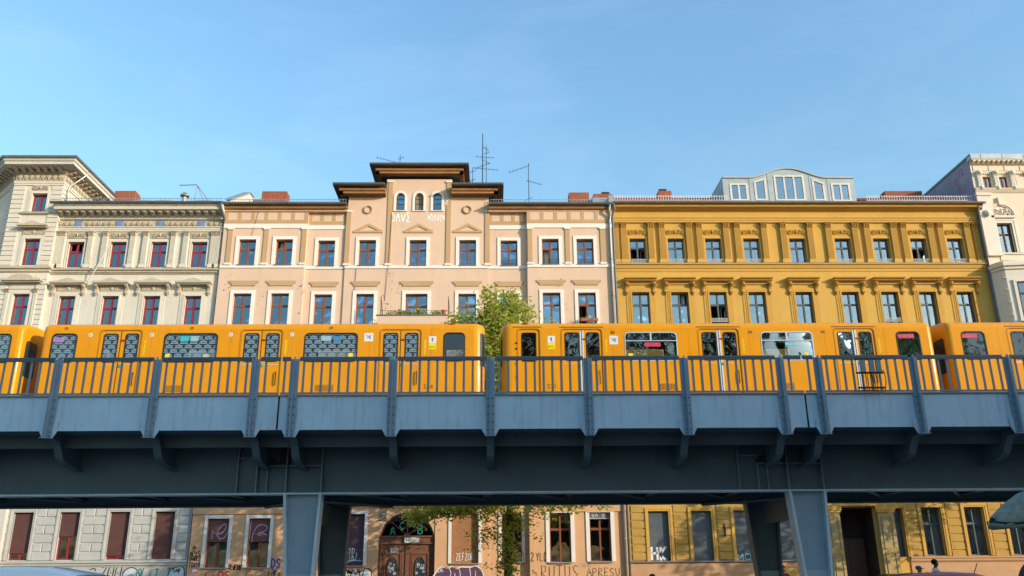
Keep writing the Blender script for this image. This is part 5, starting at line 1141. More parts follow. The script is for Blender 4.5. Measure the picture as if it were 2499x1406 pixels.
for a, b in zip(PX[:-1], PX[1:]):
    j = next((v for v in JO if a < v < b), None)
    for (u, v) in ([(a, b)] if j is None else [(a, j-.025), (j+.025, b)]):
        pl_ = MB().box(u+(.0 if u == a else 0), v, EY+.03, EY+.045, 5.09, 5.955).build('fascia_plate', vb, va)
        MB().box(u, v, EY-.02, EY+.045, 5.955, 5.985).build('fascia_angle', rail_p, pl_)
        MB().box(u, v, EY+.02, EY+.06, 5.072, 5.09).build('fascia_edge', vb, pl_)
        r_o = MB().box(u+(.12 if u == a else 0), v-(.12 if v == b else 0), EY-.035, EY+.035, 6.93, 6.985).box(u+(.12 if u == a else 0), v-(.12 if v == b else 0), EY-.03, EY-.02, 6.87, 6.93).build('top_rail', mat('top_rail_paint', (.07, .095, .12), .45), va)
        MB().box(u+(.12 if u == a else 0), v-(.12 if v == b else 0), EY-.025, EY+.025, 6.0, 6.04).build('bottom_rail', rail_p, r_o)
        L_ = v-u; n = max(1, round(L_/.2335)-1) if j is None else max(1, int((L_-.2)/.2335))
        for k in range(n):
            x = u+L_*(k+1)/(n+1) if j is None else (u+.2+.2335*k+.06 if u == a else v-.2-.2335*k-.06)
            inst('baluster', bar, r_o, (x, EY, 6.02))
    if j is not None: MB().box(j-.03, j+.03, EY+.06, EY+.08, 5.1, 5.95).build('joint_strip', joint_box, va)
X0, X1 = -22, 24
# deck, stringers, girders
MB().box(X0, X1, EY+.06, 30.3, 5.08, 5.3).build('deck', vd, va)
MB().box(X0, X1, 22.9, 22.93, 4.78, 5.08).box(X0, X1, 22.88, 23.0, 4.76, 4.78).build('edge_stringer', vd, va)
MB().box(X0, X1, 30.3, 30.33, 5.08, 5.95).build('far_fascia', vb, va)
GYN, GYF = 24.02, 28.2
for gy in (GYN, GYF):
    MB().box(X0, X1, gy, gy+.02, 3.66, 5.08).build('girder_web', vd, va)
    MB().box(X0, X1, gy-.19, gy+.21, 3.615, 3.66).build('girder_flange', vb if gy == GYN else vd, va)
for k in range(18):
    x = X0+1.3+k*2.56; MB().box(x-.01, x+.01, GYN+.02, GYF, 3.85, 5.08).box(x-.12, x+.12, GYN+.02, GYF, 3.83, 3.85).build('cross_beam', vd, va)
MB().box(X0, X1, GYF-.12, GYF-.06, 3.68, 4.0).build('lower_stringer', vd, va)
# lattice under the deck
for k in range(8):
    x = X0+1.3+k*5.12; MB().path([(x, GYN+.1, 3.8), (x+2.56, GYF-.1, 3.8)], .05, 4).path([(x+2.56, GYN+.1, 3.8), (x+5.12, GYF-.1, 3.8)], .05, 4).build('wind_brace', vd, va)
# tracks
rl_m = mat('rail_steel', (.18, .13, .1), .4, .2, metal=.6); slp = mat('sleeper_wood', (.09, .07, .055), .9)
slm = MB().box(-.12, .12, -1.2, 1.2, 5.3, 5.46).mesh('sleeper', slp)
for yc in (23.95, 26.8):
    for k in range(int((X1-X0)/.65)): inst('sleeper', slm, va, (X0+.3+k*.65, yc, 0))
    for s in (-1, 1): MB().box(X0, X1, yc+s*.72-.035, yc+s*.72+.035, 5.46, 5.6).build('rail', rl_m, va)
# pillars and the stiffened girder ends above them
def pillar(cx, y, near):
    zt = 3.615; mb = MB(); wt, wb = .48, .27; d0, d1 = -.21, .21; t = .035
    def sec(z): f_ = (zt-z)/zt; return wt-(wt-wb)*f_, cx+(.08 if cx > 0 else .06)*f_*(1 if True else 1)
    for s in (-1, 1):
        h0, c0 = sec(0); h1, c1 = sec(zt)
        x0, x1 = c0+s*h0, c1+s*h1
        mb.add([(x0-t, y+d0, 0), (x0+t, y+d0, 0), (x0+t, y+d1, 0), (x0-t, y+d1, 0), (x1-t, y+d0, zt), (x1+t, y+d0, zt), (x1+t, y+d1, zt), (x1-t, y+d1, zt)], [(0, 3, 2, 1), (4, 5, 6, 7), (0, 1, 5, 4), (1, 2, 6, 5), (2, 3, 7, 6), (3, 0, 4, 7)])
    h0, c0 = sec(0); h1, c1 = sec(zt)
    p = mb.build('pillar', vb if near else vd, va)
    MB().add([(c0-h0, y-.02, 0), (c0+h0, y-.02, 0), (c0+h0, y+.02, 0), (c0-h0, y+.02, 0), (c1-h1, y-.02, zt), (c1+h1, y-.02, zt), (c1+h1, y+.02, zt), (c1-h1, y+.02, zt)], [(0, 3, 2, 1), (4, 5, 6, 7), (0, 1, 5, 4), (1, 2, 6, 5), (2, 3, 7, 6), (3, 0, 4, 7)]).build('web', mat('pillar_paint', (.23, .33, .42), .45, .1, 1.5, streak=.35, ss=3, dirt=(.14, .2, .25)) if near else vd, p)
    h, c = sec(1.55); MB().box(c-h+t, c+h-t, y-.028, y-.02, 0, 1.55).build('repair_plate', mat('fresh_paint', (.32, .41, .46), .5, .05), p)
    MB().box(c0-.5, c0+.5, y-.4, y+.4, 0, .18).build('footing', mat('concrete', (.3, .29, .27), .9, .15), p)
    return p
NX = (-5.2, 8.62)
for cx in NX:
    pillar(cx, GYN, True); pillar(cx+.1 if cx < 0 else cx, GYF, False)
    MB().box(cx-.05, cx+.05, GYN+.3, GYF-.3, 2.95, 3.5).build('pier_beam', vd, va)
    MB().box(cx-.06, cx+.06, GYN+.2, GYF-.2, 3.45, 3.6).build('tie_beam', vd, va)
    MB().path([(cx-.1, GYN+.3, 3.5), (cx-2.0, GYF-.4, 3.58)], .06, 4).path([(cx+.1, GYN+.3, 3.5), (cx+2.0, GYF-.4, 3.58)], .06, 4).build('wind_brace', vd, va)
    g = GYN
    def st(x, z0, z1, d=.16): MB().box(x-.018, x+.018, g-d, g, z0, z1).build('stiffener', vst, va)
    st(cx-.48, 3.66, 5.0, .19); st(cx+.48, 3.66, 5.0, .19); st(cx-1.83, 3.66, 4.9, .12); st(cx-1.3, 3.66, 4.4, .14); st(cx-1.02, 3.66, 4.36, .1)
    def hz(xa, xb, z, d=.16): MB().box(xa, xb, g-d, g, z-.015, z+.015).build('stiffener_plate', vst, va)
    hz(cx-1.3, cx+.48, 4.38); hz(cx-1.83, cx-1.3, 4.6)
    o = MB().box(cx-1.3, cx-.75, g-.12, g-.005, 4.44, 4.48)
    for k in range(3): o.box(cx-1.28+.05*k, cx-.78-.03*k, g-.11, g-.004, 4.49+.045*k, 4.52+.045*k)
    o.build('bearing', joint_box, va)
    MB().box(cx-.74, cx-.4, g-.03, g+.01, 4.45, 5.05).build('girder_gap', joint_box, va)
# cable rack clamped on the railing
cb = empty('cable_rack', (9.95, EY-.1, 6.0), 'black cable rack with two boxes on the railing beside the right pillar', 'cable rack')
for z in (6.83, 6.46, 6.06): MB().box(9.58, 10.3, EY-.14, EY-.09, z, z+.045).build('rack_bar', darkmetal, cb)
for x in (9.7, 9.94, 10.12): MB().box(x, x+.13, EY-.17, EY-.1, 6.5, 6.82).build('junction_box', mat('box_grey', (.22, .26, .29), .5), cb)
mb = MB()
for k, x in enumerate((9.72, 9.8, 9.86, 9.98, 10.03, 10.08)): mb.path([(x, EY-.13, 6.5), (x+.02*(k % 2), EY-.13, 6.3), (x, EY-.13, 5.98)], .012, 5)
mb.path([(10.24, EY-.12, 6.6), (10.33, EY-.12, 6.5), (10.34, EY-.12, 6.25), (10.28, EY-.12, 6.0)], .012, 5); mb.build('cables', darkmetal, cb)

# ================================================================== TRAIN
TYN, TYF, TC = 25.65, 27.95, 26.8
def train_paint():
    m, t, b = nodes('train_yellow'); L = t.links.new; N = t.nodes.new
    b.inputs['Base Color'].default_value = (.62, .24, .001, 1); b.inputs['Roughness'].default_value = .34; b.inputs['Specular IOR Level'].default_value = .22; b.inputs['Coat Weight'].default_value = .1; b.inputs['Coat Roughness'].default_value = .08
    geo = N('ShaderNodeNewGeometry'); mp = N('ShaderNodeMapping'); mp.inputs['Scale'].default_value = (.5, .5, 1.5); n = N('ShaderNodeTexNoise'); n.inputs['Scale'].default_value = 1.2; n.inputs['Detail'].default_value = 5
    L(geo.outputs['Position'], mp.inputs[0]); L(mp.outputs[0], n.inputs['Vector']); bp = N('ShaderNodeBump'); bp.inputs['Strength'].default_value = .12; bp.inputs['Distance'].default_value = .05
    L(n.outputs[0], bp.inputs['Height']); L(bp.outputs[0], b.inputs['Normal'])
    mx = N('ShaderNodeMix'); mx.data_type = 'RGBA'; mx.inputs['A'].default_value = (.69, .265, .001, 1); mx.inputs['B'].default_value = (.77, .315, .001, 1); L(n.outputs[0], mx.inputs['Factor'])
    n2 = N('ShaderNodeTexNoise'); n2.inputs['Scale'].default_value = 3.5; n2.inputs['Detail'].default_value = 10; n2.inputs['Roughness'].default_value = .75; mp2 = N('ShaderNodeMapping'); mp2.inputs['Scale'].default_value = (1.5, 1.5, .35); L(geo.outputs['Position'], mp2.inputs[0]); L(mp2.outputs[0], n2.inputs['Vector'])
    mr = N('ShaderNodeMapRange'); mr.inputs[1].default_value = .5; mr.inputs[2].default_value = .8; mr.inputs[4].default_value = .45; L(n2.outputs[0], mr.inputs[0]); x3 = N('ShaderNodeMix'); x3.data_type = 'RGBA'; x3.inputs['B'].default_value = (.4, .17, .02, 1); L(mr.outputs[0], x3.inputs['Factor']); L(mx.outputs['Result'], x3.inputs['A']); L(x3.outputs['Result'], b.inputs['Base Color'])
    return m
ty_ = train_paint(); rub = mat('rubber_black', (.018, .02, .022), .5); tdark = mat('underframe', (.03, .035, .04), .7)
def film_mat():
    """window film printed with rows of small pale gate silhouettes"""
    m, t, b = nodes('printed_window_film'); L = t.links.new; N = t.nodes.new
    geo = N('ShaderNodeNewGeometry'); sp = N('ShaderNodeSeparateXYZ'); L(geo.outputs['Position'], sp.inputs[0])
    def M(op, a, b_=None, c=None):
        n = N('ShaderNodeMath'); n.operation = op
        for i, v in enumerate((a, b_, c)):
            if v is None: continue
            if isinstance(v, (int, float)): n.inputs[i].default_value = v
            else: L(v, n.inputs[i])
        return n.outputs[0]
    zc = M('MULTIPLY', sp.outputs['Z'], 7.2); row = M('FLOOR', zc); v = M('FRACT', zc)
    xc = M('ADD', M('MULTIPLY', sp.outputs['X'], 3.4), M('MULTIPLY', M('MODULO', row, 2.0), .5)); u = M('ABSOLUTE', M('SUBTRACT', M('FRACT', xc), .5))
    base = M('MULTIPLY', M('LESS_THAN', u, .43), M('LESS_THAN', v, .22))
    colm = M('MULTIPLY', M('MULTIPLY', M('LESS_THAN', u, .36), M('LESS_THAN', v, .55)), M('GREATER_THAN', M('FRACT', M('MULTIPLY', u, 9.0)), .45))
    topb = M('MULTIPLY', M('MULTIPLY', M('LESS_THAN', u, .38), M('LESS_THAN', v, .7)), M('GREATER_THAN', v, .5))
    quad = M('MULTIPLY', M('LESS_THAN', u, .13), M('MULTIPLY', M('GREATER_THAN', v, .68), M('LESS_THAN', v, .88)))
    g = M('MAXIMUM', M('MAXIMUM', base, colm), M('MAXIMUM', topb, quad))
    mx = N('ShaderNodeMix'); mx.data_type = 'RGBA'; mx.inputs['A'].default_value = (.018, .024, .035, 1); mx.inputs['B'].default_value = (.22, .33, .42, 1); L(g, mx.inputs['Factor']); L(mx.outputs['Result'], b.inputs['Base Color'])
    b.inputs['Roughness'].default_value = .3; b.inputs['Specular IOR Level'].default_value = .4
    tr = N('ShaderNodeBsdfTransparent'); tr.inputs[0].default_value = (.42, .48, .54, 1); gl = N('ShaderNodeBsdfGlossy'); gl.inputs['Roughness'].default_value = .03; fr = N('ShaderNodeFresnel'); fr.inputs['IOR'].default_value = 1.7
    ms = N('ShaderNodeMixShader'); L(fr.outputs[0], ms.inputs[0]); L(tr.outputs[0], ms.inputs[1]); L(gl.outputs[0], ms.inputs[2])
    m2 = N('ShaderNodeMixShader'); L(M('MULTIPLY', g, .85), m2.inputs[0]); L(ms.outputs[0], m2.inputs[1]); L(b.outputs[0], m2.inputs[2]); L(m2.outputs[0], t.nodes['Material Output'].inputs[0])
    return m
film = film_mat(); tglass = glass('train_glass', 2.35, (.5, .56, .62), wav=.05); cglass = glass('cab_glass', 1.8, (.45, .52, .6))
frame_al = mat('window_aluminium', (.62, .64, .65), .35, .05, metal=.5)
def rrect(x0, x1, z0, z1, r, n=5):
    pts = []
    for (cx, cz, a0) in ((x1-r, z1-r, 0), (x0+r, z1-r, 90), (x0+r, z0+r, 180), (x1-r, z0+r, 270)):
        for k in range(n+1): a = R(a0+90*k/n); pts.append((cx+r*math.cos(a), cz+r*math.sin(a)))
    return pts
def ringm(mb, po_, pi_, y0, y1):
    n = len(po_); vs = [(x, y0, z) for x, z in po_]+[(x, y0, z) for x, z in pi_]+[(x, y1, z) for x, z in po_]+[(x, y1, z) for x, z in pi_]; fs = []
    for i in range(n):
        j = (i+1) % n; fs += [(i, n+i, n+j, j), (i, j, 2*n+j, 2*n+i), (n+i, 3*n+i, 3*n+j, n+j)]
    mb.add(vs, fs); return mb
def flat(mb, pts, y): mb.add([(sum(p[0] for p in pts)/len(pts), y, sum(p[1] for p in pts)/len(pts))]+[(x, y, z) for x, z in pts], [(0, 1+(i+1) % len(pts), 1+i) for i in range(len(pts))]); return mb
BZ0, BZ1 = 6.68, 8.8
def roofprof(ins=0.):
    k = 1-ins/1.15; pts = [(-1.15, 8.8), (-1.135, 8.88), (-1.08, 8.95), (-.98, 9.0), (-.7, 9.07), (-.35, 9.11), (0, 9.12)]
    pts = pts+[(-x, z) for x, z in pts[-2::-1]]
    return [(TC+x*k, z-ins*.45) for x, z in pts]
def metro_car(label, xa, xb, ends, wins, doors, style, cabdoor=None):
    root = empty('metro_car', ((xa+xb)/2, TC, 5.6), label, 'train', 'cars of the yellow metro train')
    ra = .34 if ends[0] == 'cab' else .16; rb = .34 if ends[1] == 'cab' else .16; a, b = xa+ra, xb-rb
    ops = [(x0, x1, z0, z1) for x0, x1, z0, z1 in wins]+[(c-.63, c+.63, BZ0, 8.76) for c in doors]
    if cabdoor: ops.append((cabdoor[0], cabdoor[1], BZ0, 8.77))
    mb = wall_grid(MB(), a, b, BZ0, BZ1, TYN, ops, .06)
    nv = len(mb.v); far = MB(); wall_grid(far, a, b, BZ0, BZ1, TYN, [o for o in ops if o[2] > BZ0+.1], .06); mb.add([(x, 2*TC-y, z) for x, y, z in far.v], [f[::-1] for f in far.f])
    rp = roofprof(); n = len(rp)
    mb.add([(a, y, z) for y, z in rp]+[(b, y, z) for y, z in rp], [(i, i+1, n+i+1, n+i) for i in range(n-1)])
    mb.poly([(a, TYN, BZ0), (b, TYN, BZ0), (b, TYF, BZ0), (a, TYF, BZ0)][::-1])
    # rounded ends
    def loft(xe, sg, rad, secs):
        rows = []; nonlocal mb
        for t, ins in secs: rows.append([(xe+sg*t*rad, TYN+ins, BZ0+ins*.15)]+[(xe+sg*t*rad, y, z) for y, z in roofprof(ins)]+[(xe+sg*t*rad, TYF-ins, BZ0+ins*.15)])
        m_ = len(rows[0]); vs = [p for r_ in rows for p in r_]; fs = []
        for i in range(len(rows)-1):
            for j in range(m_-1): fs.append((i*m_+j, i*m_+j+1, (i+1)*m_+j+1, (i+1)*m_+j)[::(1 if sg > 0 else -1)])
        k0 = len(vs); vs += rows[-1]; fs.append(tuple(range(k0, k0+m_))); mb.add(vs, fs)
    S = [(0, 0), (.2, .006), (.4, .026), (.6, .066), (.75, .112), (.87, .17), (.95, .23), (1, .32)]; S2 = [(0, 0), (.25, .005), (.5, .02), (.75, .05), (.92, .09), (1, .14)]
    body = mb.build('body', ty_, root, smooth=False)
    for (xe, sg, rad, e) in ((a, -1, ra, ends[0]), (b, 1, rb, ends[1])):
        mb = MB(); loft(xe, sg, rad, S if e == 'cab' else S2); mb.build('end_shell', ty_, root, smooth=True)
    # windscreen / end window
    for e, xe, sg, rad in ((ends[0], a, -1, ra), (ends[1], b, 1, rb)):
        m2 = MB(); z0, z1 = 7.62, 8.66
        if e == 'cab':
            secs = S[3:] if sg > 0 else S[5:]; pts = [(xe+sg*(t*rad+.006), TYN+i_-.006) for t, i_ in secs]; pts += [(pts[-1][0]+.0*sg, 2*TC-pts[-1][1])]
            vs = [(x, y, z0) for x, y in pts]+[(x, y, z1-.0) for x, y in pts]; k = len(pts); m2.add(vs, [(i, i+1, k+i+1, k+i)[::sg] for i in range(k-1)]); m2.build('windscreen', mat('windscreen_glass', (.03, .045, .055), .04, .2, 2, spec=.9), root)
            for s in (-1, 1):
                MB().lathe([(.09, 0), (.09, .03), (.06, .045)], (xe+sg*(rad-.02), TC+s*.62, 7.1), 10, 'x').build('headlamp', mat('lamp_glass', (.5, .45, .4), .15, spec=.7), root)
            MB().box(min(xe+sg*rad, xe+sg*(rad+.07)), max(xe+sg*rad, xe+sg*(rad+.07)), TYN+.3, TYN+.42, 6.95, 7.2).build('lamp_box', tdark, root)
        else:
            x = xe+sg*(rad+.004)
            for y0 in (TYN+.28, TYF-.28-.62):
                pp = rrect(y0, y0+.62, 7.45, 8.5, .1); m2.add([(x, y0+.31, 7.98)]+[(x, p, q) for p, q in pp], [(0, 1+(i+1) % len(pp), 1+i)[::sg] for i in range(len(pp))])
                m3 = MB(); po_ = rrect(y0-.03, y0+.65, 7.42, 8.53, .12); v0 = [(x+sg*.002, p, q) for p, q in po_]+[(x+sg*.002, p, q) for p, q in pp]; nn = len(pp); m3.add(v0, [(i, (i+1) % nn, nn+(i+1) % nn, nn+i) for i in range(nn)]); m3.build('gasket', rub, root)
            m2.build('end_window', mat('windscreen_glass', (.03, .045, .055), .04, .2, 2, spec=.9), root)
    # windows
    for (x0, x1, z0, z1) in wins:
        big = x1-x0 > 1.2; r_ = .13
        g = ringm(MB(), rrect(x0+.001, x1-.001, z0+.001, z1-.001, .002), rrect(x0+.035, x1-.035, z0+.035, z1-.035, r_), TYN+.002, TYN+.05).build('window', ty_, root)
        ringm(MB(), rrect(x0+.02, x1-.02, z0+.02, z1-.02, r_+.01), rrect(x0+.05, x1-.05, z0+.05, z1-.05, r_-.01), TYN-.008, TYN+.045).build('gasket', frame_al if (style == 'hopper' and big) else rub, g)
        gm_ = film if style == 'film' and not (cab_x(x0, x1, ends, xa, xb)) else (cglass if cab_x(x0, x1, ends, xa, xb) else tglass)
        flat(MB(), rrect(x0+.04, x1-.04, z0+.04, z1-.04, r_), TYN+.03).build('pane', gm_, g)
        if style == 'hopper' and big:
            MB().box(x0+.05, x1-.05, TYN-.006, TYN+.03, 8.375, 8.4).box((x0+x1)/2-.025, (x0+x1)/2+.025, TYN-.006, TYN+.03, 8.4, z1-.05).build('hopper_frame', frame_al, g)
            MB().box(x0+.06, x1-.06, TYN+.04, TYN+.045, 8.4, z1-.05).build('hopper_shade', mat('hopper_dark', (.03, .035, .04), .3), g)
        # far side window
        flat(MB(), rrect(x0+.02, x1-.02, z0+.02, z1-.02, r_), TYF-.03).build('far_pane', cglass, root)
    # doors
    for c in doors:
        for s in (-1, 1):
            x0, x1 = (c-.622, c-.012) if s < 0 else (c+.012, c+.622)
            p0, p1 = (x0+.1, x1-.07) if s < 0 else (x0+.13, x1-.075)
            lf = MB(); wall_grid(lf, x0, x1, BZ0+.01, 8.75, TYN+.018, [(p0, p1, 7.76, 8.66)], .03); lf = lf.build('door_leaf', ty_, root)
            ringm(MB(), rrect(p0-.001, p1+.001, 7.759, 8.661, .002), rrect(p0+.012, p1-.012, 7.772, 8.648, .08), TYN+.019, TYN+.045).build('pane_corner', ty_, lf)
            ringm(MB(), rrect(p0-.008, p1+.008, 7.752, 8.668, .09), rrect(p0+.02, p1-.02, 7.78, 8.64, .07), TYN+.008, TYN+.04).build('gasket', rub, lf)
            flat(MB(), rrect(p0+.01, p1-.01, 7.77, 8.65, .08), TYN+.03).build('pane', film if style == 'film' else tglass, lf)
            MB().box(x0+.03, x1-.03, TYN+.012, TYN+.02, 7.66, 7.675).build('trim_line', frame_al, lf)
            if s > 0: MB().path([(x1-.1, TYN-.02, 7.02), (x1-.1, TYN-.035, 7.08), (x1-.1, TYN-.035, 7.38), (x1-.1, TYN-.02, 7.44)], .016, 6).build('grab_handle', rub, lf)
            if style == 'hopper': MB().box(c+s*.035-.022, c+s*.035+.022, TYN+.0, TYN+.02, BZ0+.02, 8.72).build('edge_strip', mat('door_strip_white', (.62, .64, .66), .4), lf)
        MB().box(c-.012, c+.012, TYN+.015, TYN+.03, BZ0+.01, 8.75).build('door_seal', rub, root)
        ringm(MB(), rrect(c-.66, c+.66, BZ0-.4, 8.79, .12), rrect(c-.63, c+.63, BZ0-.4, 8.76, .1), TYN-.006, TYN+.002).build('door_surround', mat('door_edge_brown', (.42, .19, .01), .4), root)  # darker brown edging, its colour shared with the panel seams
        MB().box(c-.3+.33, c-.27+.4, TYN-.01, TYN+.02, 8.42, 8.47).build('door_button', mat('button_red', (.3, .05, .03), .4), root)
        MB().box(c+.02, c+.1, TYN-.006, TYN+.02, 7.6, 7.68).build('door_lamp', mat('lamp_green', (.05, .3, .18), .3), root)
        yt_ = MB()
        for k in range(9): yt_.box(c+.73, c+.775+.01*(k % 3), TYN-.004, TYN, 7.98+k*.052, 7.98+k*.052+.03)
        yt_.build('door_decal', mat('decal_yellow', (.8, .62, .02), .4), root)
        if style == 'hopper': MB().box(c-.68, c+.7, TYN-.014, TYN+.01, 8.825, 8.845).build('rain_gutter', mat('rain_gutter', (.3, .13, .01), .4), root)
    for x in [c+s_*.95 for c in doors for s_ in (-1, 1)]:
        if not any(w0-.05 < x < w1+.05 for w0, w1, _, _ in wins) and a < x < b: MB().box(x-.004, x+.004, TYN-.002, TYN+.002, BZ0, 8.8).build('panel_seam', MATS['door_edge_brown'], root)
    MB().box(a, b, TYN-.004, TYN+.004, BZ0, BZ0+.05).build('sole_bar', mat('sole_bar', (.2, .1, .015), .6, .4, 6), root)
    # underframe, bogies
    MB().box(a+.2, b-.2, TYN+.25, TYF-.25, 6.3, BZ0-.01).build('underframe', tdark, root)
    for s in (.2, .8):
        xc = xa+(xb-xa)*s; bg_ = MB().box(xc-1.1, xc+1.1, TC-.75, TC+.75, 5.95, 6.25).build('bogie', tdark, root)
        for dx in (-.8, .8):
            for sy in (-.72, .72): MB().lathe([(.36, -.06), (.36, .06), (.3, .07)], (xc+dx, TC+sy, 5.965), 18, 'y').build('wheel', rl_m, bg_)
    # interior: floor, benches, poles, ceiling
    MB().box(a, b, TYN+.1, TYF-.1, 6.75, 6.8).build('floor', tdark, root)
    it = MB()
    for (x0, x1, z0, z1) in wins:
        if x1-x0 > 1.2:
            for y0 in (TYN+.08, TYF-.5): it.box(x0-.1, x1+.1, y0, y0+.42, 6.8, 7.25); it.box(x0-.1, x1+.1, y0 if y0 < TC else y0+.34, y0+.08 if y0 < TC else y0+.42, 7.25, 7.75)
    if it.v: it.build('seat_bench', mat('seat_fabric', (.05, .06, .12), .9, .5, 20), root)
    hp = MB()
    for c in doors:
        for dx in (-.7, .7): hp.path([(c+dx, TYN+.5, 6.8), (c+dx, TYN+.5, 8.85)], .018, 6)
    hp.path([(a+.4, TC-.5, 8.6), (b-.4, TC-.5, 8.6)], .016, 6); hp.build('hand_rail', mat('rail_orange', (.7, .3, .05), .4), root)
    MB().box(a, b, TYN+.1, TYF-.1, 8.88, 8.9).build('ceiling', mat('train_ceiling', (.3, .3, .29), .8), root)
    return root
def cab_x(x0, x1, ends, xa, xb): return (ends[1] == 'cab' and x0 > xb-2) or (ends[0] == 'cab' and x1 < xa+2)
WZ = (7.72, 8.69)
def W(x0, x1): return (x0-.02, x1+.02, WZ[0], WZ[1])
carL = metro_car('yellow metro car with printed window film, second from left, number 584', -13.92, -.29, ('mid', 'cab'), [W(-13.6, -12.82), W(-10.17, -8.52), W(-5.86, -4.21), W(-1.56, -.89)], [-11.5, -7.18, -2.89], 'film')
carR = metro_car('yellow metro car with hopper windows and white door strips, number 521', .22, 13.83, ('cab', 'mid'), [W(4.08, 5.73), W(8.36, 10.01), W(12.65, 13.4)], [2.74, 7.04, 11.33], 'hopper', cabdoor=(.75, 1.43))
carLL = metro_car('yellow metro car cut off by the left edge of the picture', -28.1, -14.5, ('cab', 'mid'), [W(-15.6-.0, -14.82+.0), W(-19.9, -18.25), W(-24.2, -22.55), W(-27.5, -26.85)], [-16.92, -21.23, -25.5], 'film')
carRR = metro_car('yellow metro car cut off by the right edge of the picture', 14.28, 27.9, ('mid', 'cab'), [W(14.72, 15.48), W(18.2, 19.85), W(22.5, 24.15), W(26.4, 27.1)], [16.85, 21.15, 25.4], 'hopper')
# cab door of the right car
x0, x1 = .755, 1.425
cdoor = MB(); wall_grid(cdoor, x0, x1, BZ0+.01, 8.76, TYN+.02, [(.87, 1.32, 7.74, 8.66)], .03); cdoor = cdoor.build('cab_door', ty_, carR)
ringm(MB(), rrect(.862, 1.328, 7.732, 8.668, .08), rrect(.89, 1.3, 7.76, 8.64, .06), TYN+.008, TYN+.045).build('gasket', rub, cdoor); flat(MB(), rrect(.88, 1.31, 7.75, 8.65, .07), TYN+.03).build('pane', cglass, cdoor)
ringm(MB(), rrect(.72, 1.46, BZ0-.3, 8.8, .12), rrect(.755, 1.425, BZ0-.3, 8.765, .1), TYN-.006, TYN+.002).build('door_surround', MATS['door_edge_brown'], carR)
for z in (8.3, 8.12, 7.65, 7.2): MB().box(.69, .73, TYN-.03, TYN, z, z+.05).build('hinge', rub, cdoor)
MB().box(.6, 1.5, TYN-.014, TYN+.01, 8.835, 8.855).build('rain_gutter', MATS['rain_gutter'], carR)
# couplings
for (a, b, par) in ((-14.45, -13.95, carL), (13.85, 14.3, carR), (-.3, .25, carL)): MB().box(a, b, TC-.12, TC+.12, 6.05, 6.3).build('coupler', tdark, par)
# stickers, lamps, grilles, numbers
def sticker_disc(par, x, z, r_=.062):
    o = MB().lathe([(r_, 0), (r_, .004)], (x, TYN, z), 18, 'y').build('round_sticker', white, par); strokes(o, [[(x-.035, z), (x, z+.02), (x+.035, z)], [(x-.03, z-.02), (x+.02, z-.02)]], TYN-.006, 'purple', .012, name='pictogram')
for x in (-12.44, -10.56, -8.14, -6.25): sticker_disc(carL, x, 8.62)
for x in (-20.6, -17.9): sticker_disc(carLL, x, 8.62)
def sq_sticker(par, x, z0, z1, w_):
    o = MB().box(x-w_/2, x+w_/2, TYN-.005, TYN, z0, z1).build('notice_sticker', white, par); zc = (z0+z1)/2
    strokes(o, [[(x-.08, zc+.06), (x, zc+.02), (x+.08, zc+.05)], [(x-.05, zc-.02), (x+.06, zc-.03)], [(x+.02, zc+.06), (x+.06, zc-.06)]], TYN-.009, 'blue', .018, name='pictogram')
sq_sticker(carL, -3.88, 8.39, 8.66, .28); sq_sticker(carR, 3.74, 8.27, 8.55, .27)
def plate(par, x):
    o = MB().box(x-.115, x+.115, TYN-.005, TYN, 8.33, 8.55).build('notice_sticker', white, par); strokes(o, [[(x-.03, 8.46), (x+.02, 8.48), (x-.01, 8.42), (x+.03, 8.38)], [(x+.01, 8.5), (x+.015, 8.505)]], TYN-.009, 'blue', .025, name='pictogram')
    o = MB().box(x-.115, x+.115, TYN-.005, TYN, 8.13, 8.325).build('operator_sticker', mat('plate_yellow', (.85, .68, .02), .4), par); inst('lettering', text_mesh('BVG', .1, mat('letter_olive', (.2, .16, .02), .5)), o, (x, TYN-.008, 8.2), rot=FACE)
plate(carL, -1.9); plate(carR, 1.79)
num_m = mat('number_brown', (.16, .07, .01), .5)
inst('car_number', text_mesh('584', .2, num_m), carL, (-2.0, TYN-.004, 6.95), rot=FACE); inst('car_number', text_mesh('521', .2, num_m), carR, (1.78, TYN-.004, 6.95), rot=FACE)
gr = MB().box(-.27, .27, -.006, .01, 0, .2)
for k in range(11): gr.box(-.25+.05*k-.01, -.25+.05*k+.01, -.014, 0, .015, .185)
grm = gr.mesh('vent_grille', mat('grille_brown', (.42, .19, .01), .5))
for par, xs_ in ((carL, (-5.15, -9.7)), (carR, (5.37, 9.0))):
    for x in xs_: inst('vent_grille', grm, par, (x, TYN, 6.83))
for x in (-13.2, -9.35, -5.05):
    ringm(MB(), rrect(x-.05, x+.05, 8.79, 8.87, .038), rrect(x-.032, x+.032, 8.805, 8.855, .024), TYN-.012, TYN+.03).build('marker_ring', MATS['rain_gutter'], carL)
for x in (3.72, 8.05, 10.35): MB().box(x-.06, x+.06, TYN-.008, TYN+.01, 8.6+.02, 8.7).build('vent_cover', mat('vent_brown', (.25, .11, .01), .5), carR)
for par, x in ((carL, -1.32), (carR, .98)): MB().ball((x, TYN+.1, 8.96), (.12, .06, .045), 8, 5).build('roof_lamp', mat('lamp_red', (.22, .03, .01), .3), par)
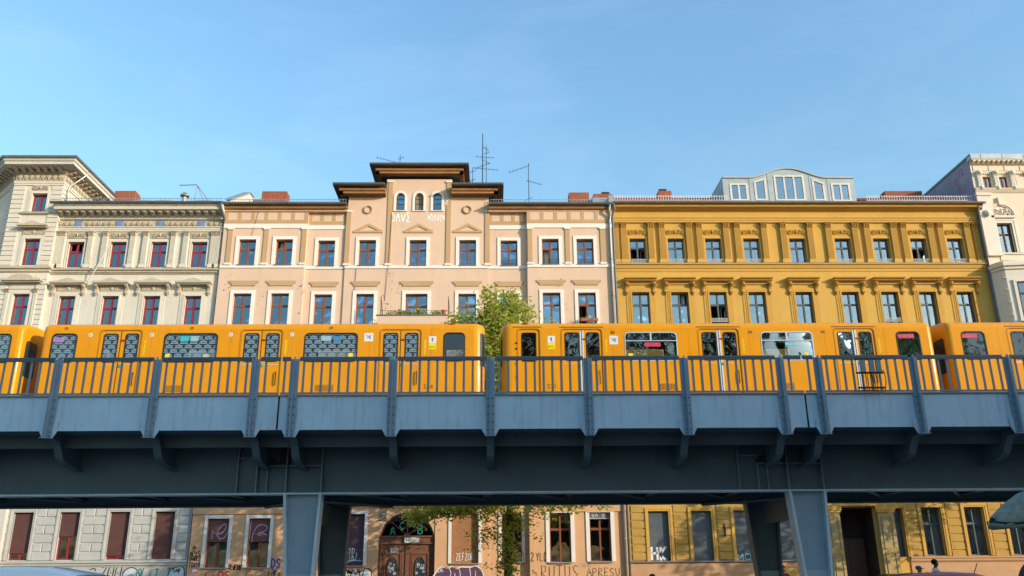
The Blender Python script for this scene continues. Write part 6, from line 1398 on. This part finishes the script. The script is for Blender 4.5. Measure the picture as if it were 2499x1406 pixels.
posters = [(carL, -13.4, 8.47, .34, .14, (.4, .2, .5)), (carL, -9.55, 8.5, .26, .16, (.05, .5, .55)), (carL, -9.25, 8.5, .24, .16, (.3, .5, .55)), (carL, -5.2, 8.5, .3, .16, (.3, .5, .6)), (carL, -4.85, 8.5, .24, .14, (.05, .25, .5)), (carR, 4.95, 8.27, .5, .13, (.6, .05, .12)), (carR, 9.3, 8.28, .36, .1, (.2, .5, .65)), (carR, 12.98, 8.52, .5, .13, (.6, .05, .12)), (carRR, 15.0, 8.52, .5, .13, (.6, .05, .12)), (carL, -10.02, 7.96, .14, .12, (.8, .7, .05)), (carL, -4.42, 7.96, .14, .12, (.8, .7, .05)), (carR, 4.25, 7.93, .14, .12, (.8, .7, .05)), (carR, 9.75, 7.96, .12, .1, (.8, .7, .05)), (carL, -8.85, 7.93, .18, .14, (.5, .45, .38))]
for par, x, z, w_, h_, c in posters: MB().box(x-w_/2, x+w_/2, TYN+.018, TYN+.022, z-h_/2, z+h_/2).build('window_poster', mat('poster_%d%d' % (int(c[0]*99), int(c[2]*99)), c, .5, .25, 9), par)
# ================================================================== TREES
def leaf_mat(name, ca, cb, tr=.45):
    m = bpy.data.materials.new(name); m.use_nodes = True; t = m.node_tree; t.nodes.clear(); L = t.links.new; N = t.nodes.new
    o = N('ShaderNodeOutputMaterial'); geo = N('ShaderNodeNewGeometry'); mx = N('ShaderNodeMix'); mx.data_type = 'RGBA'; mx.inputs['A'].default_value = c4(ca); mx.inputs['B'].default_value = c4(cb)
    L(geo.outputs['Random Per Island'], mx.inputs['Factor'])
    d = N('ShaderNodeBsdfPrincipled'); d.inputs['Roughness'].default_value = .5; d.inputs['Specular IOR Level'].default_value = .35; L(mx.outputs['Result'], d.inputs['Base Color'])
    tl = N('ShaderNodeBsdfTranslucent'); L(mx.outputs['Result'], tl.inputs[0]); ms = N('ShaderNodeMixShader'); ms.inputs[0].default_value = tr; L(d.outputs[0], ms.inputs[1]); L(tl.outputs[0], ms.inputs[2]); L(ms.outputs[0], o.inputs[0])
    MATS[name] = m; return m
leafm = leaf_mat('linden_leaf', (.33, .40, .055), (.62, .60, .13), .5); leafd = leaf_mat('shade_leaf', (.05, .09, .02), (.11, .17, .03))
bark = mat('bark', (.09, .075, .06), .95, .35, 6, bump=.6, bscale=20)
def leaves(mb, c, n, sp, size, rr, flat_=.6):
    for _ in range(n):
        x, y, z = c[0]+rr.gauss(0, sp[0]), c[1]+rr.gauss(0, sp[1]), c[2]+rr.gauss(0, sp[2])
        a = rr.uniform(0, 6.283); s = size*rr.uniform(.6, 1.3); ti = rr.gauss(0, .7)
        u = Vector((math.cos(a), math.sin(a), -.35+rr.gauss(0, .4))).normalized(); v = u.cross(Vector((math.sin(ti), rr.gauss(0, .4), math.cos(ti)))).normalized()
        w_ = u.cross(v)*(s*.18); p = Vector((x, y, z)); b_ = v*(s*.42)
        mb.add([p, p+u*s*.45+b_+w_, p+u*s, p+u*s*.45-b_+w_], [(0, 1, 2), (0, 2, 3)])
def tree(name, base, label, prof, ncl, per, size, seed, trunk=(.2, .07), top=11., lm=leafm, squash=1., extra=(), sp=.32, group='street trees'):
    rr = random.Random(seed); bx_, by_ = base[0], base[1]
    t = empty(name, base, label, 'tree', group)
    tr = MB(); pts = [(bx_+.08*math.sin(z*.7+seed), by_+.08*math.cos(z*.9), z) for z in [k*top/8 for k in range(9)]]; tr.path(pts, trunk[0], 9, trunk[1])
    lv = MB(); zs = [p[0] for p in prof]
    def rad(z):
        for (z0, r0), (z1, r1) in zip(prof[:-1], prof[1:]):
            if z0 <= z <= z1: return r0+(r1-r0)*(z-z0)/(z1-z0)
        return 0
    k = 0
    while k < ncl:
        z = rr.uniform(zs[0], zs[-1]); r_ = rad(z); mxr = max(p[1] for p in prof)
        if rr.random() > (r_/mxr)**1.2+.06: continue
        a = rr.uniform(0, 6.283); d = r_*math.sqrt(rr.uniform(.12, 1.)); c = (bx_+d*math.cos(a)*squash+extra_shift(z, seed), by_+d*math.sin(a), z)
        leaves(lv, c, int(per*rr.uniform(.6, 1.4)), (sp, sp, sp*.7), size, rr); k += 1
        if k % 9 == 0:
            zz = max(5.0, z-1.2-d*.4); q = Vector((bx_, by_, zz)); e = Vector(c); tr.path([q, q.lerp(e, .5)+Vector((0, 0, .15)), e], .045, 5, .012)
    for c, n, s_, sz in extra: leaves(lv, c, n, s_, sz, rr)
    tr.build('trunk', bark, t, smooth=True); lv.build('crown', lm, t)
    return t
def extra_shift(z, seed): return 0.
prof_main = [(4.2, 3.6), (5.5, 4.1), (7.5, 3.9), (9.5, 2.9), (10.8, 2.0), (12.2, 1.35), (13.2, .7), (14.1, .25)]
ex = []
rr = random.Random(2)
for k in range(46):   # left bough under the bridge, right bough, shoots round the trunk
    f_ = k/45; ex.append(((-3.7+3.6*f_+rr.uniform(-.15, .15), 38+rr.uniform(-.6, .6), 3.85+.55*f_+rr.uniform(-.12, .3)), 48, (.2, .25, .14), .16))
for k in range(30): f_ = k/29; ex.append(((1.2+3.8*f_, 38+rr.uniform(-.5, .5), 4.55-.2*f_+rr.uniform(-.05, .3)), 24, (.16, .2, .1), .14))
for k in range(75): ex.append(((.6+rr.gauss(0, .2), 37.85+rr.gauss(0, .2), rr.uniform(.4, 4.4)), 18, (.13, .13, .2), .14))
for k in range(60): ex.append(((rr.uniform(-.8, .4), 37.9+rr.uniform(-.4, .4), rr.uniform(2.7, 4.5)), 10, (.17, .2, .2), .13))
for k in range(30): ex.append(((rr.uniform(.7, 1.8), 37.9+rr.uniform(-.4, .4), rr.uniform(3.3, 4.5)), 9, (.17, .2, .15), .13))
for c in ((-.55, 37.8, 2.55), (-1.05, 37.9, 2.6), (-1.2, 38, 3.2), (1.6, 37.9, 3.1), (1.3, 38, 1.7), (-.3, 38, 1.9), (-.6, 38, 1.65), (1.7, 38, 1.6), (2.0, 38.1, 3.0)): ex.append((c, 7, (.15, .15, .08), .13))
for c in ((-1.7, 38, 12.6), (-1.4, 37.8, 12.9), (-.2, 38, 14.05), (.75, 38, 13.7), (1.5, 38, 13.1), (-.25, 38, 13.6), (.1, 37.7, 13.3)): ex.append((c, 80, (.28, .28, .24), .18))
for k in range(150):
    z = rr.uniform(9.2, 13.3); r_ = 2.3*(14.3-z)/4.6*.85+.1; a = rr.uniform(0, 6.283); d = r_*math.sqrt(rr.random()); ex.append(((.15+d*math.cos(a), 38+d*math.sin(a)*.8, z), 64, (.26, .26, .22), .17))
for (px_, pz_, n_) in ((-.2, 13.9, 60), (-.2, 14.2, 26), (.55, 13.9, 40), (1.2, 13.4, 60), (1.75, 12.9, 50), (-1.2, 12.85, 70), (-1.75, 12.6, 60), (-2.0, 12.35, 40), (2.6, 12.55, 22)): ex.append(((px_, 38, pz_), n_, (.2, .2, .16), .16))
tree('linden_tree', (.6, 38, 0), 'slender green street tree rising through the gap between the two trains', prof_main, 340, 52, .17, 5, (.2, .05), 12.6, leafm, 1., ex, .3)
low = [(4.6, 2.6), (6, 4.4), (8.5, 4.2), (10.5, 3.0), (12.0, .8)]
tree('linden_tree', (27.8, 38.5, 0), 'added tree out of view beyond the right edge on the far pavement', low, 130, 42, .26, 15, (.22, .06), 11, leafd)  # added out of view to dapple the yellow house's ground floor
plane = [(6, 3), (9, 5.2), (14, 4.8), (18, 3.0), (20.5, 1.0)]
for (x, y, sd, lab) in ((4, -7.5, 21, 'added broad tree behind the viewer, mirrored in the cab door of the right train'), (10, -7, 22, 'added broad tree behind the viewer, mirrored in the first train window right of the cab'), (15.8, -6.5, 23, 'added broad tree behind the viewer, mirrored in the middle train doors'), (27.5, -3.2, 24, 'added broad tree out of view right of the viewer, in front of the grey block')):
    tree('added_tree', (x, y, 0), lab, plane, 190, 32, .42, sd, (.3, .1), 17, leafd, group='added trees on the near pavement', sp=.5)  # added unseen trees, mostly there for the train windows to reflect

# ================================================================== BALCONY PLANTS
for i, (x, z, n, w_, lab) in enumerate(((-5.72, 15.05, 26, .1, 'small pale plant at the left end of the balcony'), (-4.95, 15.05, 110, .24, 'bushy green plant left of the balcony window middle'), (-4.1, 15.05, 120, .2, 'tall green plant right of the balcony window middle'), (-3.18, 15.05, 60, .13, 'round green plant near the right end of the balcony'))):
    t = empty('balcony_plant', (x, FY-1.02, 14.6), lab, 'plant', 'plants on the balcony')
    MB().lathe([(.08, 0), (.12, .3), (.13, .32), (.1, .32)], (x, FY-1.02, 14.64), 10).build('pot', mat('terracotta', (.35, .13, .07), .8), t)
    lv = MB(); leaves(lv, (x, FY-1.08, z+.14), n*2, (w_*1.1, .06, .07+.03*(i == 2)), .12, random.Random(30+i)); lv.build('foliage', leafm, t)
t = empty('flower_pot', (-2.72, FY-1.0, 15.0), 'terracotta pot at the right end of the balcony', 'pot'); MB().lathe([(.09, 0), (.13, .2), (.15, .2), (.15, .26), (.12, .26)], (-2.72, FY-1.18, 15.03), 12).build('pot', MATS['terracotta'], t)
t = empty('window_box', (5.32, FY-.4, 14.9), 'window box with pale yellow plants at the open peach window', 'window box'); MB().box(4.85, 5.8, FY-.62, FY-.42, 14.85, 15.0).build('trough', MATS['terracotta'], t); lv = MB(); leaves(lv, (5.32, FY-.52, 15.04), 90, (.28, .05, .04), .08, random.Random(44)); lv.build('foliage', leafm, t)

# ================================================================== ROOF AERIALS
def aerial(loc, h, booms, label, r_=.022, stays=()):
    t = empty('roof_aerial', loc, label, 'aerial', 'television aerials on the roofs'); x, y, z = loc
    MB().path([(x, y, z), (x, y, z+h)], r_, 6, r_*.7).build('mast', darkmetal, t)
    for (hz_, l0, l1, tilt, n, el, az) in booms:
        d = Vector((math.cos(az), math.sin(az), tilt)).normalized(); p = Vector((x, y, z+hz_)); a, b = p+d*l0, p+d*l1
        bm = MB().path([a, b], .013, 5); e = Vector((-math.sin(az), math.cos(az), 0))
        for k in range(n):
            q = a.lerp(b, (k+.5)/n); ll = el*(1-.35*k/n); bm.path([q-e*ll+Vector((0, 0, ll*.25)), q+e*ll-Vector((0, 0, ll*.25))], .007, 4)
        bm.build('boom', darkmetal, t)
    return t
aerial((-5.83, 48, 24.7), 1.75, [(1.15, -1.55, .3, -.26, 9, .16, 0.05), (1.5, -.15, .3, .5, 3, .14, .4)], 'rooftop aerial with long boom at the left of the tower')
aerial((-.68, 48, 23.4), 4.55, [(3.6, 0, .45, -.55, 4, .12, 0.1), (2.9, -.45, .75, 0, 5, .14, .15), (2.3, -.55, .5, .55, 7, .2, .2), (2.1, -.65, 1.0, -.05, 7, .14, .1)], 'tall double mast aerial right of the tower', .035)
aerial((-.45, 48.05, 23.4), 3.75, [(3.2, -.2, .25, .5, 3, .12, .3), (2.6, -.3, .3, -.5, 3, .1, .3)], 'thin second mast beside the tall aerial', .022)
aerial((-1.3, 48, 23.4), 2.15, [(1.9, -.25, .2, .4, 4, .13, .4), (1.3, -.2, .2, .6, 4, .12, .2)], 'short aerial just right of the tower roof')
aerial((2.18, 48, 22.7), 3.2, [(3.0, -1.35, .1, .42, 8, .14, 0.08), (1.95, -.15, .85, -.25, 6, .13, .1), (.75, -.3, .25, .55, 4, .12, .3)], 'lone aerial with drooping boom between the tower and the chimneys', .025)

# ================================================================== PEOPLE
def skin_mesh(name, V, E, mt, parent, sub=2):
    me = bpy.data.meshes.new(name); me.from_pydata([v[0] for v in V], E, []); me.materials.append(mt)
    o = bpy.data.objects.new(name, me); col.objects.link(o); o.parent = parent; ORG[o.name] = ORG[parent.name]
    sk = o.modifiers.new('skin', 'SKIN'); lay = me.skin_vertices[0]
    for i, v in enumerate(V):
        r_ = v[1] if isinstance(v[1], tuple) else (v[1], v[1]); lay.data[i].radius = r_; lay.data[i].use_root = (i == 0)
    sk.use_smooth_shade = True; sb = o.modifiers.new('sub', 'SUBSURF'); sb.levels = sub; sb.render_levels = sub
    return o
def person(loc, h, rz, skin, top_m, leg_m, label, hair=None, arms=0., shoe=None):
    s = h/1.76; t = empty('person', loc, label, 'person', None, rz)
    def S(x, y, z): return (x*s, y*s, z*s)
    V = [(S(0, 0, .95), .13*s), (S(0, 0, 1.12), .12*s), (S(0, .01, 1.32), .13*s), (S(0, .015, 1.45), .09*s), (S(0, 0, 1.53), .052*s), (S(0, -.02, 1.59), (.062*s, .07*s)), (S(0, -.01, 1.66), (.075*s, .09*s)), (S(0, .0, 1.73), (.055*s, .065*s)),
         (S(0, -.115, 1.635), .013*s), (S(.08, .0, 1.645), .018*s), (S(-.08, .0, 1.645), .018*s)]
    E = [(0, 1), (1, 2), (2, 3), (3, 4), (4, 5), (5, 6), (6, 7), (6, 8), (6, 9), (6, 10)]
    for sg in (-1, 1):
        b = len(V); V += [(S(sg*.1, 0, .88), .09*s), (S(sg*.11, -.01, .5), .06*s), (S(sg*.11, .02, .1), .042*s), (S(sg*.12, -.14, .04), .035*s)]; E += [(0, b), (b, b+1), (b+1, b+2), (b+2, b+3)]
        b = len(V); ex_, ey, ez = (sg*.24, -.03-.05*arms, 1.14); wx, wy, wz = (sg*(.24-.1*arms), -.1-.22*arms, .9+.42*arms)
        V += [(S(sg*.17, .01, 1.42), .058*s), (S(ex_, ey, ez), .043*s), (S(wx, wy, wz), .03*s), (S(wx, wy-.03, wz-.07+.1*arms), (.02*s, .036*s))]; E += [(3, b), (b, b+1), (b+1, b+2), (b+2, b+3)]
        for k in range(5):
            f_ = (k-2)*.018; n = len(V); L_ = (.05, .075, .08, .075, .055)[k]
            V += [(S(wx+(.03*-sg if k == 0 else 0), wy-.03+f_, wz-.1+.1*arms), .009*s), (S(wx+(.04*-sg if k == 0 else -.012*sg), wy-.04+f_, wz-.1-L_+.16*arms), .008*s)]; E += [(b+3, n), (n, n+1)]
    skin_mesh('body', V, E, skin, t)
    g = 1.16
    Vt = [(S(0, 0, .98), .15*s), (S(0, 0, 1.13), .14*s), (S(0, .01, 1.32), .148*s), (S(0, .015, 1.45), .095*s)]; Et = [(0, 1), (1, 2), (2, 3)]
    for sg in (-1, 1): n = len(Vt); Vt += [(S(sg*.175, .01, 1.42), .078*s), (S(sg*.225, -.02, 1.2), .07*s)]; Et += [(3, n), (n, n+1)]
    skin_mesh('shirt', Vt, Et, top_m, t, 2)
    Vl = [(S(0, 0, .96), .145*s)]; El = []
    for sg in (-1, 1): n = len(Vl); Vl += [(S(sg*.1, 0, .86), .105*s), (S(sg*.11, -.01, .5), .08*s), (S(sg*.11, .02, .13), .065*s)]; El += [(0, n), (n, n+1), (n+1, n+2)]
    skin_mesh('trousers', Vl, El, leg_m, t, 2)
    for sg in (-1, 1): o = MB().ball((sg*.03*s, -.088*s, 1.665*s), .012*s, 8, 6).build('eye', mat('eye_white', (.6, .58, .55), .2), None); o.parent = t
    if hair:
        kind, hm_ = hair; mb = MB()
        mb.ball((0, .015*s, 1.69*s), (.088*s, .105*s, .095*s), 14, 9)
        if kind == 'bun': mb.ball((0, .1*s, 1.72*s), .05*s, 10, 7); mb.ball((0, .06*s, 1.6*s), (.085*s, .06*s, .1*s), 10, 7)
        mb.v = [(x, y, z) if not (y < -.05*s and z < 1.7*s) else (x, -.05*s, max(z, 1.69*s)) for x, y, z in mb.v]
        o = mb.build('hair', hm_, None, smooth=True); o.parent = t
    return t
skd = mat('skin_dark', (.12, .06, .035), .5, .1); skl = mat('skin_light', (.5, .28, .19), .5, .1); skm = mat('skin_medium', (.3, .16, .1), .5, .1)
jean = mat('jeans', (.05, .07, .13), .9, .2, 8); tsh = mat('white_shirt', (.75, .76, .78), .9, .06); drk = mat('dark_cloth', (.03, .03, .035), .9); redc = mat('red_cloth', (.4, .06, .08), .9, .2)
person((16.4, 33, -.12), 2.02, R(80), skd, tsh, jean, 'person in a white T-shirt behind the red car, short dark hair', ('short', mat('black_hair', (.012, .011, .012), .7)))
p2 = person((15.9, 33.3, -.12), 1.78, R(60), skm, drk, jean, 'shorter person with a grey cap beside the white T-shirt', None)
o = MB().ball((0, .005, 1.735), (.1, .115, .085), 14, 8).ball((0, -.13, 1.72), (.07, .08, .015), 12, 5).build('cap', mat('grey_cap', (.16, .15, .14), .9), None, smooth=True); o.parent = p2
person((11.0, 34, -.12), 1.86, R(-20), skl, redc, jean, 'person with brown tied hair lifting an arm between the right pillars', ('bun', mat('brown_hair', (.16, .07, .035), .7)), .9)
person((3.8, 21.5, 0), 1.475, R(30), skm, drk, jean, 'dark haired child passing low under the bridge right of the middle', ('short', MATS['black_hair']))
# the person in a flat cap close to the camera, at the right edge
nm = person((2.525, 4.0, 0), 1.82, R(-92), skd, drk, jean, 'person in a teal grey flat cap cut off at the right edge', ('short', MATS['black_hair']))
capm_ = mat('cap_felt', (.2, .235, .215), .95, .3, 30, bump=.5, bscale=160)
secs = [(-.235, .03, -.035, -.05), (-.22, .06, -.02, -.062), (-.19, .085, .004, -.066), (-.15, .104, .036, -.06), (-.085, .118, .077, -.05), (0, .124, .105, -.04), (.07, .12, .108, -.032), (.13, .1, .075, -.025), (.165, .06, .03, -.015)]
cp = MB(); n = 14
for (y, hw, zt, zb) in secs: cp.v += [(hw*math.cos(math.pi*k/n), y, zb+(zt-zb)*math.sin(math.pi*k/n)**.75) for k in range(n+1)]
m_ = n+1; cp.f = [(i*m_+k, i*m_+k+1, (i+1)*m_+k+1, (i+1)*m_+k) for i in range(len(secs)-1) for k in range(n)]+[tuple(range(m_)), tuple(range((len(secs)-1)*m_, len(secs)*m_))]
def on_cap(name, mb, m): o = inst(name, mb.mesh(name, m, smooth=True), None, (0, 0, 0)); o.parent = nm; o.location = (0, 0, 1.765); return o
cap_o = on_cap('flat_cap', cp, capm_)
vi = MB(); prof = [(-.245, .025, -.058), (-.225, .068, -.066), (-.19, .095, -.07), (-.14, .112, -.066), (-.09, .12, -.058)]
for (y, hw, z) in prof: vi.v += [(hw, y, z), (-hw, y, z), (-hw, y, z-.016), (hw, y, z-.016)]
vi.f = [(i*4+k, (i+1)*4+k, (i+1)*4+(k+1) % 4, i*4+(k+1) % 4) for i in range(len(prof)-1) for k in range(4)]+[(0, 1, 2, 3)]
on_cap('visor', vi, mat('visor_felt', (.12, .15, .145), .95, .3, 30, bump=.4, bscale=160))
sm = MB(); sm.path([(hw+.002, y, z+.006) for y, hw, z in prof[::-1]]+[(-hw-.002, y, z+.006) for y, hw, z in prof], .003, 4); on_cap('stitching', sm, drk)

# ================================================================== CARS
def car(loc, L_, W_, H_, paint_m, label, rz=0.):
    t = empty('parked_car', loc, label, 'car', 'cars parked along the street', rz)
    zb, zs_, zr = .28, H_*.6, H_
    # stations along x: (x, half width, belt z, roof z or None)
    st_ = [(-.5, .42, .55, None), (-.49, .46, .62, None), (-.44, .49, .93, None), (-.36, .5, .98, 1.0), (-.3, .5, 1.0, .93*1), (0, .5, 1.0, 1.0), (.12, .5, .99, .985), (.2, .5, .97, None), (.4, .49, .82, None), (.485, .46, .66, None), (.5, .42, .55, None)]
    mb = MB(); rows = []
    for x, hw, bz, rz_ in st_:
        X = x*L_; w2 = hw*W_; b = zs_*bz; rows.append([(X, -w2*.9, zb), (X, -w2, zb+.12), (X, -w2, b*.75), (X, -w2*.95, b), (X, w2*.95, b), (X, w2, b*.75), (X, w2, zb+.12), (X, w2*.9, zb)])
    m_ = 8; vs = [p for r_ in rows for p in r_]; fs = [(i*m_+j, (i+1)*m_+j, (i+1)*m_+(j+1) % m_, i*m_+(j+1) % m_) for i in range(len(rows)-1) for j in range(m_)]
    mb.add(vs, fs+[tuple(range(m_)), tuple(range((len(rows)-1)*m_, len(rows)*m_))[::-1]])
    o = mb.build('body', paint_m, None, smooth=True); o.parent = t
    cab = [(-.44, .86, zs_*.97), (-.36, .8, H_*.93), (-.2, .78, H_*.985), (0, .78, H_), (.1, .78, H_*.985), (.17, .79, H_*.94), (.31, .86, zs_*.97)]
    mb = MB(); prof = []
    for x, wf, z in cab: prof.append((x*L_, wf*W_/2, z))
    base = [(x, W_*.475, zs_*.96) for x, _, _ in prof]
    vs = []; 
    for (x, hw, z), (bx0, bw, bz0) in zip(prof, base): vs += [(bx0, -bw, bz0), (x, -hw, z-.05), (x, -hw*.85, z), (x, hw*.85, z), (x, hw, z-.05), (bx0, bw, bz0)]
    fs = [(i*6+j, (i+1)*6+j, (i+1)*6+j+1, i*6+j+1) for i in range(len(prof)-1) for j in range(5)]
    mb.add(vs, fs); o = mb.build('roof', paint_m, None, smooth=True); o.parent = t
    gmat = mat('car_glass', (.025, .035, .05), .05, .2, spec=.9)
    for s in (-1, 1):
        for (xa_, xb_) in ((-.34, -.13), (-.115, .1), (.115, .22)):
            zt0 = H_*.88; za = lambda x: zt0 if x < .12 else zt0-(x-.12)/.19*(zt0-zs_)*1.1
            y0, y1 = s*(W_*.476+.004), s*(W_*.40+.012)
            o = MB().poly([(xa_*L_, y0, zs_+.02), (xb_*L_, y0, zs_+.02), (xb_*L_*.99, y1, max(zs_+.05, za(xb_))), (xa_*L_*.97, y1, za(xa_))][::s]).build('side_window', gmat, None); o.parent = t
    o = MB().poly([(.3*L_, -W_*.4, zs_+.03), (.3*L_, W_*.4, zs_+.03), (.185*L_+.03, W_*.34, H_*.92), (.185*L_+.03, -W_*.34, H_*.92)]).build('windscreen', gmat, None); o.parent = t
    o = MB().poly([(-.437*L_-.01, W_*.4, zs_+.03), (-.437*L_-.01, -W_*.4, zs_+.03), (-.37*L_-.02, -W_*.34, H_*.9), (-.37*L_-.02, W_*.34, H_*.9)]).build('rear_window', gmat, None); o.parent = t
    for x in (-.3, .31):
        for s in (-1, 1):
            wv = MB().lathe([(.2, -.1), (.31, -.1), (.33, -.06), (.33, .06), (.31, .1), (.2, .1)], (x*L_, s*(W_/2-.1), .33), 20, 'y').build('wheel', rub, None); wv.parent = t
            hb = MB().lathe([(.19, -.104), (.19, .104)], (x*L_, s*(W_/2-.1), .33), 14, 'y').build('rim', steel, None); hb.parent = wv
    for s in (-1, 1):
        o = MB().ball((.478*L_, s*W_*.36, zs_*.72), (.06, .16, .08), 8, 5).build('headlight', MATS['lamp_glass'], None); o.parent = t
        o = MB().ball((-.487*L_, s*W_*.38, zs_*.8), (.04, .1, .12), 8, 5).build('tail_light', mat('tail_red', (.3, .02, .02), .2), None); o.parent = t
        o = MB().ball((.17*L_, s*(W_/2+.06), zs_+.06), (.05, .09, .06), 8, 5).build('mirror', paint_m, None); o.parent = t
    return t
def carpaint(name, c):
    m, t, b = nodes(name); b.inputs['Base Color'].default_value = c4(c); b.inputs['Roughness'].default_value = .25; b.inputs['Coat Weight'].default_value = .8; b.inputs['Coat Roughness'].default_value = .03; return m
car((-7.6, 15.2, -.12), 4.7, 1.8, 1.81, carpaint('white_car_paint', (.78, .8, .82)), 'pale blue white car roof at the bottom left corner')
rc = car((8.25, 16.5, -.12), 3.7, 1.62, 1.6, carpaint('red_car_paint', (.35, .03, .05)), 'red car roof at the bottom right, in front of two people')
o = MB().path([(.75, .2, 1.55), (.85, .2, 1.75)], .008, 5).build('antenna', rub, None); o.parent = rc
